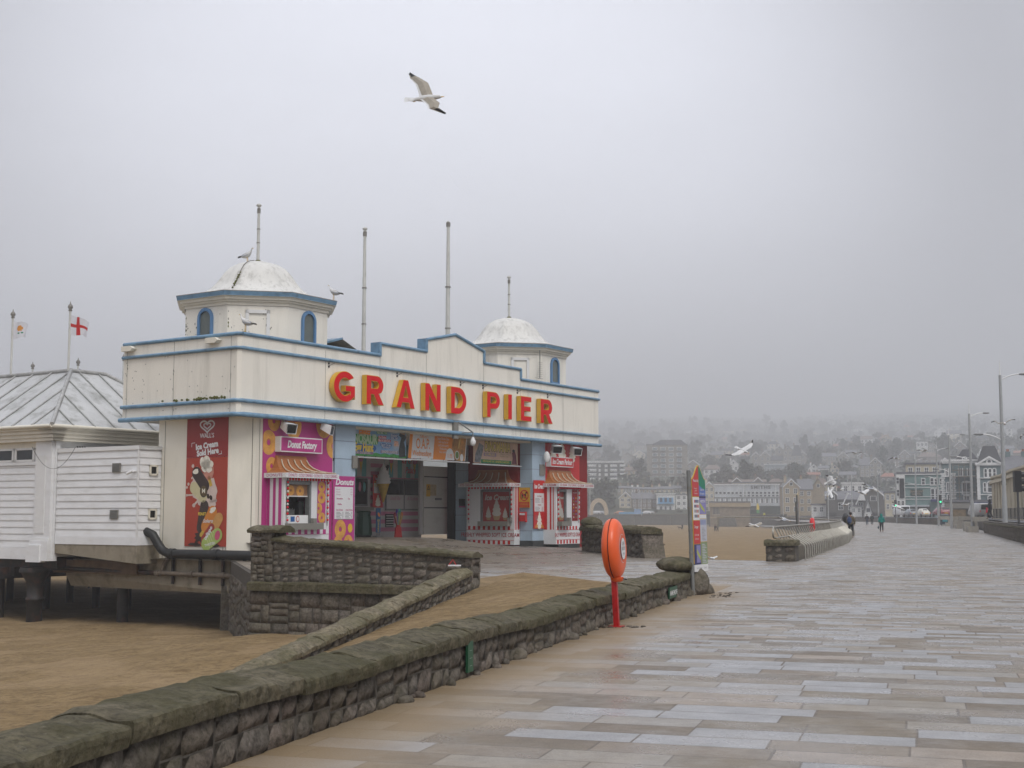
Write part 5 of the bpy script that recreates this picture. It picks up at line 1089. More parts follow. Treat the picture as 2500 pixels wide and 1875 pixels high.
# door leaf, warning sign
t = thing('shutter_door', B(17, 14, 0), 'tall off-white metal door leaf standing open at the right of the passage', 'door'); VD = 5.6; FD = Fr(B(0, VD, 0), E1, -E2); b0, zz = on_v(1030, 1305, VD); b1 = on_v(1094.5, 1305, VD)[0]; ztd = on_v(1060, 1139, VD)[1]
mb = MB(); mb.box((b0, 0, zz), (b1, .12, ztd), M('off_white_door', (.56, .54, .49), .5, .05, .8, stain=(.3, .27, .2), sscale=(1, 1, 3), samt=.3), FD); mb.build('door_leaf', t)
mb = MB(); 
for z_ in (on_v(1060, 1166, VD)[1], on_v(1060, 1241, VD)[1]): mb.box((b0, .12, z_), (b1, .13, z_+.05), black, FD)
mb.box((b0-.25, -.05, zz), (b0, .05, ztd+.3), wp, FD); mb.box((b0+.9, .12, zz+1.3*1.3), (b0+1.4, .16, zz+1.3*1.3+.1), greym, FD); mb.build('door_rails', t)
mb = MB(); a, z = on_v(1036, 1192, VD); mb.box((a, .12, z-.4), (a+.30, .14, z+.2), yellow, FD); mb.box((a+.30, .12, z-.36), (a+.80, .14, z+.19), M('notice_pale', (.45, .36, .22), .5, .2, 8), FD); mb.fpoly(FD, [(a+.04, z-.07), (a+.26, z-.07), (a+.15, z+.15)], .15, black); mb.fpoly(FD, [(a+.09, z-.04), (a+.21, z-.04), (a+.15, z+.09)], .155, yellow)
mb.build('warning_sign', label='yellow triangle warning notice on the off-white door leaf', cat='sign')

mb = MB(); a, z = on_v(903, 1110, 2.5); mb.lathe(B(a, 2.5, z+.05), [(.01, -.10), (.24, -.07), (.33, 0), (.2, .06)], M('lit_lamp_glass', (.9, .75, .35), .4, 0, emit=1.2), 16); mb.build('ceiling_lamp', label='round warm ceiling lamp glowing just below the easter banner', cat='lamp')
# bin, swing sign, cut-out sign
u_ = on_v(888, 1300, 5.2)[0]; cb = Fr(B(u_, 5.2, zfl(u_, 5.2)), E1, -E2); mb = MB(); gm = M('dark_green_plastic', (.008, .05, .028), .4, .08, 4)
def sq(mb, f, levels, m):
    for (r0, z0), (r1, z1) in zip(levels, levels[1:]):
        mb.hexa([f.p(-r0, -r0, z0), f.p(r0, -r0, z0), f.p(r0, r0, z0), f.p(-r0, r0, z0), f.p(-r1, -r1, z1), f.p(r1, -r1, z1), f.p(r1, r1, z1), f.p(-r1, r1, z1)], m)
mb.lathe(cb.p(0, 0, 0), [(.32, .0), (.34, .03), (.34, .10)], black, 8); mb.build
t = thing('litter_bin', cb.p(0, 0, 0), 'dark green litter bin standing by the ice cream booth in the passage', 'bin'); mb.build('base', t)
mb = MB(); mb.lathe(cb.p(0, 0, 0), [(.35, .10), (.38, .14), (.38, .22), (.33, .95), (.31, .96), (.29, 1.12)], gm, 8, smooth=False); mb.build('body', t); mb = MB(); mb.lathe(cb.p(0, 0, 0), [(.32, 1.10), (.33, 1.17), (.27, 1.22)], gm, 8, smooth=False); mb.build('lid', t)
u_ = on_v(923, 1300, 4.6)[0]; cs_ = Fr(B(u_, 4.6, zfl(u_, 4.6)), E1, -E2); cs_.p = lambda a, n, z, o=cs_: o.o+(o.ex*a+o.en*n+UP*z)*.74
t = thing('swing_sign', cs_.p(0, 0, 0), 'blue swing sign with yellow letters on a grey base by the bin', 'sign')
mb = MB(); mb.hexa([cs_.p(-.5, -.3, 0), cs_.p(.5, -.3, 0), cs_.p(.5, .3, 0), cs_.p(-.5, .3, 0), cs_.p(-.25, -.15, .16), cs_.p(.25, -.15, .16), cs_.p(.25, .15, .16), cs_.p(-.25, .15, .16)], greym); mb.tube([cs_.p(-.1, 0, .1), cs_.p(-.1, 0, .4)], .02, black, 5); mb.tube([cs_.p(.1, 0, .1), cs_.p(.1, 0, .4)], .02, black, 5); mb.build('base', t)
mb = MB(); mb.box((-.20, -.03, .36), (.20, .03, 1.85), M('sign_blue', (.01, .09, .22), .4, .1, 3), cs_); mb.disc(cs_, .03, 1.45, .1, .16, .035, orr, 10, rot=.6); mb.text('ICE', cs_, 0, 1.1, .035, .16, yl, off=.003); mb.text('DRINKS', cs_, 0, .75, .035, .2, yl, off=.003, rot=R(90), sx=1); mb.build('panel', t)
u_ = on_v(972, 1302, 4.6)[0]; cc_ = Fr(B(u_, 4.6, zfl(u_, 4.6)), E1, -E2); cc_.p = lambda a, n, z, o=cc_: o.o+(o.ex*a+o.en*n+UP*z)*.74
t = thing('display_stand', cc_.p(0, 0, 0), 'red cut-out display stand holding tall rainbow slush cups', 'display stand')
mb = MB(); mb.hexa([cc_.p(-.6, -.3, 0), cc_.p(.6, -.3, 0), cc_.p(.6, .3, 0), cc_.p(-.6, .3, 0), cc_.p(-.4, -.2, .2), cc_.p(.4, -.2, .2), cc_.p(.4, .2, .2), cc_.p(-.4, .2, .2)], black); mb.build('base', t)
mb = MB(); mb.prism(cc_, [(-.36, .2), (.36, .2), (.26, .85), (.1, 1.0), (-.12, 1.0), (-.28, .8)], -.04, .04, redv); mb.build('red_cutout', t)
mb = MB(); 
for q, c_, h in ((-.32, (.25, .03, .05), 1.75), (-.12, (.08, .04, .30), 1.98), (.08, (.02, .25, .20), 2.0), (.30, (.45, .14, .03), 1.8)):
    mm = M('slush_cup_colour', c_, .4, .5, 6); mb.prism(cc_, [(q*.35-.06, .95), (q*.35+.08, .95), (q+.15, h-.15), (q+.1, h), (q-.06, h+.02), (q-.12, h-.15)], -.03, .03+q*.02, mm)
    mb.prism(cc_, [(q*.4-.01, 1.0), (q*.4+.02, 1.0), (q+.05, h-.2), (q-.01, h-.2)], .04, .05, M('slush_highlight', (.45, .42, .12), .4, .3, 8))
mb.build('slush_cups', t)
# left wall poster
wl = lambda px, py=1150: (-(on_u(px, py, O_)[0]), on_u(px, py, O_)[1])
FLp = Fr(B(O_, 0, 0), -E2, -E1); a0, a1 = wl(456)[0], wl(556)[0]; zb_, zt_ = wl(500, 1334)[1], 5.12
rd = M('brick_red_poster', (.36, .045, .022), .42, .04, 1); rd2 = M('deep_red_poster', (.26, .022, .018), .42, .04, 1)
po = thing('poster', FLp.p((a0+a1)/2, 0, 0), 'tall red ice cream poster on the cream side wall', 'poster'); mb = MB(); zm = wl(500, 1117)[1]
mb.box((a0, .0, zb_), (a1, .03, zm), rd, FLp); mb.box((a0, .0, zm+.008), (a1, .03, zt_), rd2, FLp); mb.build('panel', po)
w_ = a1-a0; X = lambda px: wl(px)[0]; mb = MB(); n = .036
def sw(pts, wd, m, n_=n): 
    for (x0, z0), (x1, z1) in zip(pts, pts[1:]):
        d = Vector((x1-x0, z1-z0)); L = max(d.length, 1e-4); e = Vector((-d.y, d.x))/L*wd/2; d = d/L*wd*.25
        mb.fpoly(FLp, [(x0-e.x-d.x, z0-e.y-d.y), (x1-e.x+d.x, z1-e.y+d.y), (x1+e.x+d.x, z1+e.y+d.y), (x0+e.x-d.x, z0+e.y-d.y)], n_, m)
cx, cz = (a0+a1)/2+.0, wl(505, 1040)[1]
def heart(s_, ph0, ph1, wd):
    pts = []
    for i in range(31):
        t = R(ph0+(ph1-ph0)*i/30); pts.append((cx+s_*.0225*16*math.sin(t)**3, cz+s_*.0150*(13*math.cos(t)-5*math.cos(2*t)-2*math.cos(3*t)-math.cos(4*t))))
    sw(pts, wd, whitev)
heart(1.0, 8, 345, .06); heart(.50, 20, 372, .055)
tz = wl(505, 1064)[1]; mb.text("WALL'S", FLp, cx, tz, n, .23, whitev, off=.004, sx=.95)
mb.text('Ice Cream', FLp, cx, wl(505, 1088)[1], n, .285, whitev, off=.016, rot=.10, sx=.95); mb.text('Sold Here', FLp, cx+.05, wl(508, 1104)[1], n, .285, whitev, off=.016, rot=.10, sx=.95)
mb.text('\u250c', FLp, cx-.72, wl(505, 1083)[1]+.02, n, .2, whitev) if 0 else sw([(cx-.78, wl(505, 1090)[1]), (cx-.78, wl(505, 1081)[1]), (cx-.62, wl(505, 1080)[1])], .02, whitev); sw([(cx+.74, wl(505, 1102)[1]), (cx+.76, wl(505, 1109)[1]), (cx+.6, wl(505, 1110)[1])], .02, whitev)
mb.build('logo_and_lettering', po)
mb = MB(); rnd = random.Random(6)
def blob(px, py, rx, rz, m, n_, rot=0, k=18, wob=.12):
    a, z = wl(px, py); pts = []
    for i in range(k):
        t = 2*math.pi*i/k; q = 1+rnd.uniform(-wob, wob); x, y = rx*q*math.cos(t), rz*q*math.sin(t); pts.append((a+x*math.cos(rot)-y*math.sin(rot), z+x*math.sin(rot)+y*math.cos(rot)))
    mb.fpoly(FLp, pts, n_, m)
milk = M('splash_pinkish_cream', (.58, .47, .42), .5, .08, 4); choc = M('dark_chocolate', (.035, .018, .014), .3, .1, 4); wch = M('white_chocolate', (.55, .50, .30), .4, .05, 4); ora = M('orange_lolly', (.55, .20, .03), .45, .08, 3); lime = M('lime_swirl', (.35, .45, .12), .5, .1, 5)
blob(497, 1203, .72, .42, milk, n, -.7, 26, .22); blob(517, 1200, .30, .52, milk, n+.001, 0, 22, .15)
for px, py, r_ in ((473, 1138, .07), (482, 1145, .09), (462, 1182, .06), (458, 1190, .05), (475, 1234, .08), (528, 1222, .07), (458, 1209, .05)): blob(px, py, r_, r_, milk, n+.001, 0, 10, .1)
sw([wl(490, 1216), wl(474, 1235)], .08, milk, n+.001); sw([wl(480, 1208), wl(458, 1209)], .06, milk, n+.001); sw([wl(478, 1160), wl(470, 1168)], .07, milk, n+.001); sw([wl(515, 1225), wl(530, 1222)], .07, milk, n+.001)
for px, py in ((497, 1128), (508, 1124), (514, 1134), (500, 1140), (510, 1144), (505, 1133)): blob(px, py, .2, .14, creamf, n+.003, rnd.uniform(0, 3), 12, .1)
blob(511, 1152, .26, .34, M('strawberry_tub', (.5, .22, .16), .5, .2, 6), n+.002, -.2, 14, .05); sw([wl(512, 1165), wl(517, 1185)], .14, conem, n+.002)
def pill(p0, p1, wd, m, n_):
    (x0, z0), (x1, z1) = wl(*p0), wl(*p1); d = Vector((x1-x0, z1-z0)); L = d.length; e = d/L; q = Vector((-e.y, e.x)); pts = []
    for i in range(9): t = math.pi/2+math.pi*i/8; pts.append((x0+(e.x*math.cos(t)+q.x*math.sin(t))*wd/2, z0+(e.y*math.cos(t)+q.y*math.sin(t))*wd/2))
    for i in range(9): t = -math.pi/2+math.pi*i/8; pts.append((x1+(e.x*math.cos(t)+q.x*math.sin(t))*wd/2, z1+(e.y*math.cos(t)+q.y*math.sin(t))*wd/2))
    mb.fpoly(FLp, pts, n_, m)
pill((476, 1191), (497, 1212), .44, wch, n+.004); pill((482, 1155), (502, 1186), .46, choc, n+.006); sw([wl(494, 1152), wl(508, 1180)], .03, M('chocolate_gloss', (.10, .07, .06), .2, 0), n+.008); blob(480, 1151, .16, .10, creamf, n+.008, .3, 12, .2)
blob(499.5, 1199, .19, .23, choc, n+.010, 0, 20, 0); blob(499.5, 1199, .165, .20, M('emblem_brown', (.10, .07, .03), .4, 0), n+.012, 0, 20, 0); a, z = wl(499.5, 1199); mb.text('M', FLp, a, z, n+.016, .24, creamf, off=.002)
for px, py in ((510, 1211), (517, 1215)): blob(px, py, .07, .10, choc, n+.005, .4, 10, .1)
pill((501, 1235), (492, 1288), .42, M('chopped_nut_chocolate', (.05, .035, .03), .6, .6, 25), n+.004); blob(497, 1308, .5, .24, choc, n+.003, .2, 18, .3); blob(520, 1330, .4, .10, choc, n+.003, 0, 16, .3); blob(478, 1329, .3, .07, choc, n+.003, 0, 16, .3)
a, z = wl(496, 1255); mb.text('FEAST', FLp, a, z, n+.02, .15, yl, off=.004)
pill((521, 1250), (504, 1286), .46, ora, n+.008); blob(522, 1245, .16, .09, creamf, n+.010, .4, 12, .2); a, z = wl(510, 1272); mb.text('Solero', FLp, a, z, n+.02, .19, whitev, shear=.3, off=.004); pill((537, 1265), (529, 1280), .40, M('apricot_lolly', (.52, .27, .08), .5, .1, 5), n+.010)
pill((519, 1288), (500, 1316), .30, M('calippo_red', (.30, .04, .03), .4, .1, 3), n+.012); a, z = wl(511, 1301); mb.text('calippo', FLp, a, z, n+.02, .2, whitev, off=.008, rot=.95); pill((497, 1300), (493, 1306), .14, conem, n+.012)
pill((533, 1306), (506, 1328), .50, lime, n+.014)
for i in range(6): t = i/6; x0, z0 = wl(533-27*t, 1306+22*t); sw([(x0-.12, z0+.2), (x0+.1, z0-.2)], .035, M('lime_stripe', (.50, .55, .25), .5, 0) if i == 0 else bpy.data.materials['lime_stripe'], n+.016)
blob(533.5, 1307, .20, .26, lime, n+.018, -.3, 20, 0); blob(533.5, 1307, .13, .18, M('twist_pink', (.50, .08, .16), .5, .1, 4), n+.020, -.3, 20, 0); a, z = wl(515, 1329); mb.text('TWISTER', FLp, a, z, n+.024, .13, whitev, off=.003, rot=.2)
mb.build('ice_cream_picture', po)
# ---------------------------------------------------------------- annex and pavilion on the pier deck, left
AU, AV = -.72, 4.28
def boards(mb, f, a0, a1, z0, z1, m, p=.265, lean=.028):
    z = z0
    while z < z1-.02:
        q = min(z+p, z1); mb.add([f.p(a0, lean, z+.0), f.p(a1, lean, z), f.p(a1, lean, z+.03), f.p(a0, lean, z+.03), f.p(a1, .0, q), f.p(a0, .0, q)], [(0, 1, 2, 3), (3, 2, 4, 5)], m)
        mb.add([f.p(a0, 0, z), f.p(a1, 0, z), f.p(a1, lean, z), f.p(a0, lean, z)], [(0, 1, 2, 3)], m); z = q
an = thing('weatherboard_annex', B(0, 6.5, 0), 'white weatherboarded annex with vents on a stained concrete base', 'outbuilding')
fl = Fr(B(AU, 0, 0), -E2, -E1); ff = Fr(B(0, AV, 0), E1, -E2); v1 = 8.85
mb = MB(); mb.box((-v1, -1.0, .5), (-AV-.0, 0, 4.1), white2, fl)
boards(mb, fl, -v1, -AV-.05, .80, 4.0, white2); boards(mb, ff, AU+.03, O_-.02, .80, 4.0, white2)
mb.box((-AV-.05, 0, .8), (-AV+.03, .04, 4.0), white, fl); mb.box((-v1, 0, .5), (-AV+.04, .045, .80), white2, fl); mb.box((AU, 0, .5), (O_-.02, .045, .80), white2, ff); mb.build('wall', an)
mb = MB(); mb.box((-v1, -1.1, 4.0), (-AV+.05, .05, 4.15), white, fl); mb.box((AU-.04, 0.0, 4.0), (O_-.02, .05, 4.15), white, ff); mb.build('parapet', an)
mb = MB(); mb.hexa([fl.p(-v1, -1.1, .16), fl.p(-AV+.02, -1.1, -.17), fl.p(-AV+.02, .02, -.17), fl.p(-v1, .02, .16), fl.p(-v1, -1.1, .5), fl.p(-AV+.02, -1.1, .5), fl.p(-AV+.02, .02, .5), fl.p(-v1, .02, .5)], m_conc); mb.build('concrete_base', an)
for px, py in ((287, 1142), (281, 1256)):
    v, z = on_u(px, py, AU); mb = MB(); mb.box((-v-.22, .03, z-.17), (-v+.22, .07, z+.17), greyst, fl)
    for i in range(7): mb.box((-v-.19, .07, z-.14+.042*i), (-v+.19, .085, z-.12+.042*i), greym, fl)
    mb.build('vent', an)
for px, py in ((373, 1148), (370, 1255)):
    a, z = on_v(px, py, AV); mb = MB()
    for b in ((a-.2, z-.2, a-.13, z+.2), (a+.13, z-.2, a+.2, z+.2), (a-.2, z-.2, a+.2, z-.13), (a-.2, z+.13, a+.2, z+.2)): mb.box((b[0], .03, b[1]), (b[2], .08, b[3]), creamd, ff)
    mb.rect(ff, a-.13, z-.13, a+.13, z+.13, .035, darkvoid); mb.build('vent', an, label='square dark vent hole in a cream frame')
v, z = on_u(330, 1150, AU); mb = MB(); mb.tube([fl.p(-v, 0, z), fl.p(-v, .14, z-.02)], .04, white, 8); mb.tube([fl.p(-v-.22, .2, z-.1), fl.p(-v+.04, .14, z)], .05, white, 8); mb.build('security_camera', label='small white camera on the weatherboarded annex wall', cat='camera')
# pavilion
PU, PV = -.82, 9.0
pv = thing('pier_pavilion', B(1, 20, 0), 'low white weatherboarded pier pavilion with a hipped grey metal roof', 'building')
fl2 = Fr(B(PU, 0, 0), -E2, -E1); ff2 = Fr(B(0, PV, 0), E1, -E2); vend = 40
mb = MB(); mb.box((-vend, -7.5, 0), (-PV, 0, 4.5), white2, fl2); boards(mb, fl2, -vend, -PV-.95, .35, 3.55, white2, .26)
mb.hexa([fl2.p(-vend, 0, -.02), fl2.p(-PV, 0, -.12), fl2.p(-PV, .06, -.12), fl2.p(-vend, .06, -.02), fl2.p(-vend, 0, .5), fl2.p(-PV, 0, .33), fl2.p(-PV, .06, .33), fl2.p(-vend, .06, .5)], white2)
mb.box((-vend, 0, 3.55), (-PV-.9, .07, 3.68), white2, fl2); mb.box((-vend, 0, 4.2), (-PV-.9, .05, 4.5), creamd, fl2); mb.build('wall', pv)
mb = MB(); mb.box((-PV-.92, 0, .3), (-PV+.05, .13, 4.5), white2, fl2); mb.box((-PV-.78, .13, .9), (-PV-.28, .16, 3.9), white, fl2)
for a, q in ((-PV-1.02, .3), (-PV-1.08, .1)): pass
mb.box((-PV-1.02, .0, -.15), (-PV+.08, .22, .62), white2, fl2); mb.box((-PV-1.1, 0, -.2), (-PV-.3, .30, .45), white2, fl2); mb.box((PU, 0, -.15), (PU+.2, .12, 4.5), white2, ff2); mb.box((-PV-.98, .0, .62), (-PV+.06, .17, .72), white, fl2); mb.build('corner_pilaster', pv)
for i in range(12):
    a1_ = -PV-1.2-1.28*i-(0 if i < 9 else .0); a0_ = a1_-1.0; mb = MB()
    for b in ((a0_-.1, 3.66, a0_, 4.22), (a1_, 3.66, a1_+.1, 4.22), (a0_-.1, 3.66, a1_+.1, 3.76), (a0_-.1, 4.14, a1_+.1, 4.22)): mb.box((b[0], 0, b[1]), (b[2], .07, b[3]), white, fl2)
    wn = mb.build('window', pv); mb = MB(); mb.rect(fl2, a0_, 3.76, a1_, 4.14, .03, glassd); mb.build('pane', wn)
mb = MB()
for i, (n0, z0, z1) in enumerate(((.28, 4.45, 4.58), (.34, 4.58, 4.72), (.42, 4.72, 4.86), (.52, 4.86, 5.0))):
    m_ = creamd; mb.box((-vend-.5, -.2, z0), (-PV+n0, n0, z1), m_, fl2); mb.box((PU-n0, -.3, z0), (7.2+n0, n0, z1), m_, ff2)
mb.tube([fl2.p(-vend, .57, 5.0), fl2.p(-PV+.57, .57, 5.0)], .075, creamd, 8); mb.tube([ff2.p(PU-.57, .57, 5.0), ff2.p(7.7, .57, 5.0)], .075, creamd, 8); mb.build('eaves', pv)
roofm = M('weathered_roof_sheet', (.46, .465, .46), .4, .08, 1.2, stain=(.10, .10, .07), sscale=(1.3, 1.3, 1.3), samt=.75, metal=.0); seamr = M('roof_seam_grey', (.34, .34, .33), .5, .2, 5)
o_ = .6; hw = (7.2+.82)/2+o_; c00 = B(PU-o_, PV-o_, 5.02); zr = 7.62; hh = 3.7
cA = B(PU-o_, PV-o_, 5.02); cB = B(7.2+o_, PV-o_, 5.02); cC = B(7.2+o_, vend, 5.02); cD = B(PU-o_, vend, 5.02)
um = (PU+7.2)/2; ap1 = B(um, PV-o_+hh+.3, zr+.15); ap2 = B(um, vend-hh, zr+.15)
ap1 = B(PU-o_+hh, PV-o_+hh, zr); ap1b = B(7.2+o_-hh, PV-o_+hh, zr); ap2 = B(PU-o_+hh, vend-hh, zr); ap2b = B(7.2+o_-hh, vend-hh, zr)
mb = MB(); mb.add([cA, cB, cC, cD, ap1, ap1b, ap2b, ap2], [(0, 1, 5, 4), (1, 2, 6, 5), (2, 3, 7, 6), (3, 0, 4, 7), (4, 5, 6, 7)], roofm)
rf = mb.build('roof', pv); mb = MB()
def ridge(a, b, r=.035): mb.tube([a+UP*.04, b+UP*.04], r, seamr, 5)
ridge(cA, ap1, .09); ridge(ap1, ap2, .10); ridge(ap1, ap1b, .1); ridge(cB, ap1b, .09)
k = 26
for i in range(1, k):
    t = i/k; s_ = t*(vend-PV+o_); e = cA+E2*s_
    top = ap1+(ap2-ap1)*((s_-hh)/(vend-PV+o_-2*hh)) if s_ > hh else cA.lerp(ap1, s_/hh)
    if s_ < vend-PV-hh: ridge(e, top)
for i in range(1, 9):
    s_ = i*(8.02+2*o_)/9; e = cA+E1*s_; w9 = 8.02+2*o_
    top = cA.lerp(ap1, s_/hh) if s_ < hh else (ap1.lerp(ap1b, (s_-hh)/(w9-2*hh)) if s_ < w9-hh else cB.lerp(ap1b, (w9-s_)/hh)); ridge(e, top)
mb.build('standing_seams', rf)
mb = MB(); rnd = random.Random(9)
for q in range(4): 
    p0 = B(.2+q*.12, PV+.1, 4.5); mb.tube([p0, p0+E1*.1-UP*.3-E2*.1, p0+E1*.3-UP*.5-E2*.12], .04, black, 5)
mb.build('cables', pv)
# deck edge, dark beams and concrete beam
m_iron = M('black_iron', (.022, .020, .019), .6, .3, 5, stain=(.10, .04, .025), sscale=(3, 3, 2), samt=.6)
dk_ = thing('pier_substructure', B(6, 20, -3), 'dark iron deck beams and concrete edge beams carrying the pier above the sand', 'pier structure')
mb = MB(); mb.box((-60, -9.5, -.45), (-PV, -.3, -.05), m_iron, fl2); mb.box((-60, -9.5, -.8), (-11.5, -.25, -.45), m_iron, fl2)
for i in range(9): v = PV+3+i*5; mb.box((PU-.2, -v-.15, -.9), (8, -v+.15, -.45), m_iron, FF)
mb.build('iron_beams', dk_)
mb = MB(); mb.hexa([B(.5, 9.4, -1.15), B(.5, -1.9, -1.2), B(.25, -1.9, -1.2), B(.25, 9.4, -.72), B(.5, 9.4, -.1), B(.5, -1.9, .16), B(.25, -1.9, .16), B(.25, 9.4, -.1)], m_conc)
mb.box((-12.5, -.9, -.62), (-5.0, -.75, -.12), M('rusty_brown_beam', (.11, .07, .04), .7, .3, 3), fl2); mb.build('concrete_beam', dk_)
mb = MB(); mb.box((.6, -9, -.5), (20, -.3, -.02), m_iron, FF); mb.build('deck_slab', dk_)
def pile(px, v, lab, r=.16, ornate=False, X=None):
    a, z = on_v(px, 1400, v); p = B(a, v, 0); zb_ = zbeach(p.x, p.y)-.1; t = thing('pier_pile', (p.x, p.y, zb_), lab, 'pile', 'iron piles under the pier'); mb = MB()
    if ornate: mb.lathe((p.x, p.y, 0), [(.30, -2.9), (.30, -1.72), (.35, -1.70), (.36, -1.62), (.31, -1.58), (.31, -1.2), (.36, -.95), (.5, -.72), (.58, -.55), (.58, -.42)], m_iron, 14); mb.lathe((p.x, p.y, 0), [(.65, -.62), (.66, -.55), (.6, -.42)], m_iron, 8)
    else: mb.tube([(p.x, p.y, zb_), (p.x, p.y, -.4)], r, m_iron, 10)
    mb.build('column', t); return p
pile(87, 10.3, 'stout ornate iron pile with flared capital, in front of the others', ornate=True)
pile(302, 6.9, 'square dark pile under the concrete beam, right of the crossed struts', .22)
for i, (px, v) in enumerate(((115, 15.5), (172, 18), (313, 12), (26, 21), (2, 13), (236, 14))): pile(px, v, 'plain dark pile standing in shadow beneath the deck', .17)
mb = MB(); a, z = on_v(236, 1420, 20); p = B(a, 20, 0); mb.tube([p+UP*-.6-E1*.5, p+UP*-2.0+E1*.5], .04, m_iron, 5); mb.tube([p+UP*-.6+E1*.5, p+UP*-2.0-E1*.5], .04, m_iron, 5); mb.build('cross_brace', label='thin crossed iron struts under the deck between piles', cat='brace')
# big black pipe and the small ones
mb = MB(); bp_ = M('black_pipe', (.018, .019, .019), .5, .15, 8); P_ = lambda v, z, u=.05: B(u, v, z)
mb.tube([B(-.3, 4.55, .96), B(-.28, 4.3, 1.0), B(-.2, 4.02, .88), B(-.1, 3.85, .55), B(-.02, 3.7, .32), B(.0, 3.45, .22), B(0, 3.1, .20)]+[B(0, 3-.5*i, .20) for i in range(8)]+[B(0, -3.0, .19)], .165, bp_, 14)
for v in (3.2, .95): mb.tube([B(0, v-.12, .2), B(0, v+.12, .2)], .195, bp_, 14)
pp = mb.build('drain_pipe', label='thick black drain pipe with a swan neck bend beside the side wall', cat='pipe')
mb = MB()
for v in (3.3, 1.9, .75, -.3): mb.box((.1, -v-.04, -.9), (.2, -v+.04, .08), m_iron, FF); 
mb.build('pipe_brackets', label='row of dark upright brackets holding the thick black pipe', cat='bracket')
rst = M('rusty_grey_pipe', (.15, .12, .09), .7, .3, 6); mb = MB()
mb.tube([B(.12, 4.2, -.52), B(.12, -1.5, -.55)], .085, rst, 10); mb.tube([B(.12, 4.2, -.52), B(.0, 6.0, -.5), B(-.2, 12, -.42)], .085, m_iron, 10); mb.tube([B(.12, 3.9, -.50), B(.12, 3.75, -.2), B(.12, 3.6, .02)], .07, rst, 8)
for v in (4.0, 2.2, .6, -.35): mb.tube([B(.12, v, -.53), B(.12, v+.14, -.53)], .115, rst, 10)
mb.build('service_pipe', label='thin rusty service pipe running along the concrete beam under the thick pipe', cat='pipe')
mb = MB()
p0 = atY(78, 1090, 50.2); p1 = atY(184, 1092, 50.2); pts = []
for i in range(15): t = i/14; pts.append(p0.lerp(p1, t)+UP*(-.83*(1-(2*t-1)**2)))
mb.tube(pts, .009, black, 4); mb.build('loose_cable', label='thin loose cable sagging in front of the pavilion corner', cat='cable')
# flags
def flag(px, ptop, pbot, Y, w_, h, kind, lab, vis=True):
    top = atY(px, ptop, Y); bot = atY(px, pbot, Y); bot.x = top.x; t = thing('flagpole', bot, lab, 'flagpole'); mb = MB(); mb.tube([bot, top-UP*.15], .05, posts, 8); mb.build('pole', t)
    mb = MB(); mb.lathe(top-UP*.2, [(.04, 0), (.09, .05), (.05, .10), (.11, .16), (.10, .24), (.03, .32), (.01, .42)], leadg, 10); mb.build('finial', t)
    mb = MB(); z1 = top.z-.32; NU, NV = 18, 12; fx = Vector((.90, -.35, 0)).normalized()
    cols = {'w': M('flag_white', (.66, .66, .70), .7, .03) if 'flag_white' not in bpy.data.materials else bpy.data.materials['flag_white'], 'r': redv, 'b': M('flag_blue', (.02, .10, .42), .7, 0) if 'flag_blue' not in bpy.data.materials else bpy.data.materials['flag_blue'], 'n': M('flag_navy', (.03, .03, .14), .7, 0) if 'flag_navy' not in bpy.data.materials else bpy.data.materials['flag_navy'], 'g': M('flag_green', (.005, .20, .10), .7, 0) if 'flag_green' not in bpy.data.materials else bpy.data.materials['flag_green'], 'o': M('flag_copper', (.62, .26, .05), .7, 0) if 'flag_copper' not in bpy.data.materials else bpy.data.materials['flag_copper']}
    def P(u, v):
        sag = .38*u*h*(1 if kind != 'cyprus' else .35); return top-UP*.32+fx*(u*w_*(.86))+Vector((-fx.y, fx.x, 0))*(.10*math.sin(u*9+v*2)*u)-UP*(sag+v*h*(1-.25*u)+.05*math.sin(u*8)*u)
    def colr(u, v):
        if kind == 'england': return 'r' if abs(v-.5) < .11 or abs(u-.48) < .09 else 'w'
        if kind == 'france': return 'n' if u < .34 else ('w' if u < .67 else 'r')
        if kind == 'italy': return 'g' if u < .34 else ('w' if u < .67 else 'r')
        if kind == 'greece':
            if u < .37 and v < .55: return 'w' if abs(u-.185) < .04 or abs(v-.27) < .06 else 'b'
            return 'b' if int(v*9) % 2 == 0 else 'w'
        if kind == 'cyprus': return 'o' if ((u-.5)/.17)**2+((v-.42)/.16)**2 < 1 else ('g' if .66 < v < .76 and abs(u-.52) < .15 and abs(u-.52) > .03 else 'w')
    for i in range(NU):
        for j in range(NV): mb.add([P(i/NU, j/NV), P((i+1)/NU, j/NV), P((i+1)/NU, (j+1)/NV), P(i/NU, (j+1)/NV)], [(0, 3, 2, 1)], cols[colr((i+.5)/NU, (j+.5)/NV)], True)
    mb.build('flag', t)
flag(172, 749, 905, 54.2, 1.1, .85, 'england', 'white pole flying a white flag with a red cross above the pavilion roof')
flag(32, 767, 915, 57.5, .95, .80, 'cyprus', 'white pole flying a white flag with an orange emblem, leftmost above the roof')
flag(191, 884, 990, 66, 1.35, .75, 'france', 'short pole with a blue, white and red flag just behind the roof ridge')
flag(80, 893, 990, 72, 1.1, .8, 'italy', 'pole tip with a green edged flag barely showing over the roof')
flag(302, 873, 1010, 76, 1.3, 1.3, 'greece', 'pole with a blue and white striped flag half hidden by the entrance building')
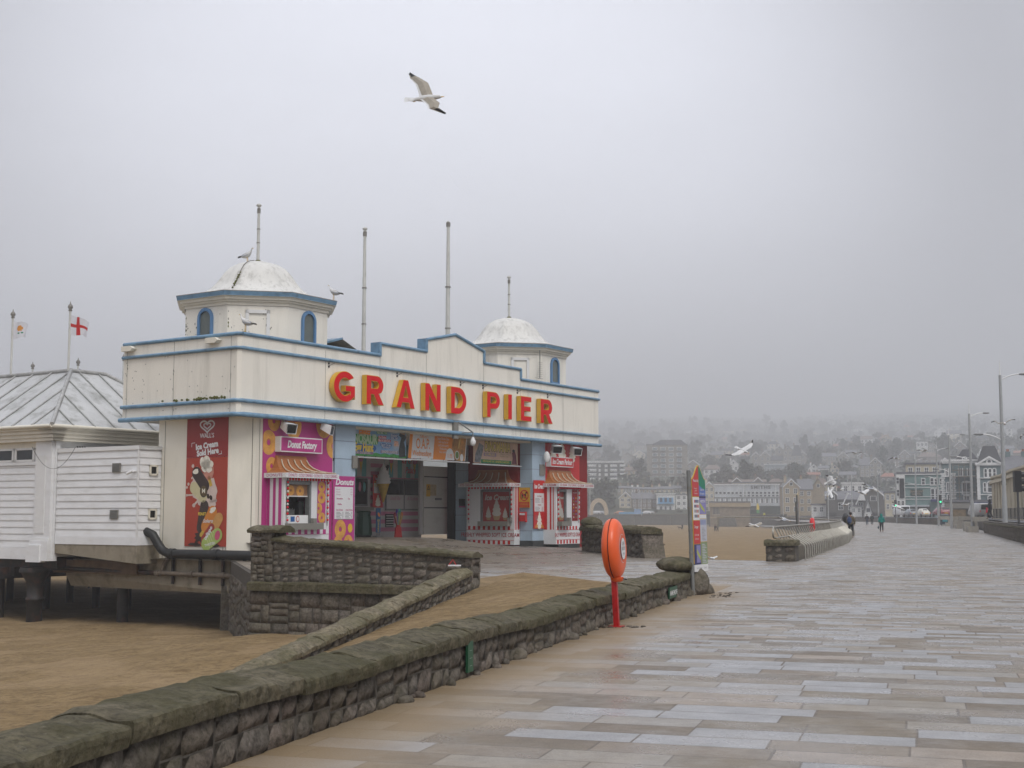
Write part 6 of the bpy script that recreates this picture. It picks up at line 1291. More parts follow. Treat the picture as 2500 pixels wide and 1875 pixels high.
# ---------------------------------------------------------------- promenade furniture
def lifebuoy(loc, ax, s_, mat, lab, post=True, tilt=0, full=True):
    """ring housing: ax = its flat axis in plan (the ring faces along ax)"""
    t = thing('lifebuoy_stand', loc, lab, 'lifebuoy'); ax = ax.normalized(); sd = UP.cross(ax); top = .0
    cz = 1.12*s_; H = .43*s_; Wd = .375*s_; T = .135*s_; L = Vector(loc)
    lean = lambda p: p+Vector((-tilt*p.z, 0, 0))
    mb = MB(); nu, nv = 40, 20
    def P(u, v, e=0):
        a = 2*math.pi*u; b = math.pi*(v-.5); x = math.sin(a); z = math.cos(a)
        rr = math.cos(b)**.42 if math.cos(b) > 0 else 0; th = math.copysign(abs(math.sin(b))**.85, math.sin(b))*T
        zz = z*H*rr; hw = Wd*(1-.10*max(0, z)**2+.02*min(0, z))
        dish = 1-.22*max(0, 1-(rr/.55)**2) if rr < .55 else 1
        ridge = 1+.0*th
        return L+lean(sd*(x*hw*rr)+ax*(th*dish)+UP*(cz+zz))
    vs = [P(i/nu, j/nv) for j in range(nv+1) for i in range(nu)]
    mb.add(vs, [(j*nu+i, j*nu+(i+1) % nu, (j+1)*nu+(i+1) % nu, (j+1)*nu+i) for j in range(nv) for i in range(nu)], mat, True); hs_ = mb.build('housing', t)
    mb = MB(); mb.tube([P(i/40, .5)*1.0+(P(i/40, .5)-(L+lean(UP*cz)))*.012 for i in range(41)], .006*s_, M('seam_dark', (.03, .004, .004), .6, 0) if 'seam_dark' not in bpy.data.materials else bpy.data.materials['seam_dark'], 5); 
    mb.lathe(L+lean(UP*(cz-H-.03*s_)+ax*.02), [(.05*s_, -.02*s_), (.09*s_, .0), (.10*s_, .05*s_)], mat, 10); mb.tube([L+lean(UP*(cz-H)+ax*.08*s_), L+lean(UP*(cz-H-.01)+ax*.17*s_)], .01*s_, black, 5); mb.build('seam_and_latch', hs_)
    if full:
        f = Fr(L+lean(UP*cz), sd, ax); f.p = lambda a, n, z, o=f: o.o+o.ex*a+o.en*n+UP*z+Vector((-tilt*z, 0, 0))
        mb = MB(); k = 30; z9 = T*1.0
        for r0, r1, mm in ((.70, .725, whitev), (.47, .485, whitev)):
            for i in range(k):
                t0, t1 = 2*math.pi*i/k, 2*math.pi*(i+1)/k; q = lambda r, t_: f.p(Wd*r*math.sin(t_), T*(1.02-.42*(r/.75)**3)+.004, H*r*math.cos(t_))
                mb.add([q(r0, t0), q(r1, t0), q(r1, t1), q(r0, t1)], [(0, 1, 2, 3)], mm)
        for i in range(12):
            t0, t1 = R(120-5*i), R(120-5*(i+1)); q = lambda r, t_: f.p(Wd*r*math.sin(t_), T*(1.02-.42*(r/.75)**3)+.005, H*r*math.cos(t_)); mb.add([q(.50, t0), q(.68, t0), q(.68, t1), q(.50, t1)], [(0, 1, 2, 3)], whitev)
        mb.disc(f, -.02, .0, Wd*.36, H*.36, T*1.03+.004, whitev, 20); mb.text('LIFE', f, -.02, .07*s_, T*1.03+.008, .075*s_, m_grey, off=.001); mb.text('BUOY', f, -.02, .0, T*1.03+.008, .075*s_, m_grey, off=.001); mb.text('999', f, -.02, -.08*s_, T*1.03+.008, .065*s_, m_grey); mb.build('decals', hs_)
    if post:
        mb = MB(); b0 = L-ax*.02*s_; p0 = lambda z, dx=0, dy=0: b0+lean(UP*z)+ax*dx+sd*dy
        w_ = .038*s_; z1 = cz-H*.75
        mb.hexa([p0(0, -w_, -w_), p0(0, w_, -w_), p0(0, w_, w_), p0(0, -w_, w_), p0(z1, -w_, -w_), p0(z1, w_, -w_), p0(z1, w_, w_), p0(z1, -w_, w_)], redp)
        mb.hexa([b0+ax*-.1+sd*-.1, b0+ax*.1+sd*-.1, b0+ax*.1+sd*.1, b0+ax*-.1+sd*.1]+[p+UP*.012 for p in (b0+ax*-.1+sd*-.1, b0+ax*.1+sd*-.1, b0+ax*.1+sd*.1, b0+ax*-.1+sd*.1)], redp); mb.build('post', t)
    return t
lb = onz(1509, 1530, 0)
lifebuoy(lb, Vector((.95, -.31, 0)), 1.0, orange, 'orange lifebuoy housing on a leaning red post at the foot of the long wall', tilt=.045)
p2_ = onz(1984, 1338, .0); lifebuoy(Vector((p2_.x, p2_.y, -.0)), Vector((.98, -.15, 0)), .95, redring, 'bright red lifebuoy housing standing among the steel railing ribs', post=True, full=False)
# wind-blown debris
mb = MB(); rnd = random.Random(5)
for i in range(60):
    p = lb+Vector((rnd.uniform(-.25, .4), rnd.uniform(-.2, .1), .004)) if i < 25 else W(rnd.uniform(7.5, 9.3), -rnd.uniform(.1, .5), .004); r_ = rnd.uniform(.008, .03); mb.ell(p, (r_*1.6, r_, r_*.5), m_mortar, 6, 4, Matrix.Rotation(rnd.uniform(0, 3), 3, 'Z'))
mb.build('seaweed_debris', kind='stuff', label='dry brown seaweed scraps on the paving beside post and sign', cat='debris')
# totem
def totem(base, s_, lab, full=True, tilt=.022, rot=27, gap=.30):
    ex = Vector((math.sin(R(rot)), math.cos(R(rot)), 0)); en = Vector((ex.y, -ex.x, 0)); f = Fr(base, ex, en); L0 = Vector(base)
    f.p = lambda a, n, z, o=f: o.o+o.ex*a+o.en*n+UP*z+Vector((-tilt*z, 0, 0))
    t = thing('information_totem', base, lab, 'sign'); mb = MB()
    for a, n, z1 in ((-.0, .03, 2.50), (.40, -.03, 2.2), (.80, -.03, 2.2)):
        mb.tube([f.p(a, n, -.02), f.p(a, n, z1)], .044, greym, 12)
    for z_ in (.85, 1.3, 1.75, 2.15): mb.tube([f.p(0, .03, z_-.02), f.p(0, .03, z_+.02)], .052, leadg, 10)
    mb.build('posts', t)
    mb = MB(); z0, z1, zt_ = .62, 2.42, 2.62; w0, w1, wm = .03, .87, .45; sh = []
    for i in range(9): q = i/8; sh.append((w0+(wm-w0)*q, z1-.08+(zt_-z1+.08)*(q*q*(3-2*q))))
    r_ = [(2*wm-a, z) for a, z in sh[:-1]][::-1]
    out_ = [(w0, z0), (w1, z0)]+[(a, z) for a, z in r_[::-1]][::1]
    outl = [(w0, z0), (w1, z0)]+[(2*wm-a, z) for a, z in sh]+[(a, z) for a, z in sh[::-1][1:]]
    mb.prism(f, outl, .063, .075, M('totem_yellow_edge', (.60, .40, .04), .45, 0) if 'totem_yellow_edge' not in bpy.data.materials else bpy.data.materials['totem_yellow_edge']); pn = mb.build('panel', t)
    mb = MB(); n = .079; rd_ = M('totem_red', (.50, .035, .035), .4, .04) if full else redv
    C = lambda nm, c: bpy.data.materials[nm] if nm in bpy.data.materials else M(nm, c, .4, .03)
    bl, gn, nv, lg, lgr = C('totem_blue', (.10, .16, .42)), C('totem_green', (.01, .18, .10)), C('totem_navy', (.02, .02, .12)), C('totem_pale', (.46, .47, .52)), C('totem_sage', (.22, .28, .15))
    w0 += .015; w1 -= .01
    mb.fpoly(f, [(w0, 1.98), (wm-.005, 1.98), (wm-.005, zt_-.02)]+[(a+.012, z-.018) for a, z in sh[::-1][1:]], n, rd_)
    mb.fpoly(f, [(wm+.005, 2.22)]+[(wm+.005+(w1-wm)*i/5, 2.22-.10*math.sin(i/5*1.6)) for i in range(6)]+[(2*wm-a-.012, z-.018) for a, z in sh][0:-1]+[(wm+.005, zt_-.02)], n, gn)
    mb.fpoly(f, [(wm+.005, 1.99), (w1, 1.99), (w1, 2.13)]+[(wm+.005+(w1-wm)*i/5, 2.22-.10*math.sin(i/5*1.6)) for i in range(5, -1, -1)], n, bl); mb.rect(f, wm, 1.95, w1, 1.985, n, nv)
    mb.rect(f, w0, 1.50, wm-.01, 1.965, n, whitev); mb.rect(f, wm+.005, 1.62, w1, 1.945, n, C('totem_lilac', (.22, .20, .42))); mb.fpoly(f, [(wm+.02, 1.80), (wm+.10, 1.74), (w1-.1, 1.65), (w1-.08, 1.69), (wm+.15, 1.80), (wm+.02, 1.86)], n+.002, C('totem_lime', (.42, .46, .08)))
    mb.rect(f, w0, 1.02, wm-.01, 1.49, n, rd_); mb.rect(f, wm+.005, 1.53, w1, 1.61, n, whitev); mb.rect(f, wm+.005, 1.06, w1, 1.52, n, lg); 
    for i in range(7): mb.rect(f, wm+.03+.05*i, 1.40, wm+.05+.05*i, 1.51, n+.002, bl)
    mb.rect(f, w0, .76, wm-.01, 1.01, n, nv); mb.rect(f, w0, .60, wm-.01, .76, n, nv); mb.rect(f, w0+.13, .64, wm-.03, .99, n+.002, C('totem_lilac', (.22, .20, .42))); mb.fpoly(f, [(w0+.14, .84), (wm-.05, .68), (wm-.04, .76), (w0+.16, .92)], n+.004, C('totem_lime', (.42, .46, .08)))
    mb.rect(f, wm+.005, .60, w1, 1.05, n, lgr)
    for i in range(12): mb.rect(f, wm+.08, .63+.033*i, w1-.06-.05*(i % 3), .645+.033*i, n+.002, lg)
    for i in range(10):
        if i < 9: mb.rect(f, wm+.10, 1.09+.03*i, w1-.08-.05*(i % 3), 1.10+.03*i, n+.002, m_grey)
    rnd = random.Random(3)
    for i in range(4):
        for j in range(4): mb.rect(f, w0+.09+.07*j, 1.55+.1*i, w0+.14+.07*j, 1.61+.1*i, n+.002, rnd.choice([m_grey, nv, C('totem_olive', (.2, .16, .05)), redv]))
    mb.rect(f, w0, .62, w1, .62+.0, n, whitev) if 0 else None
    mb.text('Weston Bay', f, (w0+wm)/2+.02, 2.30, n+.003, .085, whitev, off=.001, sx=.8); mb.text('Seafront', f, wm+.2, 2.12, n+.003, .085, whitev, sx=.8); mb.text('information', f, wm+.2, 2.04, n+.003, .075, whitev, sx=.8); mb.text('Danger', f, w0+.17, 1.36, n+.003, .08, whitev, off=.001); 
    for i, t_ in enumerate(('Do not walk', 'on the mud')): mb.text(t_, f, w0+.18, 1.20-.08*i, n+.003, .05, whitev)
    for i, t_ in enumerate(('Emergency', 'call 999', 'Coastguard')): mb.text(t_, f, w0+.2, 2.14-.05*i, n+.003, .045, whitev)
    mb.text('WESTON', f, wm+.2, 1.88, n+.003, .07, whitev, off=.002)
    mb.build('print', pn); mb = MB(); mb.rect(f, w0-.015, .46, w1+.01, .60, n, whitev); mb.text('North Somerset', f, w0+.28, .53, n+.003, .05, m_grey); mb.text('Council', f, w1-.18, .53, n+.003, .05, m_grey); mb.box((w0-.015, .045, .46), (w1+.01, .075, .6), whitev, f); mb.build('footer_panel', pn)
    return t
tb = onz(1688, 1453, 0); totem(tb, 1, 'tall red, blue and green beach information totem on grey poles by the wall end')
tb = onz(1952, 1345, 0)+TN*.0; totem(Vector((tb.x-.05, tb.y, 0)), 1, 'second red and white totem seen almost edge-on among the railing ribs', False, .02, 13)
# railing
rl = thing('seafront_railing', W(40, .5), 'long brushed steel railing of bent ribs curving away along the promenade edge', 'railing')
def lw(s): return interp(LE, s)
s_ = 30.4; i = 0; ribs = []
while s_ < 116:
    w_ = lw(s_); ribs.append(s_); mb = MB(); P = lambda wd, z: W(s_, w_+wd, z)
    mb.tube([P(-.15, 0), P(-.15, .42), P(-.13, .50), P(-.07, .56), P(.42, .86)], .033, steel, 7); mb.build('rib', rl); i += 1; s_ += 1.06
mb = MB(); top = []; low = []; k = 60
for j in range(k+1): s9 = 28.9+(116-28.9)*j/k; top.append(W(s9, lw(s9)+.85, 1.18)); low.append(W(s9, lw(s9)+.72, .80))
mb.tube(top, .032, steel, 7); lp = [top[0]]
for q in range(1, 8): a = R(90+180*q/8); lp.append(W(28.9+.32*math.cos(a)*1.3, lw(28.9)+.785, .99+.19*math.sin(a)))
lp.append(low[0]); mb.tube(lp, .032, steel, 7); mb.tube(low[:6], .026, steel, 7); mb.build('handrail', rl)
mb = MB()
for s9 in ribs:
    w_ = lw(s9); P = lambda wd, z: W(s9+.3, w_+wd, z); mb.tube([P(.95, 1.18), P(.80, .85), P(.62, .60), P(.60, .38)], .026, steel, 5)
mb.build('outer_ribs', rl); rl.children[-1]['kind'] = 'stuff'
mb = MB(); a = W(116, lw(116)+.8, 1.1); mb.tube([a, a+Vector((-3, 8, .25)), a+Vector((-9, 20, .3))], .06, steel, 6); mb.tube([a+Vector((-9, 20, .3)), a+Vector((-9, 20, -1))], .06, steel, 6); mb.build('end_rail', rl)
# lamp posts
def lamp(p, lab, small=False, base=1.1):
    p = Vector(p); p.z = base; t = thing('street_lamp', p, lab, 'street lamp', 'seafront lamp posts'); mb = MB(); p.y > 100 and mb.tube([p-UP*1.2, p], [.17, .17], postp, 12)
    mb.tube([p, p+UP*1.8], [.17, .165], postp, 12); mb.tube([p+UP*1.8, p+UP*5.5, p+UP*10.1], [.135, .12, .095], postp, 12); mb.tube([p+UP*10.1, p+UP*11.1], [.05, .02], white, 6); mb.build('pole', t)
    dr_ = Vector((1, 0, 0)) if not small else Vector((.95, -.3, 0))
    for sg, z_, L_ in ((1, 9.75, 1.35), (-1, 5.6, 1.35)):
        mb = MB(); pts = [p+UP*(z_+.42*(1-(1-q/6)**2))+dr_*sg*(L_*q/6) for q in range(7)]; mb.tube(pts, .04, white, 6); mb.tube([p+UP*(z_+.30), p+UP*(z_+.30)+dr_*sg*.40], .02, white, 5); ar = mb.build('arm', t)
        mb = MB(); e = pts[-1]; mb.tube([e-dr_*sg*.05, e+dr_*sg*.12, e+dr_*sg*.45, e+dr_*sg*.62], [.05, .085, .075, .02], greym, 8); mb.build('lamp_head', ar)
    if not small: mb = MB(); mb.tube([p+UP*2.6-dr_*.17, p+UP*2.6+dr_*.17], .03, black, 6); mb.tube([p+UP*3.1-dr_*.17, p+UP*3.1+dr_*.17], .03, black, 6); mb.tube([p+UP*2.6-dr_*.17, p+UP*3.1-dr_*.17], .012, black, 4); mb.build('collar_bracket', t)
    return t
LP = [(2454, 91), (2374.5, 126), (2323, 160), (2291.5, 193), (2238, 230), (2190, 262), (2145, 300), (2081, 339), (2022.6, 367)]
lbs = ['nearest tall grey double-armed lamp post at the right, in front of the cream pavilion', 'tall double-armed lamp post in front of the silver van', 'double-armed lamp post before the scaffolded villa, third from the right', 'double-armed lamp post beside the traffic light, fourth from the right', 'double-armed lamp post in front of the teal hotel sign', 'double-armed lamp post with a gull hovering over its top, by the white van', 'double-armed lamp post before the dark gabled pub, seventh from the right', 'small distant lamp post left of the couple in dark coats', 'farthest small lamp post, beside the tan gabled house']
for i, (px, Y) in enumerate(LP):
    p = atY(px, 1270, Y)
    lamp(p, lbs[i], i > 3)
for px, Y, tp, lab in ((1440.5, 540, 1190, 'thin distant lamp post beside the stone arch'), (1566, 540, 1205, 'thin distant lamp post in front of the brown terrace'), (1912, 470, 1178, 'thin distant pole between the white flats and the tan house'), (1820, 500, 1186, 'thin distant pole on the white flats front')):
    p = atY(px, 1256, Y); z1 = atY(px, tp, Y).z; t = thing('street_lamp', (p.x, p.y, 1.4), lab, 'street lamp', 'far seafront lamp posts'); mb = MB(); mb.tube([(p.x, p.y, 1.4), (p.x, p.y, z1)], .16, postp, 6); mb.tube([(p.x, p.y, z1-.8), (p.x+1.6, p.y, z1-.3)], .09, postp, 5); mb.build('pole', t)
# traffic lights
def tlight(px, Y, ztop, s_, lab, green=False, face=-1):
    p = atY(px, 1270, Y); p.z = 1.05; t = thing('traffic_light', p, lab, 'traffic light'); mb = MB(); mb.tube([p, p+UP*(ztop-1.2)], .06*s_, M('dark_grey_pole', (.07, .07, .07), .5, .1), 8); mb.build('pole', t)
    mb = MB(); z0 = ztop-1.05*s_; mb.box((p.x-.17*s_, p.y-.15, z0), (p.x+.17*s_, p.y+.15, z0+1.05*s_), black)
    for i in range(3): mb.lathe(Vector((p.x+.17*s_, p.y-.05, z0+.17*s_+.35*s_*i)), [(.13*s_, 0), (.14*s_, .12*s_), (.12*s_, .26*s_)], black, 10, axis=Matrix.Rotation(R(90), 3, 'Y')) if not green else None
    mb.build('signal_head', t)
    mb = MB(); gl = M('green_signal', (.05, .8, .35), .4, 0, emit=1.2) if green and 'green_signal' not in bpy.data.materials else bpy.data.materials.get('green_signal')
    if green: mb.ell((p.x, p.y-.2, z0+.2*s_), (.12*s_, .06, .12*s_), gl, 10, 6); mb.build('green_lens', t)
tlight(2487, 74, 4.05, 1.12, 'big black traffic light seen from the side at the right edge')
tlight(2296.5, 200, 4.6, 1.2, 'distant traffic light showing green behind the wheelie bin', True)
tlight(2187, 250, 4.4, 1.2, 'distant traffic light showing green beside the white van', True)
# stone seats
conb = M('seat_concrete', (.30, .28, .24), .7, .12, 2, bump=.01, bscale=20); G = 'stepped concrete seat blocks'; rnd = random.Random(12)
def block(px, py, w_, h, d, lab, top=None):
    p = onz(px, py, 0) if top is None else top; mb = MB(); g = .03; hw = w_/2
    f = Fr(p, TN*-1, -TD); f.ex = Vector((1, -.1, 0)).normalized(); f.en = Vector((-.1, -1, 0)).normalized()
    ch = [(-hw, 0), (hw, 0), (hw, h-g*2), (hw-g, h), (-hw+g, h), (-hw, h-g*2)]
    mb.prism(f, ch, -d, 0, conb); mb.build('concrete_seat', label=lab, cat='seat block', group=G)
nb = [(2377, 1299.5, .95, .55, .9, 'low square concrete seat nearest the camera at the end of the dark wall'), (2371, 1297, 1.25, .95, .8, 'tall concrete seat behind the nearest low square one'), (2346, 1291, 1.0, .52, .8, 'low square concrete seat second from the dark wall'), (2341, 1288.5, 1.2, .93, .8, 'tall concrete seat behind the second low one'), (2319, 1285, 1.0, .52, .8, 'low concrete seat beside the wheelie bin'), (2313, 1283, 1.25, .93, .8, 'tall concrete seat behind the wheelie bin')]
for b in nb: block(*b)
k = 0
for px, py, w_, h in ((2276, 1275.5, 1.0, .55), (2262, 1274.8, 1.0, .95), (2288, 1276.5, 1.8, .95), (2250, 1272.5, 1.6, .95), (2237, 1272.6, 1.9, .6), (2222, 1271.5, 1.4, .95), (2208, 1271, 2.4, .6), (2190, 1269, 2.4, .95), (2176, 1268.6, 2.2, .6), (2166, 1268, 2.2, .95), (2226, 1270.6, 2.2, 1.3), (2258, 1273, 2.2, 1.3)):
    block(px, py, w_, h, 1.0, 'weathered concrete seat in the distant row below the parked cars')
for px, Y, w_ in ((2333, 160, 1.25), (2357, 158, 1.25), (2395, 125, 1.35), (2305, 175, 1.2)):
    p = atY(px, 1262, Y); block(0, 0, w_, .45, .8, 'long raised concrete seat along the road edge above the low blocks', top=Vector((p.x, p.y, 1.0)))
# wheelie bin
p = onz(2306, 1283.5, 0); t = thing('wheelie_bin', p, 'big dark wheelie bin with a turquoise panel beside the concrete seats', 'bin'); f = Fr(p, Vector((1, 0, 0)), Vector((0, -1, 0)))
mb = MB(); db = M('dark_bin_plastic', (.02, .03, .045), .4, .1); mb.hexa([f.p(-.48, 0, .22), f.p(.48, 0, .22), f.p(.48, -.8, .22), f.p(-.48, -.8, .22), f.p(-.62, .08, 1.55), f.p(.62, .08, 1.55), f.p(.62, -.9, 1.55), f.p(-.62, -.9, 1.55)], db); mb.build('body', t)
mb = MB(); mb.hexa([f.p(-.68, .15, 1.55), f.p(.68, .15, 1.55), f.p(.68, -.95, 1.55), f.p(-.68, -.95, 1.55), f.p(-.6, .05, 1.75), f.p(.6, .05, 1.75), f.p(.6, -.85, 1.78), f.p(-.6, -.85, 1.78)], db); mb.build('lid', t)
mb = MB(); mb.hexa([f.p(-.3, .04, .6), f.p(.45, .04, .6), f.p(.45, .02, .6), f.p(-.3, .02, .6), f.p(-.32, .11, 1.3), f.p(.48, .11, 1.3), f.p(.48, .05, 1.3), f.p(-.32, .05, 1.3)], M('turquoise_sticker', (.02, .25, .30), .4, 0)); mb.build('sticker', t)
for sg in (-.4, .42): mb = MB(); mb.lathe(f.p(sg, -.1, .16), [(.16, -.05), (.16, .05)], black, 12, axis=Matrix.Rotation(R(90), 3, 'Y')); mb.build('wheel', t)
# vehicles
def car(px, Y, kind, col, lab, view='rear', s_=1, z0=None, rot=0):
    p = atY(px, 1262, Y); p.z = (ROADZ+.1 if z0 is None else z0); t = bpy.data.objects.new('parked_car' if kind != 'van' else 'van', None); COL.objects.link(t); t.location = p; t.rotation_euler = (0, 0, rot); tag(t, lab, 'car' if kind != 'van' else 'van'); LOCAL.add(t.name)
    bm = M('car_paint_'+lab.split()[0], col, .25, .02, coat=.4); mb = MB()
    # cross-section stations along y (length): (y, half width, z bottom, z belt, z roof, half roof width)
    if kind == 'van': L_, H, Wd = 5.0, 2.0, .98; st = [(-2.45, .90, .45, 1.05, 1.80, .80), (-2.5, .95, .4, 1.0, 1.15, .9)]; st = [(-2.5, .90, .50, 1.0, 1.86, .80), (-2.35, .97, .35, 1.05, 1.98, .84), (.6, .98, .32, 1.08, 2.0, .84), (1.3, .97, .32, 1.08, 1.90, .80), (1.9, .95, .35, 1.02, 1.15, .80), (2.45, .85, .45, .80, .88, .72)]
    elif kind == 'beetle': st = [(-2.0, .50, .40, .62, .66, .4), (-1.75, .70, .30, .85, .95, .5), (-1.1, .78, .28, .95, 1.30, .55), (-.4, .80, .28, .98, 1.48, .58), (.4, .80, .28, .98, 1.46, .58), (.9, .78, .28, .95, 1.05, .6), (1.5, .72, .3, .80, .9, .5), (1.95, .5, .4, .55, .6, .4)]
    else: st = [(-2.1, .78, .42, .78, .90, .70), (-1.95, .85, .3, .95, 1.10, .70), (-1.5, .87, .28, .98, 1.42, .60), (.2, .88, .28, .96, 1.48, .62), (.6, .88, .28, .95, 1.40, .62), (1.2, .87, .28, .92, 1.0, .66), (2.1, .80, .35, .75, .78, .6)]
    ring = lambda y, w_, zb, zm, zr, rw: [Vector(v) for v in ((-w_*.92, y, zb), (w_*.92, y, zb), (w_, y, (zb+zm)/2), (w_*.97, y, zm), (rw, y, zr-.05), (rw*.85, y, zr), (-rw*.85, y, zr), (-rw, y, zr-.05), (-w_*.97, y, zm), (-w_, y, (zb+zm)/2))]
    rs = [ring(*s) for s in st]; vs = [v*s_ for r in rs for v in r]; n = 10
    mb.add(vs, [(i*n+j, i*n+(j+1) % n, (i+1)*n+(j+1) % n, (i+1)*n+j) for i in range(len(st)-1) for j in range(n)]+[tuple(range(n))[::-1], tuple(range((len(st)-1)*n, len(st)*n))], bm, True); mb.build('body', t)
    g = glassd; y0, w0, _, zm, zr, rw = st[0] if kind == 'van' else st[1]
    mb = MB()
    if kind == 'van': q = [(-.72, -2.52, 1.10), (.72, -2.52, 1.10), (.70, -2.50, 1.78), (-.70, -2.50, 1.78)]
    elif kind == 'beetle': q = [(-.42, -1.45, 1.04), (.42, -1.45, 1.04), (.36, -1.05, 1.33), (-.36, -1.05, 1.33)]
    else: q = [(-.62, -2.0, 1.0), (.62, -2.0, 1.0), (.52, -1.56, 1.38), (-.52, -1.56, 1.38)]
    mb.add([Vector(v)*s_+Vector((0, -.03, .03)) for v in q], [(0, 1, 2, 3)], g); mb.build('rear_window' if view == 'rear' else 'windscreen', t)
    for sg in (-1, 1):
        mb = MB(); hz = .9 if kind == 'van' else .72; x = sg*(.86 if kind == 'van' else .66); y9 = st[0][0]-.04; mb.box((x*s_-.06, y9*s_, hz*s_-.1), (x*s_+.06, (y9+.1)*s_, hz*s_+.12), redv if view == 'rear' else whitev); mb.build('tail_light' if view == 'rear' else 'headlight', t)
        for yy in (-1.35, 1.35): mb = MB(); mb.lathe(Vector((sg*.78*s_, yy*s_, .32*s_)), [(.2, -.1), (.32*s_, -.09), (.32*s_, .09), (.2, .1)], black, 14, axis=Matrix.Rotation(R(90), 3, 'Y')); mb.build('wheel', t)
    mb = MB(); mb.box((-.26*s_, (st[0][0]-.05)*s_, .55*s_), (.26*s_, (st[0][0]-.0)*s_, .68*s_), yellow if view == 'rear' else whitev); mb.build('number_plate', t)
    return t
car(2393, 175, 'van', (.36, .36, .35), 'silver van with a dark rear window parked on the road by the shops', s_=.98)
car(2253.5, 232, 'beetle', (.60, .58, .50), 'cream rounded small car parked beyond the concrete seats', s_=1.02)
car(2224, 245, 'car', (.22, .24, .26), 'grey hatchback parked left of the cream rounded car', s_=1.0)
car(2299, 235, 'car', (.24, .05, .06), 'dark red hatchback with a white roof by the traffic light', s_=1.2)
car(2200, 262, 'van', (.62, .63, .64), 'white van with roof lights facing the camera near the green signal', 'front', s_=1.12)
car(2097, 420, 'car', (.6, .6, .6), 'white car passing in front of the pub, far down the road', s_=1.4, z0=1.3, rot=R(90))
for i, (px, Y, c_) in enumerate(((1454, 572, (.5, .5, .5)), (1463, 574, (.3, .3, .32)), (1577, 573, (.55, .55, .55)), (1585, 575, (.3, .3, .3)), (1512, 575, (.45, .2, .1)))): car(px, Y, 'car', c_, ('pale', 'dark', 'white', 'grey', 'brown')[i]+' car parked on top of the far sea wall, '+('under the stone arch', 'just right of the arch foot', 'below the brown terrace', 'left of the blue shuttered house', 'by the blue fence')[i], s_=1.1, z0=1.8, rot=R(80))
# people
def skin(name, nodes, edges, mat, parent, sub=2, mats=None):
    me = bpy.data.meshes.new(name); keys = list(nodes); me.from_pydata([nodes[k][:3] for k in keys], [], []) if False else me.from_pydata([nodes[k][:3] for k in keys], [(keys.index(a), keys.index(b)) for a, b in edges], [])
    o = bpy.data.objects.new(name, me); COL.objects.link(o); o.parent = parent
    m_ = o.modifiers.new('Skin', 'SKIN'); me = o.data
    if not me.skin_vertices: 
        bpy.context.view_layer.objects.active = o
    lay = me.skin_vertices[0].data
    for i, k in enumerate(keys):
        r_ = nodes[k][3]; lay[i].radius = (r_, nodes[k][4] if len(nodes[k]) > 4 else r_); lay[i].use_root = (i == 0)
    o.modifiers.new('Sub', 'SUBSURF').levels = sub; o.modifiers[-1].render_levels = sub; me.materials.append(mat); m_.use_smooth_shade = True
    return o
skinm = M('skin', (.42, .24, .17), .6, 0); 
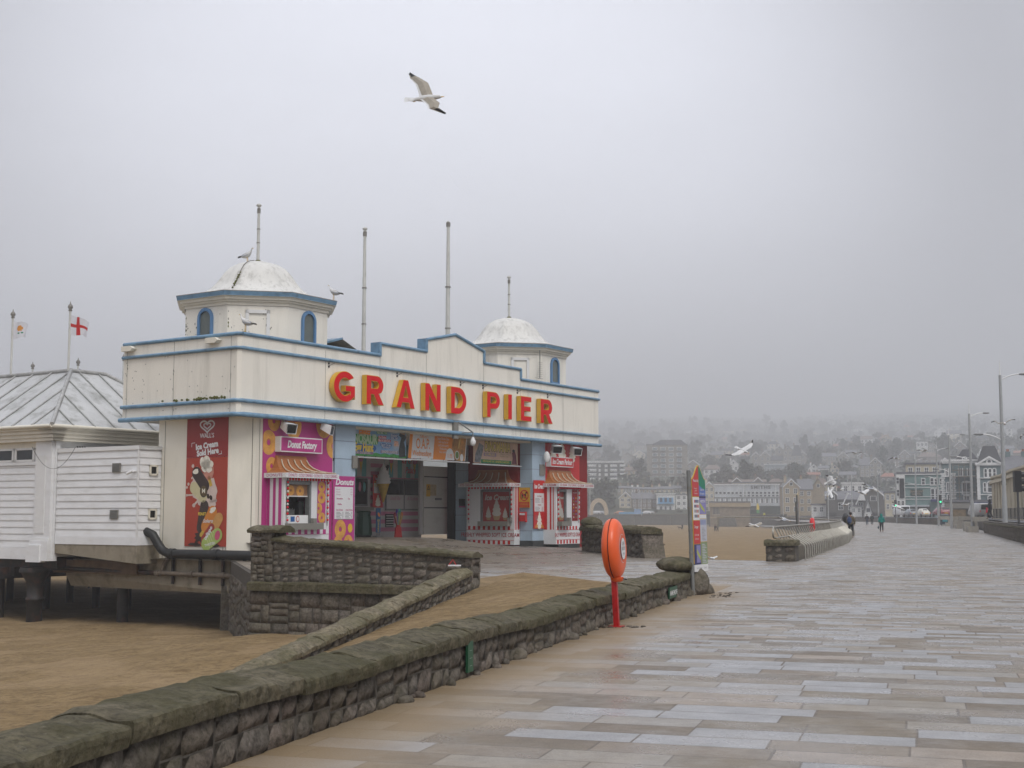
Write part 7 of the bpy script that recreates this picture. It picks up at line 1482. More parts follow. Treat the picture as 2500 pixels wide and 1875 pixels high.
def person(base, h, rz, lab, coat, trou, hood=None, hair=(.03, .02, .015), bag=None, step=.18, bagcol=(.02, .03, .06), look='coat', shoes=(.02, .02, .02), coatlen=.46):
    t = bpy.data.objects.new('person', None); COL.objects.link(t); t.location = base; t.rotation_euler = (0, 0, rz); t.scale = (h/1.75,)*3; tag(t, lab, 'person'); LOCAL.add(t.name)
    # faces +y (away), walking
    s_ = step; cm = M('coat_cloth', coat, .85, .15, 6); tm_ = M('trouser_cloth', trou, .85, .1, 6); sm_ = M('shoe_leather', shoes, .6, 0); hm = M('hair', hair, .8, .1, 9)
    N_ = {'pel': (0, 0, .95, .135, .10), 'wai': (0, .01, 1.10, .13, .10), 'che': (0, .0, 1.30, .165, .12), 'sho': (0, 0, 1.43, .10, .08), 'nek': (0, .01, 1.50, .055), 'jaw': (0, .035, 1.565, .065, .07), 'hea': (0, .02, 1.64, .085, .10), 'top': (0, .0, 1.71, .06, .07),
          'shl': (-.18, 0, 1.40, .06), 'ell': (-.24, -.08, 1.13, .045), 'wrl': (-.23, .08, .93, .032), 'hal': (-.23, .12, .86, .035, .02), 'fil': (-.23, .14, .79, .02, .015), 'shr': (.18, 0, 1.40, .06), 'elr': (.25, -.04, 1.13, .045), 'wrr': (.24, .04, .92, .032), 'har': (.24, .07, .85, .035, .02), 'fir': (.24, .09, .78, .02, .015),
          'hil': (-.09, 0, .90, .10), 'knl': (-.10, s_*.8, .50, .062), 'anl': (-.10, s_*.9, .10, .042), 'fol': (-.10, s_+.10, .035, .035), 'hir': (.09, 0, .90, .10), 'knr': (.10, -s_*.3, .49, .062), 'anr': (.10, -s_*1.3, .12, .042), 'for': (.10, -s_*.8, .04, .035)}
    Eg = [('pel', 'wai'), ('wai', 'che'), ('che', 'sho'), ('sho', 'nek'), ('nek', 'jaw'), ('jaw', 'hea'), ('hea', 'top'), ('che', 'shl'), ('shl', 'ell'), ('ell', 'wrl'), ('wrl', 'hal'), ('hal', 'fil'), ('che', 'shr'), ('shr', 'elr'), ('elr', 'wrr'), ('wrr', 'har'), ('har', 'fir'), ('pel', 'hil'), ('hil', 'knl'), ('knl', 'anl'), ('anl', 'fol'), ('pel', 'hir'), ('hir', 'knr'), ('knr', 'anr'), ('anr', 'for')]
    skin('body', N_, Eg, skinm, t)
    K = lambda ks, g, o_={}: {k: (*N_[k][:3], N_[k][3]+g, (N_[k][4] if len(N_[k]) > 4 else N_[k][3])+g) if k not in o_ else o_[k] for k in ks}
    c_ = K(['che', 'wai', 'sho', 'shl', 'ell', 'wrl', 'shr', 'elr', 'wrr', 'pel'], .035); c_['hem'] = (0, 0, .95-coatlen+.28, .20, .16); c_['pel'] = (0, 0, .97, .185, .15); c_['col'] = (0, .0, 1.50, .075, .075)
    skin('coat', c_, [('che', 'wai'), ('che', 'sho'), ('sho', 'col'), ('che', 'shl'), ('shl', 'ell'), ('ell', 'wrl'), ('che', 'shr'), ('shr', 'elr'), ('elr', 'wrr'), ('wai', 'pel'), ('pel', 'hem')], cm, t)
    skin('trousers', K(['pel', 'hil', 'knl', 'anl', 'hir', 'knr', 'anr'], .018), [('pel', 'hil'), ('hil', 'knl'), ('knl', 'anl'), ('pel', 'hir'), ('hir', 'knr'), ('knr', 'anr')], tm_, t)
    for a, b in (('anl', 'fol'), ('anr', 'for')): skin('shoe', {'a': (*N_[a][:2], N_[a][2]-.03, .05), 'b': (N_[b][0], N_[b][1]+.04, .04, .042, .035)}, [('a', 'b')], sm_, t, 1)
    mb = MB(); 
    if hood: hc = M('hood_cloth', hood, .85, .1, 6); mb.ell((0, -.015, 1.645), (.125, .14, .145), hc, 14, 10); mb.ell((0, -.06, 1.52), (.13, .11, .09), hc, 12, 8); mb.build('hood', t)
    else: mb.ell((0, -.012, 1.67), (.10, .115, .105), hm, 14, 10); mb.build('hair', t)
    mb = MB(); mb.ell((-.035, .118, 1.64), (.012, .008, .008), black, 6, 4); mb.ell((.035, .118, 1.64), (.012, .008, .008), black, 6, 4); mb.ell((0, .128, 1.615), (.012, .018, .02), skinm, 6, 4); mb.build('face', t)
    if bag == 'pack':
        mb = MB(); bm_ = M('backpack_cloth', bagcol, .7, .2, 6); mb.ell((-.10, -.24, 1.20), (.16, .12, .24), bm_, 12, 8); mb.ell((-.10, -.33, 1.10), (.11, .06, .11), bm_, 10, 6); mb.tube([(-.1, -.15, 1.42), (-.14, 0, 1.48), (-.13, .13, 1.30)], .025, bm_, 6); o_ = mb.build('backpack'); 
        o_.location = base; o_.rotation_euler = (0, 0, rz); o_.scale = (h/1.75,)*3; tag(o_, 'blue rucksack worn on one shoulder by the walker in the tan coat', 'bag')
    if bag == 'hand':
        mb = MB(); bm_ = M('handbag_cloth', bagcol, .7, .1, 6); mb.ell((-.30, .02, .45), (.07, .12, .15), bm_, 12, 8); mb.tube([(-.28, .05, .58), (-.23, .12, .80), (-.27, -.02, .58)], .012, bm_, 5); o_ = mb.build('bag')
        o_.location = base; o_.rotation_euler = (0, 0, rz); o_.scale = (h/1.75,)*3; tag(o_, 'slate blue bag hanging from the hand of the walker in teal', 'bag')
    return t
person(onz(2078, 1313.5, 0), 1.80, R(-12), 'person in a tan knee-length coat walking away beside the railing with a rucksack', (.11, .085, .045), (.012, .012, .016), bag='pack', bagcol=(.015, .04, .12), coatlen=.42)
person(onz(2152.5, 1299, 0), 1.70, R(-10), 'person in a bright teal hooded jacket walking away and carrying a bag', (.0, .20, .17), (.012, .012, .016), hood=(.0, .20, .17), bag='hand', bagcol=(.03, .06, .075), coatlen=.36)
person(onz(2117, 1283, 0), 1.72, R(-8), 'person in a black coat walking away, left of the distant couple', (.012, .012, .014), (.03, .05, .08), coatlen=.5, step=.1, hair=(.10, .09, .08))
person(onz(2129, 1282, 0), 1.76, R(-8), 'person in a dark green coat and cap walking away, right of the distant couple', (.02, .035, .032), (.012, .012, .012), coatlen=.5, step=.1)
person(onz(2147, 1277, 0), 1.75, 0, 'distant person in dark clothes with a grey hat ahead of the teal jacket', (.02, .02, .022), (.015, .015, .015), hair=(.08, .09, .1))
p = atY(2417, 1260, 120); person(Vector((p.x, p.y, 1.25)), 1.72, R(60), 'person in black with a hood standing by the railings near the cream pavilion', (.008, .008, .009), (.008, .008, .009), hood=(.01, .01, .01))
p = atY(2409.5, 1262, 128); person(Vector((p.x, p.y, 1.25)), 1.05, R(60), 'child in a bright red coat beside the silver van', (.60, .015, .05), (.3, .3, .3), hood=(.6, .015, .05))
p = atY(1866, 1266, 400); person(Vector((p.x, p.y, p.z)), 1.95, R(180), 'distant person in a high visibility yellow jacket on the path', (.50, .48, .03), (.02, .02, .03))
for i, (px, c_) in enumerate(((1746, (.015, .015, .02)), (1752, (.02, .02, .02)))):
    p = onz(px, 1298, -2.5); person(p, 1.75, R(20), ('tiny dark person walking on the beach, left of a close pair', 'tiny dark person walking on the beach, right of a close pair')[i], c_, (.015, .015, .015), step=.22)
p = onz(1666, 1293.5, -2.5); person(p, 1.7, R(200), 'tiny dark person with a dog far out on the beach near the sea wall', (.03, .03, .035), (.02, .02, .02))
# dogs
def dog(base, rz, s_, lab, c1=(.10, .065, .03), c2=(.03, .025, .02)):
    t = bpy.data.objects.new('dog', None); COL.objects.link(t); t.location = base; t.rotation_euler = (0, 0, rz); t.scale = (s_,)*3; tag(t, lab, 'dog'); LOCAL.add(t.name)
    n_ = {'che': (.22, 0, .50, .10, .13), 'bel': (0, 0, .50, .085, .10), 'rum': (-.26, 0, .52, .085, .10), 'tb': (-.40, 0, .50, .03), 'tt': (-.66, 0, .42, .035), 'nec': (.36, 0, .60, .065), 'hea': (.46, 0, .67, .06), 'muz': (.60, 0, .63, .03),
          'sl': (.22, .07, .40, .045), 'el': (.26, .07, .24, .028), 'pl': (.36, .07, .03, .022), 'sr': (.22, -.07, .40, .045), 'er': (.16, -.07, .24, .028), 'pr': (.08, -.07, .06, .022),
          'hl': (-.28, .07, .40, .055), 'kl': (-.20, .07, .28, .035), 'cl': (-.38, .07, .16, .022), 'fl': (-.30, .07, .03, .022), 'hr': (-.28, -.07, .40, .055), 'kr': (-.26, -.07, .28, .035), 'cr': (-.48, -.07, .20, .022), 'fr': (-.46, -.07, .05, .022)}
    e_ = [('che', 'bel'), ('bel', 'rum'), ('rum', 'tb'), ('tb', 'tt'), ('che', 'nec'), ('nec', 'hea'), ('hea', 'muz'), ('che', 'sl'), ('sl', 'el'), ('el', 'pl'), ('che', 'sr'), ('sr', 'er'), ('er', 'pr'), ('rum', 'hl'), ('hl', 'kl'), ('kl', 'cl'), ('cl', 'fl'), ('rum', 'hr'), ('hr', 'kr'), ('kr', 'cr'), ('cr', 'fr')]
    skin('body', n_, e_, M('dog_fur', c1, .9, .6, 5), t)
    mb = MB(); 
    for sg in (-.04, .04): mb.lathe(Vector((.43, sg, .71)), [(.025, 0), (.018, .05), (.004, .10)], M('dog_ear_dark', c2, .9, 0), 6)
    mb.build('ears', t)
dog(onz(1604, 1352, -2.5), R(0), 1.5, 'brown and black dog trotting across the open sand')
dog(onz(1660, 1293, -2.5), R(160), 1.3, 'tiny dark dog beside the lone distant beach walker', (.03, .03, .03))
# gulls
gw_ = M('gull_white', (.58, .58, .57), .6, .03); gg = M('gull_grey', (.26, .28, .31), .6, .06); gb = M('gull_black', (.015, .015, .016), .6, 0); gu = M('gull_underwing', (.30, .27, .22), .7, .12, 8); gy = M('gull_bill_yellow', (.6, .36, .03), .5, 0)
def perched(p, s_, face, lab):
    t = thing('seagull', p, lab, 'seagull', 'herring gulls'); f = Vector(face).normalized(); q = Matrix((f, UP.cross(f), UP)).transposed() @ Matrix.Rotation(R(-18), 3, 'Y'); q0 = Matrix((f, UP.cross(f), UP)).transposed(); P = lambda x, y, z: Vector(p)+(q0 @ Vector((x*.78, y*1.2, .19*z/.17 if z < .17 else .212+(z-.17)*1.02)))*s_
    mb = MB(); k = 14
    bod = [(-.30, .19, .02, .012), (-.22, .20, .045, .035), (-.10, .225, .075, .07), (.02, .25, .085, .085), (.11, .29, .07, .08), (.155, .345, .047, .055), (.17, .395, .037, .038), (.185, .435, .036, .036), (.205, .455, .026, .026), (.22, .462, .012, .012)]
    vs = []
    for x, z, ry, rz_ in bod:
        for j in range(k): a = 2*math.pi*j/k; vs.append(P(x, ry*math.cos(a), z+rz_*math.sin(a)))
    mb.add(vs, [(i*k+j, i*k+(j+1) % k, (i+1)*k+(j+1) % k, (i+1)*k+j) for i in range(len(bod)-1) for j in range(k)]+[tuple(range(k))], gw_, True)
    for sg in (-1, 1):
        vs = [P(.08, sg*.06, .31), P(.06, sg*.092, .24), P(-.12, sg*.085, .19), P(-.30, sg*.03, .185), P(-.12, sg*.045, .275)]; mb.add(vs, [(0, 1, 2, 4), (4, 2, 3)] if sg > 0 else [(4, 2, 1, 0), (3, 2, 4)], gg); mb.add([P(-.22, sg*.06, .19), P(-.42, sg*.015, .165), P(-.40, sg*.01, .195), P(-.2, sg*.04, .225)], [(0, 1, 2, 3)], gb)
        mb.tube([P(.0, sg*.035, .18), P(.01, sg*.035, .0)], .009*s_, gy, 5); mb.tube([P(-.01, sg*.035, .005), P(.06, sg*.045, .005)], .010*s_, gy, 4); mb.ell(P(.205, sg*.03, .45), (.006*s_,)*3, gb, 5, 4)
    mb.add([P(.06, 0, .335), P(.0, .07, .30), P(-.12, .06, .27), P(-.25, .0, .24), P(-.12, -.06, .27), P(.0, -.07, .30)], [(0, 1, 2, 3, 4, 5)], gg)
    mb.tube([P(.22, 0, .455), P(.265, 0, .445)], [.011*s_, .005*s_], gy, 6); mb.build('body', t)
def flying(p, fwd, wl_, wr_, s_, lab, top=gg, under=gu, chord=.17, n=None):
    """wl_, wr_: lists of 3 offsets (wrist, mid hand, tip) from the shoulders"""
    t = thing('seagull', p, lab, 'seagull', 'herring gulls'); f = Vector(fwd).normalized(); w0 = (Vector(wl_[-1])-Vector(wr_[-1])).normalized(); up = f.cross(w0).normalized()
    if up.z < 0: up = -up
    sdv = up.cross(f).normalized(); P = lambda x, y, z: Vector(p)+(f*x+sdv*y+up*z)*s_; mb = MB(); k = 12
    bod = [(-.34, .012, .05, .006), (-.26, .0, .06, .012), (-.2, .0, .035, .03), (-.08, 0, .06, .055), (.04, .0, .065, .062), (.14, .005, .048, .048), (.19, .01, .040, .040), (.235, .01, .034, .034), (.265, .005, .015, .015)]
    vs = []
    for x, z, ry, rz_ in bod:
        for j in range(k): a = 2*math.pi*j/k; vs.append(P(x, ry*math.cos(a), z+rz_*math.sin(a)))
    mb.add(vs, [(i*k+j, i*k+(j+1) % k, (i+1)*k+(j+1) % k, (i+1)*k+j) for i in range(len(bod)-1) for j in range(k)]+[tuple(range(k))], gw_, True); mb.tube([P(.265, 0, .005), P(.32, 0, 0)], [.012*s_, .005*s_], gy, 6); mb.add([P(-.3, -.05, .01), P(-.40, -.075, .012), P(-.42, 0, .012), P(-.40, .075, .012), P(-.3, .05, .01)], [(0, 1, 2, 3, 4)], gw_); mb.ell(P(-.24, 0, -.035), (.03*s_, .02*s_, .02*s_), gy, 6, 4)
    for ws in (wl_, wr_):
        ws = [Vector(w) for w in ws]; sg = 1 if ws[-1].dot(sdv) > 0 else -1; root = P(.03, sg*.03, .025)
        pts = [Vector(root)]+[root+w for w in ws]; ch = [.20, .20, .145, .02]; lead = [.09, .15, .07, -.10]; rows = []
        seg = []
        for i in range(3):
            for q in range(4): seg.append((pts[i].lerp(pts[i+1], q/4), ch[i]+(ch[i+1]-ch[i])*q/4, lead[i]+(lead[i+1]-lead[i])*q/4, (i+q/4)/3))
        seg.append((pts[3], ch[3], lead[3], 1))
        vs = []
        for c_, chd, ld, tt in seg: vs += [c_+f*(ld*s_), c_+f*((ld-chd*.5)*s_)+up*.022*s_, c_+f*((ld-chd)*s_)-up*.004*s_]
        m9 = len(seg)
        for j in range(m9-1):
            tt = seg[j][3]
            for q in (0, 1):
                idx = (j*3+q, j*3+q+1, (j+1)*3+q+1, (j+1)*3+q); tp = gb if tt > .80 else (gg if q == 0 or tt < .9 else gw_)
                mb.add([vs[i]+up*.006*s_ for i in idx], [(0, 1, 2, 3)], gb if tt > .74 else (top if q == 0 else top), True)
                mb.add([vs[i]-up*.006*s_ for i in idx], [(3, 2, 1, 0)], gb if (tt > .84 or (tt > .66 and q == 0)) else (under if q == 0 or tt > .66 else gw_ if tt < .55 and q == 2 else under), True)
            mb.add([vs[j*3+2], vs[j*3+2]-f*.045*s_*(1-tt*.6), vs[(j+1)*3+2]-f*.045*s_*(1-tt*.6), vs[(j+1)*3+2]], [(0, 1, 2, 3)], gw_ if tt < .66 else (gu if tt < .84 else gb))
    mb.build('body', t)
S_ = 32/3240

def gullpx(px, py, Y, fwd, L, Rr, lab, s_=1.15, top=gg, under=gu):
    q = atY(px, py, Y); flying(q, fwd, [atY(px+a, py+b, Y+c)-q for a, b, c in L], [atY(px+a, py+b, Y+c)-q for a, b, c in Rr], s_, lab, top, under)
gullpx(1042, 240, 30, (1, -.1, .06), [(-20, -30, .25), (-30, -43, .42), (-30, -57, .6)], [(8, 14, -.2), (15, 24, -.32), (58, 37, -.45)], 'large gull gliding high in the open sky above the entrance, brown-grey underwings', 1.28, gu, gu)
gullpx(1814, 1100, 58, (.55, -.6, -.35), [(10, -9, .1), (18, -14, .2), (27, -22, .3)], [(-14, 6, -.1), (-24, 11, -.15), (-38, 13, -.2)], 'white gull banking with wings spread in front of the grey gabled mansion', 1.1, gw_, gw_)
gullpx(2453, 1034, 62, (-.3, -.8, -.1), [(-14, 1, 0), (-22, -4, 0), (-31, -1, 0)], [(8, -5, 0), (14, -7, 0), (24, -7, 0)], 'gull gliding with spread wings across the nearest lamp post', 1.15, gu, gu)
gullpx(2088, 1107, 120, (.2, -1, .1), [(-8, -2, 0), (-14, -1, 0), (-21, 1, 0)], [(7, -2, 0), (13, -1, 0), (21, 0, 0)], 'dark-winged gull seen head-on above the white cottage roof', 1.1)
gullpx(2188, 1120, 130, (1, -.3, -.1), [(-6, -4, .4), (-11, -2, .7), (-18, 4, .8)], [(-3, -3, -.4), (-6, -2, -.7), (-10, 1, -.9)], 'gull hovering over the lamp post near the stone villa', 1.1)
gullpx(2256, 1102, 120, (1, -.2, -.4), [(-6, -3, .4), (-9, -3, .7), (-16, -1, .8)], [(3, -4, -.4), (1, -5, -.7), (-4, -6, -.9)], 'white gull gliding in front of the castellated house on the hill', 1.1, gw_, gw_)
gullpx(2030, 1174, 62, (.75, -.4, .35), [(-4, -6, .1), (-6, -9, .15), (-9, -14, .2)], [(5, 5, -.1), (6, 8, -.15), (8, 12, -.2)], 'white gull banking steeply with black wingtips above the pub gable', .9, gw_, gw_)
gullpx(2026, 1203, 60, (-.5, -.5, -.6), [(-1, -6, .2), (-2, -12, .3), (2, -18, .3)], [(4, 6, -.2), (6, 12, -.3), (4, 16, -.4)], 'gull flapping directly below the steeply banking one', .9, gw_)
gullpx(2129, 1195, 60, (.8, -.5, -.3), [(-9, -8, .1), (-14, -11, .2), (-22, -10, .3)], [(-6, -2, -.3), (-12, -1, -.5), (-18, -3, -.6)], 'gull flapping with raised grey wings in front of the pub, right', .95)
gullpx(2105, 1204, 66, (.6, -.7, -.3), [(7, -5, .1), (12, -8, .2), (17, -9, .3)], [(-6, -3, -.1), (-10, -5, -.2), (-14, -2, -.3)], 'white gull crossing the pub front just left of the grey-winged one', .9, gw_, gw_)
gullpx(2056, 1194, 90, (-.6, -.7, -.2), [(7, 0, .1), (11, -3, .2), (15, -5, .3)], [(-4, 4, -.1), (-6, 5, -.2), (-9, 4, -.3)], 'small gull skimming above the pub roof between the gables', .9)
gullpx(2064, 1233, 55, (.1, -1, 0), [(-5, -1, 0), (-9, 0, 0), (-14, 0, 0)], [(5, -1, 0), (8, -2, 0), (12, -1, 0)], 'gull with level wings just over the walker in the tan coat', .75, gw_)
gullpx(2195, 1240, 55, (.9, -.3, -.3), [(-5, -5, .1), (-9, -7, .2), (-14, -12, .2)], [(6, 2, -.3), (10, 5, -.3), (16, 9, -.4)], 'white gull swooping low across the white van', .7, gw_, gw_)
gullpx(1844, 1284, 55, (.4, -.6, -.2), [(8, -5, .1), (12, -7, .2), (16, -4, .3)], [(-8, -1, -.1), (-13, 1, -.2), (-20, 4, -.3)], 'gull flying low over the sand in front of the stone shelter', .85, gu, gu)
gullpx(1917, 1268, 60, (.85, -.3, -.35), [(-6, -4, .2), (-10, -5, .3), (-16, -3, .3)], [(-3, 0, -.2), (-6, 3, -.3), (-9, 5, -.4)], 'gull diving with dark wings just above the steel handrail', .8)
gullpx(1738, 1363, 36, (.3, -.8, -.1), [(6, -3, .1), (10, -4, .2), (14, -2, .3)], [(-6, 0, -.1), (-10, -3, -.2), (-15, -9, -.3)], 'white gull skimming the paving right of the totem', .55, gw_, gw_)
gullpx(2498, 1062, 60, (-.7, -.5, -.2), [(-3, 4, .2), (-5, 7, .3), (-4, 12, .3)], [(3, -3, -.2), (6, -4, -.3), (9, -3, -.3)], 'white gull cut by the right edge of the picture near the lamp arm', .7, gw_, gw_)
a, z = on_v(606, 634, 3.8); pd = tL[0]+Vector((-.42, -.05, 0)); perched((pd.x, pd.y, 11.73), 1.25, (1, -.15, 0), 'grey-backed gull standing on top of the left dome beside the pole')
a, z = on_v(602, 812, -.05); perched(FF.p(a, 0, 8.15), 1.25, (-.85, .1, 0), 'gull standing on the parapet corner in front of the left turret')
cr = tL[0]+((tL[1][2]+tL[1][3]).normalized()*(2.28*1.2071/math.cos(R(22.5))+.25)); perched((cr.x, cr.y, 10.12), 1.25, (-.9, .2, 0), 'gull standing on the right tip of the left turret cornice')
mb = MB(); p = atY(2064, 1259, 118); mb.ell((p.x, p.y, 1.35), (.3, .35, .45), black, 10, 7); mb.ell((p.x+.25, p.y, 1.0), (.2, .2, .3), black, 8, 6); mb.build('black_sack', label='black bin sack hanging at the far end of the railing', cat='sack')
# ---------------------------------------------------------------- town and hillside
def hit(px, py):
    Y = 560
    while Y < 6000:
        p = atY(px, py, Y)
        if p.z <= zhill(p.x, p.y): return p
        Y += max(4, Y*.006)
    return p
tn = lambda n, c, r=.8, **k: M(n, c, r, .12, .4, **k)
H = dict(tan=tn('bath_stone', (.34, .27, .17)), grey=tn('grey_stone_wall', (.24, .22, .18)), white=tn('white_render', (.62, .62, .60)), cream=tn('cream_render', (.50, .45, .34)), brown=tn('brown_brick', (.16, .13, .10)), teal=tn('teal_render', (.15, .235, .225)), dteal=tn('blue_green_render', (.125, .175, .18)), maroon=tn('maroon_cladding', (.20, .12, .13)), dark=tn('dark_brick', (.085, .08, .07)), pale=tn('pale_grey_cladding', (.46, .48, .50)), glass=tn('glass_green', (.16, .20, .21), .3))
slate = tn('slate_roof', (.13, .13, .14), .6); slatd = tn('dark_slate_roof', (.045, .045, .048), .6); tile = tn('red_tile_roof', (.28, .12, .08)); brow = tn('brown_tile_roof', (.17, .13, .11)); trim = tn('white_trim', (.66, .66, .65), .5); wing = M('window_glass', (.045, .05, .055), .2, 0); bluet = tn('bright_blue_shutter', (.10, .30, .50), .5)
def house(px0, px1, ptop, pbase, wall, roof, lab, kind='gable', Y=None, rot=0, win=(2, 2), dep=9, trimg=False, door=False, chim=1, name='house', cat='house', grp=None, eave=None, wm=None, wsz=(.42, .5), lift=0, roofh=None, zbase=None):
    pc = (px0+px1)/2; p = hit(pc, pbase) if Y is None else atY(pc, pbase, Y)
    if zbase is not None: p.z = zbase
    S = p.y/3240; tt = p.x/p.y; rot -= math.atan(tt)*.9; w_ = (px1-px0)*S/(math.cos(rot)-tt*math.sin(rot)); h = atY(pc, ptop, p.y).z-p.z; c, s = math.cos(rot), math.sin(rot)
    f = Fr(p, Vector((c, s, 0)), Vector((s, -c, 0))); t = thing(name, p, lab, cat, grp); hw = w_/2
    rh = roofh if roofh is not None else (0 if kind == 'flat' else min(h*.42, (hw*.95 if kind == 'gable' else h*.32)))
    he = h-rh; wm = wm or H[wall]; wl_ = wm; rf = {'s': slate, 'd': slatd, 't': tile, 'b': brow}[roof]
    mb = MB(); mb.box((-hw, -dep, -12), (hw, 0, he), wl_, f)
    if kind == 'gable': mb.prism(f, [(-hw, he), (hw, he), (0, h)], -dep, 0, wl_)
    if kind == 'side': mb.add([f.p(-hw, 0, he), f.p(-hw, -dep, he), f.p(-hw, -dep/2, h), f.p(hw, 0, he), f.p(hw, -dep, he), f.p(hw, -dep/2, h)], [(0, 1, 2), (3, 4, 5)], wl_)
    mb.build('wall', t); mb = MB(); e = .35; k = .12
    if kind == 'gable':
        sl_ = rh/hw
        for sg in (-1, 1):
            a0, z0, a1, z1 = sg*(hw+e), he-e*sl_+k, 0, h+k; mb.hexa([f.p(a0, .4, z0), f.p(a1, .4, z1), f.p(a1, -dep-.3, z1), f.p(a0, -dep-.3, z0), f.p(a0, .4, z0+.2), f.p(a1, .4, z1+.2), f.p(a1, -dep-.3, z1+.2), f.p(a0, -dep-.3, z0+.2)], rf)
    elif kind == 'side':
        for sg in (0, 1):
            n0, n1 = (e, -dep/2) if sg == 0 else (-dep-e, -dep/2); mb.hexa([f.p(-hw-e, n0, he-.1), f.p(hw+e, n0, he-.1), f.p(hw+e, n1, h), f.p(-hw-e, n1, h), f.p(-hw-e, n0, he+.15), f.p(hw+e, n0, he+.15), f.p(hw+e, n1, h+.2), f.p(-hw-e, n1, h+.2)], rf)
    elif kind == 'hip':
        r2 = .45*hw; mb.add([f.p(-hw-e, e, he), f.p(hw+e, e, he), f.p(hw+e, -dep-e, he), f.p(-hw-e, -dep-e, he), f.p(-r2, -dep*.35, h), f.p(r2, -dep*.35, h), f.p(r2, -dep*.65, h), f.p(-r2, -dep*.65, h)], [(0, 1, 5, 4), (1, 2, 6, 5), (2, 3, 7, 6), (3, 0, 4, 7), (4, 5, 6, 7)], rf)
    else: mb.box((-hw-.3, -dep-.3, he), (hw+.3, .3, he+.45), trim if trimg else rf, f)
    ro = mb.build('roof', t)
    if chim and kind != 'flat':
        for i in range(chim):
            a = (-.55, .6, 0)[i]*hw; mb = MB(); zc = h-rh*.6 if kind == 'gable' else h-.5; mb.box((a-.5, -dep*.5-.4, zc-.5), (a+.5, -dep*.5+.4, h+1.1), wl_, f); mb.box((a-.3, -dep*.5-.2, h+1.1), (a+.3, -dep*.5+.2, h+1.6), tile, f); mb.build('chimney', ro)
    if trimg and kind == 'gable':
        mb = MB(); sl_ = rh/hw
        for sg in (-1, 1): a0, z0 = sg*(hw+e), he-e*sl_; mb.hexa([f.p(a0, .40, z0-.35), f.p(0, .40, h-.45), f.p(0, .5, h-.45), f.p(a0, .5, z0-.35), f.p(a0, .40, z0+.15), f.p(0, .40, h+.15), f.p(0, .5, h+.15), f.p(a0, .5, z0+.15)], trim)
        mb.build('bargeboard', t)
    nc, nr = win; cw = w_/max(nc, 1); chh = he/max(nr, 1)
    for i in range(nc):
        for j in range(nr):
            a = -hw+cw*(i+.5); z = chh*(j+.5); ww, wh = min(cw*wsz[0], 1.6), min(chh*wsz[1], 2.0)
            mb = MB(); mb.box((a-ww/2-.14, 0, z-wh/2-.14), (a+ww/2+.14, .06, z+wh/2+.14), trim, f); mb.rect(f, a-ww/2, z-wh/2, a+ww/2, z+wh/2, .08, wing); mb.box((a-.05, .06, z-wh/2), (a+.05, .11, z+wh/2), trim, f); mb.box((a-ww/2, .06, z-.04), (a+ww/2, .11, z+.05), trim, f); mb.build('window', t)
    if kind == 'gable' and rh*S and rh > 2.2: mb = MB(); z = he+rh*.32; mb.box((-.65, 0, z-.7), (.65, .06, z+.7), trim, f); mb.rect(f, -.5, z-.55, .5, z+.55, .08, wing); mb.build('window', t)
    if door: mb = MB(); mb.box((-.6, 0, 0), (.6, .1, 2.2), bluet if wall == 'white' else H['dark'], f); mb.build('door', t)
    return t, f, hw, h, he
OCC = []; NAMED = []
def hs(px0, px1, pt, pb, *a, **k): OCC.append((px0, px1, pt, pb)); NAMED.append((px0, px1, pt, pb, a[2])); return house(px0, px1, pt, pb, *a, **k)
# seafront row beyond the sea wall
hs(1512, 1543, 1200, 1250, 'cream', 's', 'cream gabled house half behind the big tree, left of the brown terrace', 'gable', Y=592, win=(2, 3), trimg=True)
hs(1544, 1591, 1203, 1250, 'brown', 's', 'brown terrace house with white paired windows and dormers', 'side', Y=590, win=(4, 3), wsz=(.4, .6))
t, f, hw, h, he = hs(1603, 1648, 1207, 1250, 'white', 's', 'white house with bright blue shuttered upper windows and balcony', 'flat', Y=588, win=(0, 0), trimg=True)
for i in range(3):
    a = (i-1)*hw*.5; mb = MB(); mb.box((a-1.3, 0, he*.52), (a+1.3, .12, he*.82), bluet, f); mb.rect(f, a-.55, he*.56, a+.55, he*.8, .14, wing); mb.build('window', t); mb = MB(); mb.box((a-.8, 0, 0), (a+.8, .08, he*.36), H['pale'], f); mb.rect(f, a-.4, .1, a+.3, he*.32, .1, wing); mb.build('door', t)
mb = MB(); mb.box((-hw*.9, 0, he*.46), (hw*.9, 1.0, he*.5), bluet, f); mb.build('balcony', t)
hs(1592, 1603, 1206, 1250, 'brown', 's', 'narrow brown brick house between terrace and blue shuttered house', 'side', Y=593, win=(1, 3))
hs(1650, 1678, 1208, 1250, 'white', 's', 'white house with a grey bay between the blue shutters and the totem', 'flat', Y=590, win=(2, 3)); hs(1662, 1692, 1200, 1240, 'cream', 's', 'cream tall house just left of the totem', 'flat', Y=606, win=(2, 3))
for i, (a, b, pt, pb, wl_, kd) in enumerate(((1508, 1540, 1187, 1203, 'grey', 'side'), (1538, 1562, 1189, 1204, 'white', 'side'), (1562, 1600, 1190, 1206, 'tan', 'side'), (1600, 1645, 1188, 1207, 'cream', 'side'), (1645, 1690, 1186, 1206, 'grey', 'side'))):
    hs(a, b, pt, pb, wl_, 's', ('grey terrace roofs above the big tree', 'white rendered terrace above the cream gabled house', 'tan terrace with dormers above the brown house', 'cream terrace row above the blue shuttered house', 'grey terrace behind the totem head')[i], kd, Y=625+4*i, win=(4, 1), chim=2)
t, f, hw, h, he = hs(1720, 1744, 1176, 1250, 'cream', 's', 'tall cream gabled house directly right of the totem', 'gable', Y=585, win=(2, 4), trimg=True)
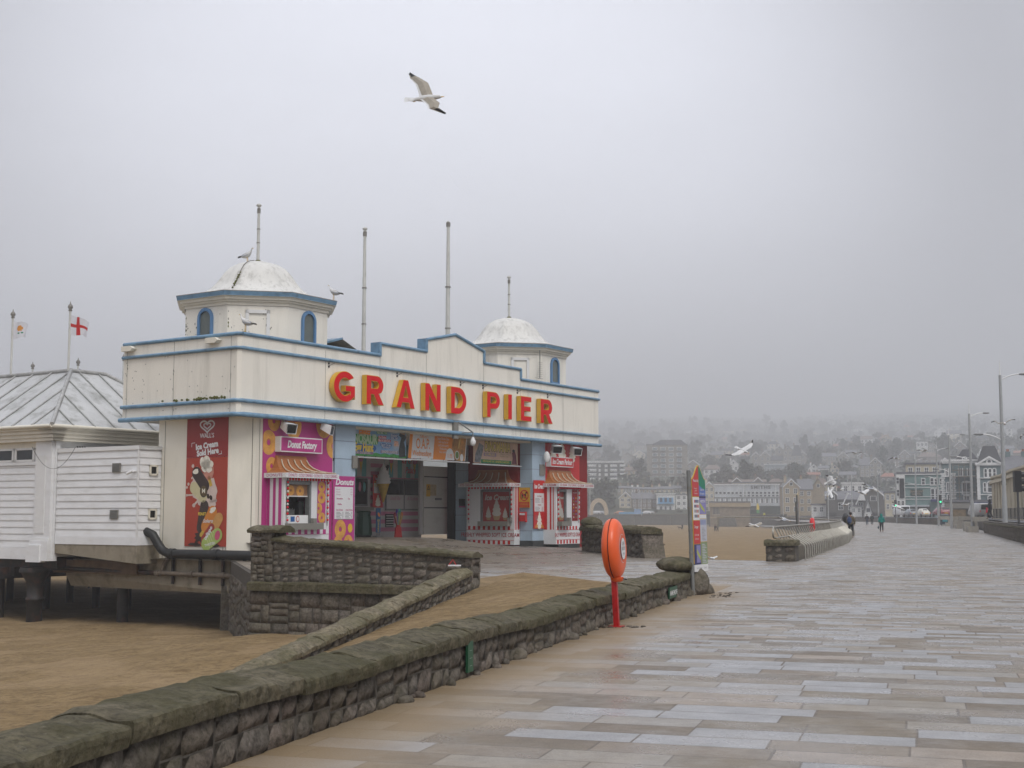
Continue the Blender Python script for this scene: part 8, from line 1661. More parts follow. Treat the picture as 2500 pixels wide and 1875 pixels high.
# long flats with name
t, f, hw, h, he = hs(1745, 1903, 1184, 1253, 'pale', 's', 'long pale grey flats with small square windows and dark lettering on the parapet', 'flat', Y=566, win=(0, 0), chim=0, cat='building', name='block_of_flats', trimg=True)
zt_ = he
for i in range(16):
    a = -hw+hw*2*(i+.5)/16
    for q, (zz, hh_) in enumerate(((zt_*.72, .9), (zt_*.62, .7))):
        if q and i < 6: continue
        mb = MB(); mb.box((a-.65, 0, zz-hh_/2-.12), (a+.65, .06, zz+hh_/2+.12), trim, f); mb.rect(f, a-.5, zz-hh_/2, a+.5, zz+hh_/2, .08, wing); mb.build('window', t)
for i in range(13):
    a = -hw+hw*2*(i+.5)/13; mb = MB(); mb.box((a-.8, 0, zt_*.36), (a+.35, .06, zt_*.52), trim, f); mb.rect(f, a-.25, zt_*.36, a+.3, zt_*.52, .08, wing); mb.build('window', t)
mb = MB(); mb.box((-hw, 0, zt_*.545), (hw, .25, zt_*.57), greym, f); mb.box((-hw*.1, .0, zt_*.57), (-hw*.08, .3, zt_), trim, f); mb.box((hw*.88, .0, zt_*.57), (hw*.9, .3, zt_), trim, f); mb.build('bands', t)
mb = MB(); mb.text('SMITHS', f, hw*.43, zt_*.91, .2, 1.9, M('faded_black_lettering', (.05, .05, .05), .7, 0), off=.05, sx=1.15, sp=1.2); mb.build('lettering', t)
hs(1744, 1784, 1181, 1200, 'maroon', 'b', 'maroon boxy block behind the left end of the pale flats', 'flat', Y=585, win=(0, 0), chim=0); hs(1896, 1914, 1184, 1215, 'maroon', 'b', 'dull maroon block between the pale flats and the tan house', 'flat', Y=590, win=(0, 0), chim=0)
hs(1788, 1866, 1179, 1195, 'cream', 's', 'flat cream penthouse rising behind the pale flats', 'flat', Y=590, win=(0, 0), chim=0)
hs(1787, 1811, 1166, 1190, 'brown', 'b', 'brown roof gable with white boards behind the flats, left one', 'gable', Y=612, win=(0, 0), trimg=True); hs(1840, 1862, 1165, 1190, 'brown', 'b', 'brown roof gable with white boards behind the flats, right one', 'gable', Y=612, win=(0, 0), trimg=True)
hs(1780, 1870, 1171, 1190, 'brown', 'b', 'long brown tiled roof joining the two white-boarded gables', 'side', Y=618, win=(0, 0)); hs(1878, 1912, 1168, 1195, 'brown', 'b', 'dull red hipped roof left of the tan house', 'hip', Y=620, win=(0, 0))
mb = MB(); p = atY(1872, 1255, 555); mb.box((p.x-7.2, p.y, -.5), (p.x+7.2, p.y+2, 5.4), M('dark_green_hedge', (.022, .035, .022), .95, .5, 1.2, bump=.5, bscale=2)); mb.build('hedge', label='tall clipped dark green hedge below the pale flats', cat='hedge')
# tan house
hs(1913, 1953, 1169, 1254, 'tan', 's', 'tan stone gabled wing with white bargeboards and tall arched windows', 'gable', Y=520, win=(2, 3), trimg=True, rot=.12); hs(1950, 1984, 1169, 1252, 'tan', 's', 'slate roofed middle range of the tan stone house', 'side', Y=526, win=(2, 3), dep=12); hs(1982, 2016, 1169, 1252, 'tan', 'b', 'blank tan gable end of the stone house facing the road', 'gable', Y=530, win=(0, 0), rot=-.3, roofh=4)
t, f, hw, h, he = hs(1734, 1831, 1227, 1282, 'tan', 's', 'squat stone beach shelter with mullioned window on a bastion of the sea wall', 'flat', Y=470, win=(0, 0), chim=0, name='beach_shelter', cat='shelter', wm=M('bastion_stone', (.21, .17, .12), .9, .25, .8, bump=.1, bscale=2), dep=12)
mb = MB(); mb.box((-hw+.8, 0, 3.6), (-hw+3.4, .1, 6.5), M('mullions', (.33, .30, .22), .6, 0), f)
for i in range(5): mb.rect(f, -hw+.95+.5*i, 3.8, -hw+1.3+.5*i, 6.3, .12, wing)
mb.build('window', t); mb = MB(); mb.box((-hw-.3, -12, he-1.5), (hw+.3, .4, he-.1), H['tan'], f); mb.box((-hw, 0, 2.5), (-hw+4.8, .15, 2.9), H['tan'], f); mb.build('cornice', t)
mb = MB(); c0 = f.p(0, -4, -1); mb.lathe((c0.x, c0.y, -3), [(hw*1.08, 0), (hw*1.03, 3.6), (hw*.98, 3.7)], m_far, 24, 1, .6); mb.build('bastion', t)
# banner flag, tables
t = thing('feather_flag', atY(1849, 1256, 545), 'tall yellow and green feather flag in front of the hedge', 'flag'); p = t.location; mb = MB(); ff_ = Fr(Vector(p), Vector((1, 0, 0)), Vector((0, -1, 0))); mb.prism(ff_, [(-.3, .5), (.9, .6), (.8, 3.2), (.5, 4.3), (.1, 4.6), (-.3, 3.8)], 0, .06, grassg); mb.prism(ff_, [(-.3, 1.9), (.85, 1.9), (.8, 3.2), (.5, 4.3), (.1, 4.6), (-.3, 3.8)], .07, .09, yl); mb.build('cloth', t); mb = MB(); mb.tube([Vector(p)+Vector((.95, 0, 0)), Vector(p)+Vector((.8, 0, 3.2)), Vector(p)+Vector((.1, 0, 4.7))], .05, black, 5); mb.build('pole', t)
# pub, café, cottages at the bend
t, f, hw, h, he = hs(2017, 2162, 1199, 1252, 'dark', 's', 'dark rambling pub with slate roofs and white bargeboarded gables', 'side', Y=400, win=(6, 1), dep=14, name='pub', cat='building', chim=2, roofh=2.6)
for a_, wpx, z_, tr in ((2033, 28, 1195, 1), (2131, 52, 1188, 1)):
    S = f.o.y/3240; a = (a_-(2017+2162)/2)*S; w2 = wpx/2*S; zt2 = atY(a_, z_, f.o.y).z-f.o.z; ze = zt2-w2*.85; mb = MB(); mb.prism(f, [(a-w2*.9, 0), (a+w2*.9, 0), (a+w2*.9, ze), (a, zt2-.2), (a-w2*.9, ze)], 0, 1.0, H['dark']); mb.build('gable_wing', t)
    mb = MB()
    for sg in (-1, 1): a0, z0 = a+sg*w2*1.05, ze-.2; mb.hexa([f.p(a0, 1.0, z0-.3), f.p(a, 1.0, zt2-.4), f.p(a, 1.25, zt2-.4), f.p(a0, 1.25, z0-.3), f.p(a0, 1.0, z0+.2), f.p(a, 1.0, zt2+.15), f.p(a, 1.25, zt2+.15), f.p(a0, 1.25, z0+.2)], trim)
    mb.build('bargeboard', t)
    mb = MB(); mb.box((a-.9, 1.0, ze-1.6), (a+.9, 1.08, ze-.1), trim, f); mb.rect(f, a-.75, ze-1.5, a+.75, ze-.2, 1.1, wing); mb.build('window', t)
for a_ in (2066, 2097):
    S = f.o.y/3240; a = (a_-2089.5)*S; mb = MB(); mb.tube([f.p(a-.9, 1.1, atY(a_, 1232, f.o.y).z-f.o.z), f.p(a+.8, 1.1, atY(a_, 1203, f.o.y).z-f.o.z)], .24, trim, 4); mb.build('bargeboard', t)
S = f.o.y/3240; a = (2104-2089.5)*S; z9 = atY(2104, 1222, f.o.y).z-f.o.z; mb = MB(); mb.prism(f, [(a-1.2, z9), (a+1.1, z9), (a+.4, z9+2.3), (a-.3, z9+2.3)], .2, 1.5, trim); mb.build('white_dormer', t)
hs(2056, 2108, 1181, 1205, 'white', 's', 'white flat building rising behind the pub roofs', 'flat', Y=430, win=(3, 1), chim=0, trimg=True); hs(2017, 2045, 1184, 1205, 'cream', 's', 'cream flat building behind the pub, by the tan house', 'flat', Y=432, win=(2, 1), chim=0)
hs(1982, 2046, 1233, 1254, 'white', 's', 'low white café kiosk with glass windbreaks below the tan house', 'flat', Y=405, win=(4, 1), chim=0, cat='café'); hs(2078, 2104, 1237, 1254, 'white', 's', 'low white shelter in front of the pub', 'flat', Y=385, win=(2, 1), chim=0)
hs(2110, 2130, 1222, 1254, 'white', 's', 'steep white triangular gable at the foot of the pub', 'gable', Y=380, win=(0, 0), chim=0, roofh=4)
hs(2162, 2186, 1203, 1248, 'cream', 's', 'small cream building between the pub and the hotel', 'flat', Y=350, win=(2, 2), chim=0)
# hotel and villas on the right
t, f, hw, h, he = hs(2191, 2306, 1157, 1253, 'teal', 's', 'teal rendered hotel with white window bays and a dark name board', 'flat', Y=300, win=(0, 0), chim=0, cat='hotel', name='hotel', zbase=1.2, dep=16)
S = 300/3240; A = lambda px: (px-2248.5)*S; Zp = lambda py: atY(2250, py, 300).z-1.2
mb = MB(); mb.box((A(2191), 0, 0), (A(2213), .5, he-.1), H['white'], f); mb.build('white_bay', t)
mb = MB(); mb.box((A(2200), .5, Zp(1216)), (A(2211), .7, Zp(1168)), black, f); mb.build('vertical_sign', t); mb = MB(); mb.box((A(2226), 0, Zp(1211)), (A(2254), .2, Zp(1195)), M('hotel_board_green', (.02, .04, .035), .5, 0), f); mb.text('SEAFRONT', f, A(2240), Zp(1200), .22, .62, H['tan']); mb.text('HOTEL', f, A(2240), Zp(1206.5), .22, .6, H['tan']); mb.build('name_board', t)
mb = MB(); 
for py in (1183.5, 1191, 1213, 1219.5): mb.box((A(2213), 0, Zp(py)), (A(2306), .18, Zp(py)+.12), trim, f)
mb.box((A(2213), 0, Zp(1159)), (A(2306), .3, Zp(1157)), trim, f); mb.build('string_courses', t)
for px, py, w2, h2 in ((2196, 1173, 3.5, 9), (2196, 1203, 3.5, 9), (2207, 1228, 3, 6), (2197, 1228, 3, 6), (2256, 1176, 4, 9), (2276, 1176, 4, 10), (2286, 1176, 4, 10), (2277, 1207, 4, 16), (2287, 1207, 4, 16), (2297, 1176, 3, 9), (2297, 1207, 3, 12)):
    a, z = A(px), Zp(py); a2, z2_ = w2*S, h2*S/2*1.6; n_ = .5 if px < 2213 else 0; mb = MB(); mb.box((a-a2*.8-.15, n_, z-z2_-.15), (a+a2*.8+.15, n_+.12, z+z2_+.15), trim, f); mb.rect(f, a-a2*.8, z-z2_, a+a2*.8, z+z2_, n_+.14, wing); mb.box((a-a2*.8, n_+.12, z-.05), (a+a2*.8, n_+.16, z+.05), trim, f); mb.build('window', t)
mb = MB(); mb.box((A(2272), 0, Zp(1225)), (A(2290), 1.3, Zp(1219)), M('navy_awning', (.02, .03, .12), .6, 0), f); mb.build('awning', t); mb = MB(); mb.box((A(2213), 0, 0), (A(2270), 1.2, Zp(1234)), H['dark'], f); mb.box((A(2213), 0, Zp(1237)), (A(2268), 1.5, Zp(1233)), H['pale'], f); mb.build('shopfront', t)
hs(2213, 2292, 1134, 1165, 'cream', 's', 'cream upper storeys and chimneys rising behind the teal hotel', 'flat', Y=318, win=(4, 1), chim=0)
t, f, hw, h, he = hs(2305, 2389, 1127, 1240, 'dteal', 'd', 'blue-green villa with white quoins behind scaffolding, left of the steep roofed one', 'flat', Y=270, win=(0, 0), chim=0, cat='villa', name='villa', zbase=1.2, trimg=True, dep=14)
S = 270/3240; A = lambda px: (px-2347)*S; Zp = lambda py: atY(2350, py, 270).z-1.2
mb = MB(); q0, q1, zb2, zt2 = A(2338), A(2390), he+.4, Zp(1096); mb.add([f.p(q0, 0, zb2), f.p(q1, 0, zb2), f.p(q1, -9, zb2), f.p(q0, -9, zb2), f.p(q0+1.4, -2, zt2), f.p(q1-1.6, -2, zt2), f.p(q1-1.6, -7, zt2), f.p(q0+1.4, -7, zt2)], [(0, 1, 5, 4), (1, 2, 6, 5), (2, 3, 7, 6), (3, 0, 4, 7), (4, 5, 6, 7)], slatd); mb.build('mansard_roof', t)
mb = MB()
for px in (2306, 2331, 2388):
    for i in range(22): z = .4*i*1.02; mb.box((A(px)-(.45 if i % 2 else .3), 0, z), (A(px)+(.45 if i % 2 else .3), .12, z+.3), trim, f)
for py in (1131, 1164, 1203): mb.box((A(2305), 0, Zp(py)), (A(2389), .25, Zp(py)+.2), trim, f)
mb.build('quoins', t)
for px, py, w2, h2, ar in ((2316, 1152, 5, 18, 0), (2319, 1190, 6, 22, 1), (2348, 1152, 6, 18, 0), (2368, 1152, 6, 18, 0), (2360, 1192, 16, 26, 1), (2358, 1122, 6, 9, 1), (2320, 1215, 7, 14, 1), (2360, 1216, 10, 10, 1)):
    a, z, a2, z2_ = A(px), Zp(py), w2*S*.5, h2*S*.5; mb = MB(); mb.box((a-a2-.25, .0, z-z2_-.2), (a+a2+.25, .16, z+z2_), trim, f)
    if ar: mb.disc(f, a, z+z2_, a2+.25, (a2+.25)*.5, .16, trim, 14)
    mb.rect(f, a-a2, z-z2_, a+a2, z+z2_, .18, wing); mb.box((a-.05, .16, z-z2_), (a+.05, .21, z+z2_), trim, f); mb.build('window', t)
for px in (2311, ): mb = MB(); mb.prism(f, [(A(2307), he+.4), (A(2318), he+.4), (A(2312), Zp(1116))], 0, .4, trim); mb.build('gablet', t)
mb = MB(); sc_m = M('scaffold_pole', (.20, .17, .13), .5, .2, 3)
for px in (2330, 2343, 2356, 2369, 2382):
    for n_ in (.9, 2.0): mb.tube([f.p(A(px), n_, 0), f.p(A(px), n_, Zp(1133))], .045, sc_m, 4)
for py in (1136, 1148, 1164, 1180, 1196, 1212):
    for n_ in (.9, 2.0): mb.tube([f.p(A(2328), n_, Zp(py)), f.p(A(2384), n_, Zp(py))], .045, sc_m, 4)
for py in (1148, 1164): mb.box((A(2329), .9, Zp(py)-.12), (A(2383), 2.0, Zp(py)), sc_m, f)
sc2 = mb.build('scaffolding', label='brown scaffolding wrapped round the front of the left blue-green villa', cat='scaffolding')
t, f, hw, h, he = hs(2389, 2453, 1135, 1240, 'dteal', 'd', 'blue-green villa with a pediment and tall steep dark roof', 'flat', Y=262, win=(0, 0), chim=0, cat='villa', name='villa', zbase=1.2, trimg=True, dep=14)
S = 262/3240; A = lambda px: (px-2421)*S; Zp = lambda py: atY(2420, py, 262).z-1.2
mb = MB(); mb.prism(f, [(A(2389), he+.3), (A(2449), he+.3), (A(2419), Zp(1117))], -.6, .2, H['dteal']); mb.build('pediment', t)
mb = MB()
for x0, z0, x1, z1 in ((2388, 1135, 2419, 1115.5), (2450, 1135, 2419, 1115.5)): mb.hexa([f.p(A(x0), .2, Zp(z0)-.15), f.p(A(x1), .2, Zp(z1)-.25), f.p(A(x1), .45, Zp(z1)-.25), f.p(A(x0), .45, Zp(z0)-.15), f.p(A(x0), .2, Zp(z0)+.25), f.p(A(x1), .2, Zp(z1)+.2), f.p(A(x1), .45, Zp(z1)+.2), f.p(A(x0), .45, Zp(z0)+.25)], trim)
for i in range(26): mb.box((A(2390)+i*.18, .2, he-.15), (A(2390)+i*.18+.1, .35, he+.1), trim, f)
mb.disc(f, A(2419), Zp(1127), .62, .62, .25, trim, 16); mb.disc(f, A(2419), Zp(1127), .3, .3, .27, wing, 12)
for px in (2393, 2449): mb.box((A(px)-.3, 0, 0), (A(px)+.3, .2, he), trim, f)
mb.box((A(2389), 0, Zp(1168)), (A(2453), .25, Zp(1166)), trim, f); mb.box((A(2389), 0, Zp(1208)), (A(2453), .25, Zp(1206)), trim, f); mb.build('trim', t)
mb = MB(); zb2, zt2 = he-.2, Zp(1087); mb.add([f.p(A(2388), -.8, zb2), f.p(A(2452), -.8, zb2), f.p(A(2452), -8, zb2), f.p(A(2388), -8, zb2), f.p(A(2407), -3, zt2), f.p(A(2435), -3, zt2), f.p(A(2435), -6, zt2), f.p(A(2407), -6, zt2)], [(0, 1, 5, 4), (1, 2, 6, 5), (2, 3, 7, 6), (3, 0, 4, 7), (4, 5, 6, 7)], slatd); mb.build('steep_roof', t)
for px, py, w2, h2 in ((2410, 1155, 5, 18), (2420, 1155, 5, 18), (2430, 1155, 5, 18), (2407, 1190, 4, 20), (2420, 1190, 11, 22), (2433, 1190, 4, 20), (2420, 1217, 12, 7)):
    a, z, a2, z2_ = A(px), Zp(py), w2*S*.5, h2*S*.5; mb = MB(); mb.box((a-a2-.2, .0, z-z2_-.2), (a+a2+.2, .16, z+z2_), trim, f); mb.disc(f, a, z+z2_, a2+.2, (a2+.2)*.7, .16, trim, 14); mb.rect(f, a-a2, z-z2_, a+a2, z+z2_, .18, wing); mb.disc(f, a, z+z2_, a2*.8, a2*.5, .18, wing, 10); mb.box((a-a2, .16, z), (a+a2, .21, z+.1), trim, f); mb.build('window', t)
hs(2452, 2520, 1112, 1240, 'dteal', 's', 'blue-green range with long slate roof and skylight at the far right', 'side', Y=275, win=(5, 3), zbase=1.2, dep=12, chim=2)
t, f, hw, h, he = hs(2308, 2432, 1226, 1256, 'dark', 's', 'low dark shop row with a blue fascia strip below the villas', 'flat', Y=236, win=(0, 0), chim=0, cat='shop row', name='shop_row', zbase=1.15, dep=6)
mb = MB(); mb.box((hw*.05, 0, he-.9), (hw, .5, he-.1), M('blue_fascia', (.02, .06, .28), .4, 0), f); mb.box((-hw, 0, he-1.1), (hw*.05, .8, he-.2), greyst, f)
for i in range(9): mb.box((hw*(.12+.09*i), .5, he-.65), (hw*(.12+.09*i)+.5, .52, he-.4), whitev, f)
mb.build('fascia_sign', t); mb = MB(); mb.box((-hw*.7, .6, 0), (-hw*.2, .8, he-1.3), M('chipboard_hoarding', (.16, .11, .05), .8, .3, 2), f); mb.build('hoarding', t)
# cream pavilion at the right edge
pv2 = thing('cream_pavilion', atY(2470, 1262, 150), 'cream curved seaside pavilion with fluted pilasters and dark rooftop lettering, right edge', 'building'); cp_ = M('pavilion_cream', (.50, .45, .34), .6, .08, .5, stain=(.25, .2, .14), sscale=(.6, .6, .15), samt=.4)
def Q(px, Y, z): p = atY(px, 1262, Y); p.z = z; return p
pa, pb_, pc_ = Q(2428, 168, 1.1), Q(2452, 150, 1.1), Q(2530, 118, 1.1); zc1 = atY(2452, 1160, 150).z; Z2 = atY(2500, 1135, 130).z
pts = [pa+(pb_-pa)*.0, pa.lerp(pb_, .5)+Vector((-.6, -.3, 0)), pb_, pb_.lerp(pc_, .5)+Vector((-.5, -.5, 0)), pc_]
mb = MB()
bk = [p+Vector((20, 26, 0)) for p in pts]
for a, b, c, d in zip(pts, pts[1:], bk, bk[1:]): mb.hexa([a-UP, b-UP, d-UP, c-UP, Vector((a.x, a.y, zc1)), Vector((b.x, b.y, zc1)), Vector((d.x, d.y, zc1)), Vector((c.x, c.y, zc1))], cp_)
mb.build('wall', pv2); mb = MB()
for a, b in zip(pts, pts[1:]):
    d = (b-a).normalized(); n_ = Vector((d.y, -d.x, 0)); ff_ = Fr(Vector((a.x, a.y, 0)), d, n_); L = (b-a).length; mb.box((0, 0, zc1-.75), (L, .5, zc1-.45), cp_, ff_); mb.box((0, 0, zc1-.1), (L, .35, zc1+.1), cp_, ff_); mb.box((0, 0, 1.1), (L, .3, 2.2), cp_, ff_)
mb.build('cornice', pv2); mb = MB()
for a, b in zip(pts, pts[1:]):
    d = (b-a).normalized(); n_ = Vector((d.y, -d.x, 0)); ff_ = Fr(Vector((a.x, a.y, 0)), d, n_); L = (b-a).length; x = .5
    while x < L-.5:
        for q in (0, .28, .56): mb.tube([ff_.p(x+q, .1, 2.2), ff_.p(x+q, .1, zc1-.75)], .13, cp_, 8)
        x += 2.6
mb.build('fluted_pilasters', pv2); mb = MB()
for a, b in zip(pts[1:], pts[2:]):
    d = (b-a).normalized(); n_ = Vector((d.y, -d.x, 0)); ff_ = Fr(Vector((a.x, a.y, 0)), d, n_); L = (b-a).length; x = 1.7
    while x < L-1.6: mb.rect(ff_, x, 2.4, x+1.2, zc1-1.2, .04, M('pavilion_dark_window', (.08, .075, .05), .3, 0) if 'pavilion_dark_window' not in bpy.data.materials else bpy.data.materials['pavilion_dark_window']); x += 2.6
mb.build('windows_between_pilasters', pv2)
d = (pc_-pb_).normalized(); n_ = Vector((d.y, -d.x, 0)); ff_ = Fr(Vector((pb_.x+.6, pb_.y-1, 0)), d, n_); mb = MB(); mb.box((.0, -8, zc1), (36, -.3, Z2), cp_, ff_); mb.box((-.2, -8, Z2), (36, -.1, Z2+.25), cp_, ff_); pr_ = mb.build('upper_drum', pv2)
mb = MB(); mb.text('GARDENS', ff_, 2.0, (zc1+Z2)/2+.1, -.27, 1.25, black, 'LEFT', off=.02, sx=.8); mb.text('PAVILION', ff_, 10.6, (zc1+Z2)/2+.1, -.27, 1.35, black, 'LEFT', off=.02, sx=1.2); mb.build('lettering', pr_)
t = thing('railing', Q(2445, 140, 1.2), 'low dark street railing in front of the cream pavilion', 'railing'); mb = MB(); a, b = Q(2426, 142, 1.25), Q(2520, 112, 1.25)
for z in (.15, 1.0): mb.tube([a+UP*z, b+UP*z], .03, black, 4)
for i in range(60): p = a.lerp(b, i/59); mb.tube([p, p+UP*1.0], .018 if i % 6 else .04, black, 4)
mb.build('bars', t)
# arch
p = atY(1462, 1255, 558); t = thing('stone_arch', (p.x, p.y, 1.7), 'tall beige rounded arch sculpture on the far sea wall', 'arch'); ff_ = Fr(Vector((p.x, p.y, 1.6)), Vector((1, 0, 0)), Vector((0, -1, 0))); S = 558/3240; mb = MB()
R0, R1 = 23.5*S, 13.5*S; Ht = 41*S
o_ = [(-R0, 0)]+[(R0*math.cos(R(180-12*i)), Ht*math.sin(R(180-12*i))**.8 if 0 < i < 15 else 0) for i in range(1, 15)]+[(R0, 0)]; i_ = [(R1*1.05*math.cos(R(12*i)), (Ht-10*S)*math.sin(R(12*i))**.8 if 0 < i < 15 else 0) for i in range(16)]
for k in range(15): a, b = o_[k], o_[k+1]; c, d = i_[15-k], i_[14-k]; mb.hexa([ff_.p(a[0], 0, a[1]), ff_.p(b[0], 0, b[1]), ff_.p(d[0], 0, d[1]), ff_.p(c[0], 0, c[1]), ff_.p(a[0], -2.5, a[1]), ff_.p(b[0], -2.5, b[1]), ff_.p(d[0], -2.5, d[1]), ff_.p(c[0], -2.5, c[1])], M('arch_sandstone', (.42, .33, .22), .8, .1) if 'arch_sandstone' not in bpy.data.materials else bpy.data.materials['arch_sandstone'])
mb.build('arch_ring', t)
mb = MB(); p = atY(1540, 1254, 566); mb.box((p.x-5, p.y, 1.7), (p.x+5, p.y+.3, 2.9), bluet); mb.box((p.x+1.5, p.y-.3, 1.7), (p.x+4.6, p.y, 4.2), M('blue_hoarding', (.20, .32, .50), .6, .3, .6)); mb.build('blue_hoarding', label='bright blue boarding and fence on the far sea wall below the brown terrace', cat='hoarding')
# hillside
t, f, hw, h, he = hs(1435, 1524, 1127, 1196, 'white', 's', 'white and grey striped five storey block of flats on the left of the hillside', 'flat', Y=760, win=(0, 0), chim=0, name='block_of_flats', cat='building', trimg=True, dep=18)
mb = MB()
for a0, a1 in ((-.52, -.40), (-.28, -.07), (.10, .23), (.62, .75)): mb.box((hw*a0, 0, -3), (hw*a1, .3, he-1), H['dark'], f)
for j in range(6): mb.box((-hw*.99, 0, he-1.6-2.5*j), (hw*.99, .12, he-.75-2.5*j), wing, f)
mb.build('brick_panels', t)
mb = MB()
for j in range(6): mb.box((-hw*1.0, 0, he-2.6-2.5*j), (-hw*.55, .9, he-1.7-2.5*j), trim, f); mb.box((hw*.25, 0, he-2.6-2.5*j), (hw*.6, .9, he-1.7-2.5*j), trim, f); mb.box((hw*.78, 0, he-2.6-2.5*j), (hw*1.05, 1.2, he-1.7-2.5*j), trim, f)
mb.build('balconies', t)
t, f, hw, h, he = hs(1580, 1679, 1086, 1178, 'grey', 's', 'tall grey stone apartment building with glass balconies on the hillside', 'flat', Y=800, win=(0, 0), chim=0, name='apartment_building', cat='building', dep=16)
for c_ in range(4):
    for r_ in range(6):
        a = -hw+hw*2*(.2+.2*c_); z = 2.0+r_*(he-2)/6; mb = MB(); mb.box((a-1.5, 0, z), (a+1.5, .1, z+2.0), trim, f); mb.rect(f, a-1.3, z+.2, a+1.3, z+1.8, .12, H['glass']); mb.box((a-1.8, 0, z-.2), (a+1.8, 1.2, z), H['dark'], f) if c_ != 2 else None; mb.build('window', t)
mb = MB(); mb.prism(f, [(-hw*.8, he), (hw, he), (hw*.7, he+3), (-hw*.3, he+3)], -14, -1, slate); mb.build('roof', t)
for a in ((1779, 1803, 1122, 1154, 'white', 'd', 'black and white half-timbered gabled house left of the mansion', 'gable', dict(win=(2, 1), trimg=True)), (1836, 1856, 1103, 1152, 'grey', 's', 'narrow left gable of the grey stone mansion', 'gable', dict(win=(1, 3), trimg=True)), (1855, 1882, 1101, 1152, 'grey', 's', 'wide second gable of the grey stone mansion', 'gable', dict(win=(2, 3), trimg=True)), (1880, 1912, 1112, 1150, 'grey', 'd', 'recessed slate roofed range in the middle of the mansion', 'side', dict(win=(3, 2), chim=2)), (1894, 1913, 1087, 1142, 'grey', 'd', 'tall third gable of the grey stone mansion', 'gable', dict(win=(1, 3), trimg=True)), (1913, 1935, 1088, 1142, 'grey', 'd', 'tall fourth gable with bay windows of the mansion', 'gable', dict(win=(2, 3), trimg=False)), (1934, 1958, 1086, 1142, 'grey', 'd', 'spired right wing of the mansion', 'hip', dict(win=(2, 3), roofh=8)), (1952, 1969, 1101, 1140, 'grey', 's', 'small white boarded gable at the right end of the mansion', 'gable', dict(win=(1, 2), trimg=True)),
          (1867, 1921, 1134, 1156, 'glass', 's', 'pale glass conservatory below the mansion', 'flat', dict(win=(8, 1), chim=0, trimg=True)), (1704, 1717, 1103, 1120, 'brown', 's', 'small pair of white gables above the totem, left gable', 'gable', dict(win=(1, 1), trimg=True)), (1716, 1728, 1103, 1120, 'brown', 's', 'small pair of white gables above the totem, right gable', 'gable', dict(win=(1, 1), trimg=True)),
          (1974, 2000, 1133, 1158, 'white', 's', 'white cottage gable with one small window above the tan house', 'gable', dict(win=(1, 1), roofh=2.4)), (1998, 2024, 1137, 1158, 'white', 's', 'white cottage wing with two dark windows beside the cottage gable', 'side', dict(win=(2, 1))), (1970, 2002, 1153, 1172, 'brown', 't', 'brick red chimneyed roof poking up behind the tan house', 'side', dict(win=(0, 0), chim=2)),
          (2008, 2042, 1105, 1136, 'grey', 's', 'grey stone house above the white cottage', 'side', dict(win=(3, 2), chim=2)), (2028, 2049, 1134, 1165, 'cream', 's', 'pale cream gabled house right of the white cottage', 'gable', dict(win=(2, 2))), (2046, 2072, 1102, 1140, 'grey', 's', 'grey gabled house with a white board above the cream gabled one', 'gable', dict(win=(2, 2), trimg=True)), (2066, 2092, 1098, 1125, 'grey', 's', 'pale stone house with tall chimneys near the hovering gull', 'side', dict(win=(2, 2), chim=2)),
          (2100, 2124, 1119, 1174, 'grey', 's', 'plain left half of the big stone villa behind the pub', 'side', dict(win=(2, 4))), (2122, 2154, 1117, 1174, 'grey', 's', 'white boarded gable half of the big stone villa behind the pub', 'gable', dict(win=(2, 4), trimg=True)), (2150, 2190, 1154, 1184, 'brown', 't', 'dull red roofed house right of the stone villa', 'hip', dict(win=(3, 1))),
          (2196, 2222, 1098, 1128, 'brown', 's', 'dark house with a white gable outline left of the castellated house', 'gable', dict(win=(2, 2), trimg=True)), (2238, 2266, 1078, 1108, 'white', 's', 'white castellated house with an arched tower window', 'flat', dict(win=(3, 2), chim=0)), (2268, 2286, 1082, 1108, 'grey', 's', 'grey house with small white windows beside the castellated one', 'flat', dict(win=(3, 2), chim=0)),
          (2240, 2300, 1104, 1140, 'brown', 'b', 'long brown roof rising behind the teal hotel', 'hip', dict(win=(4, 1))), (2281, 2316, 1042, 1070, 'white', 's', 'large faint white gabled house high on the right hillside', 'gable', dict(win=(3, 2))), (2312, 2348, 1050, 1076, 'cream', 's', 'faint cream house beside the large faint white one', 'side', dict(win=(3, 2))), (2327, 2362, 1077, 1112, 'brown', 's', 'dark house with a white cross-braced gable above the scaffolded villa', 'gable', dict(win=(2, 2), trimg=True)), (2386, 2402, 1096, 1115, 'white', 's', 'white dormer fronted house peeping between the villa roofs', 'flat', dict(win=(3, 1), chim=0)),
          (2414, 2434, 1040, 1056, 'grey', 's', 'faint gabled outline left of the nearest lamp post', 'gable', dict(win=(0, 0), trimg=True)), (2458, 2472, 1046, 1074, 'white', 's', 'faint pale square tower right of the nearest lamp post', 'flat', dict(win=(1, 3), chim=0)), (2440, 2476, 1088, 1112, 'dteal', 's', 'faint bluish bay-windowed house behind the right slate roof', 'side', dict(win=(4, 2))), (2476, 2505, 1100, 1118, 'brown', 't', 'dull red roof at the right edge above the slate range', 'side', dict(win=(0, 0)))):
    hs(*a[:8], **a[8])
rnd = random.Random(77); nf = 0; tries = 0
def overlap(b, lim=.12):
    for o in OCC:
        w_ = min(b[1], o[1])-max(b[0], o[0]); h_ = min(b[3], o[3])-max(b[2], o[2])
        if w_ > 0 and h_ > 0 and w_*h_ > lim*min((b[1]-b[0])*(b[3]-b[2]), (o[1]-o[0])*(o[3]-o[2])): return True
    return False
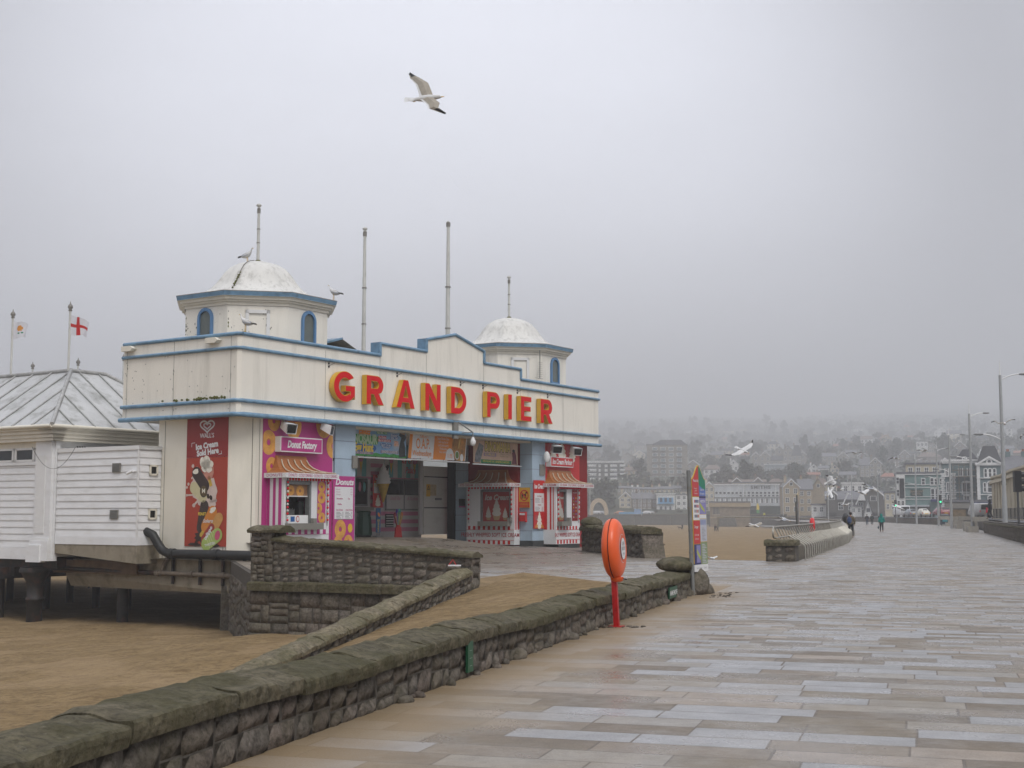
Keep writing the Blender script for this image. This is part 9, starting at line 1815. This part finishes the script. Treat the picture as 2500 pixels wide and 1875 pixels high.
while nf < 46 and tries < 900:
    tries += 1; px = rnd.uniform(1440, 2490); pb = rnd.uniform(1052, 1200); sc_ = (pb-960)/200; wpx = rnd.uniform(18, 34)*min(1.2, sc_+.25); hp = wpx*rnd.uniform(.6, .95); b = (px-wpx/2, px+wpx/2, pb-hp, pb)
    if overlap(b): continue
    OCC.append(b); nf += 1; wl_ = rnd.choice(['grey', 'cream', 'white', 'brown', 'grey', 'tan'])
    kd = rnd.choice(['gable', 'side', 'side', 'hip']); up_w = 'upper' if pb < 1100 else 'lower'
    house(b[0], b[1], b[2], b[3], wl_, rnd.choice('ssbdt'), {'grey': 'grey stone', 'cream': 'pale cream', 'white': 'whitish', 'brown': 'dull brown', 'tan': 'tan'}[wl_]+{'gable': ' house with its gable to the sea', 'side': ' house with its ridge along the slope', 'hip': ' house with a hipped roof'}[kd]+' on the '+up_w+' hillside', kd, win=(rnd.choice([2, 3]), 2), rot=rnd.uniform(-.3, .3), grp='faint houses scattered on the foggy hillside', chim=rnd.choice([0, 1, 2]), trimg=rnd.random() < .4)
# trees
leafm = M('leaf_dark_green', (.034, .044, .022), .9, .2, .3, isl=.6); leafm2 = M('leaf_olive_brown', (.062, .058, .033), .9, .2, .3, isl=.5); barkm = M('bark', (.06, .05, .04), .9, .2)
def tree_proto(seed, h, w_, m, n=900, leaf=.55):
    rnd = random.Random(seed); t = bpy.data.objects.new('tree', None); COL.objects.link(t); t['category'] = 'tree'
    mb = MB(); mb.tube([(0, 0, -2.5), (.1, 0, h*.25), (0, .1, h*.5), (.15, 0, h*.8)], [w_*.07, w_*.05, w_*.035, .05], barkm, 7)
    cl = []
    for i in range(13):
        a = rnd.uniform(0, 6.28); r_ = rnd.uniform(.1, .36)*w_; z = h*rnd.uniform(.30, .88); r_ *= 1.1-.55*abs(z/h-.5); c = Vector((r_*math.cos(a), r_*math.sin(a), z)); cl.append((c, w_*rnd.uniform(.13, .24)))
        mb.tube([(0, 0, h*.25+.2*z), tuple(c)], [w_*.025, .03], barkm, 4)
    mb.build('trunk', t); mb = MB()
    for i in range(n):
        c, r_ = rnd.choice(cl); d = Vector((rnd.gauss(0, 1), rnd.gauss(0, 1), rnd.gauss(0, .8))).normalized()*(r_*rnd.uniform(.45, 1.12)); p = c+d; s_ = leaf*rnd.uniform(.5, 1.3)
        x = Vector((rnd.gauss(0, 1), rnd.gauss(0, 1), rnd.gauss(0, 1))).normalized(); y = x.orthogonal().normalized(); y = Matrix.Rotation(rnd.uniform(0, 6), 3, x) @ y; z_ = x.cross(y); mb.add([p+y*s_, p+z_*s_*.8, p-y*s_*.9, p-z_*s_*.7], [(0, 1, 2, 3)], m)
    mb.build('crown', t); return t
prot = [tree_proto(1, 11, 10, leafm), tree_proto(2, 9, 11, leafm2), tree_proto(3, 13, 8, leafm), tree_proto(5, 7, 9, leafm2, 700)]
used = [False]*4; nt_ = 0; tries = 0; TP = []
while nt_ < 230 and tries < 4000:
    tries += 1; px = rnd.uniform(1405, 2520); pb = 1045+155*rnd.random()**.8
    p = hit(px, pb); S = 3240/p.y; k = rnd.randrange(4); sc_ = rnd.uniform(.75, 1.35)*max(1, p.y/1500); w2 = (10, 11, 8, 9)[k]*S*sc_/2; hh2 = (11, 9, 13, 7)[k]*S*sc_
    if overlap((px-w2*.8, px+w2*.8, pb-hh2*.9, pb-hh2*.15), .30): continue
    TP.append((p, k, sc_, px, pb)); nt_ += 1
def near_label(px, pb, kind, cut=7):
    best = min(NAMED, key=lambda o: abs((o[0]+o[1])/2-px)+1.3*abs((o[2]+o[3])/2-pb)); dx, dy = px-(best[0]+best[1])/2, pb-8-(best[2]+best[3])/2
    side = ('right of' if dx > 0 else 'left of') if abs(dx) > abs(dy)*1.3 else ('above' if dy < 0 else 'below')
    ws = best[4].split()[:9]
    while ws[-1] in ('the', 'of', 'a', 'with', 'and', 'in', 'on', 'behind', 'its', 'from', 'to', 'right', 'left', 'beside', 'half', 'above', 'big', 'pale', 'one', 'tall', 'white', 'dark', 'blue', 'by'): ws.pop()
    return kind+' '+side+' the '+' '.join(ws)
TK = ('broad dark tree', 'spreading olive tree', 'tall narrow tree', 'low olive tree')
for p, k, sc_, px_, pb_2 in TP:
    z = zhill(p.x, p.y); o_ = prot[k] if not used[k] else dup(prot[k]); used[k] = True; o_.location = (p.x, p.y, z-.3); o_.rotation_euler = (0, 0, rnd.uniform(0, 6)); o_.scale = (sc_, sc_, sc_*rnd.uniform(.85, 1.15)); o_['label'] = near_label(px_, pb_2, TK[k]); o_['group'] = 'trees on the foggy hillside'
for px, pb, Y, hp, wp_, k, lab in ((1474, 1254, 592, 92, 80, 0, 'huge dark spreading tree behind the stone arch'), (1432, 1252, 600, 60, 40, 1, 'dark tree at the left, partly behind the kiosk awning'), (2165, 1215, 470, 46, 46, 0, 'dark bushy tree between the stone villa and the hotel'), (1600, 1250, 578, 14, 18, 3, 'low shrub left of the blue shuttered house'), (1660, 1250, 578, 14, 20, 3, 'low shrub right of the blue shuttered house')):
    p = atY(px, pb, Y); o_ = dup(prot[k]); S = Y/3240; o_.location = (p.x, p.y, 1.2); hh = (11, 9, 13, 7)[k]; ww = (10, 11, 8, 9)[k]; o_.scale = (wp_*S/ww, wp_*S/ww, hp*S/hh); o_['label'] = lab; o_['category'] = 'tree'; o_['group'] = 'trees behind the sea wall'
mb = MB(); rnd = random.Random(31)                       # undergrowth and far woods: nobody could count them
for i in range(6500):
    px = rnd.uniform(1300, 2700); pb = 1020+182*rnd.random(); p = hit(px, pb); z = zhill(p.x, p.y)
    if p.y > 4200: continue
    bb = (px-3, px+3, pb-8, pb)
    if overlap(bb, .5): continue
    big = 1+max(0, (p.y-800)/1500); base = Vector((p.x, p.y, z))
    for j in range(5):
        c = base+Vector((rnd.uniform(-3, 3), rnd.uniform(-3, 3), rnd.uniform(.3, 3.2)))*big; s_ = rnd.uniform(.8, 1.9)*big; x = Vector((rnd.gauss(0, 1), rnd.gauss(0, 1), rnd.gauss(0, .6))).normalized(); y = x.orthogonal().normalized(); q = x.cross(y); mb.add([c+y*s_, c+q*s_*.8, c-y*s_*.9, c-q*s_*.7], [(0, 1, 2, 3)], leafm if j % 3 else leafm2)
mb.build('undergrowth', kind='stuff', label='dark scrub and woodland covering the hillside between houses', cat='woodland')
# ---------------------------------------------------------------- haze
mb = MB(); mb.box((-1560, -330, -7), (3200, 6300, 480), None)
me = bpy.data.meshes.new('haze'); me.from_pydata(mb.v, [], mb.f); hz = bpy.data.objects.new('haze', me); COL.objects.link(hz); hz['kind'] = 'stuff'
hm_ = bpy.data.materials.new('fog_air'); hm_.use_nodes = True; n_ = hm_.node_tree.nodes
for x in list(n_): n_.remove(x)
pvn = n_.new('ShaderNodeVolumePrincipled'); pvn.inputs['Color'].default_value = (.84, .85, .878, 1); pvn.inputs['Density'].default_value = .00078; pvn.inputs['Anisotropy'].default_value = .0
on = n_.new('ShaderNodeOutputMaterial'); hm_.node_tree.links.new(pvn.outputs[0], on.inputs['Volume']); me.materials.append(hm_)
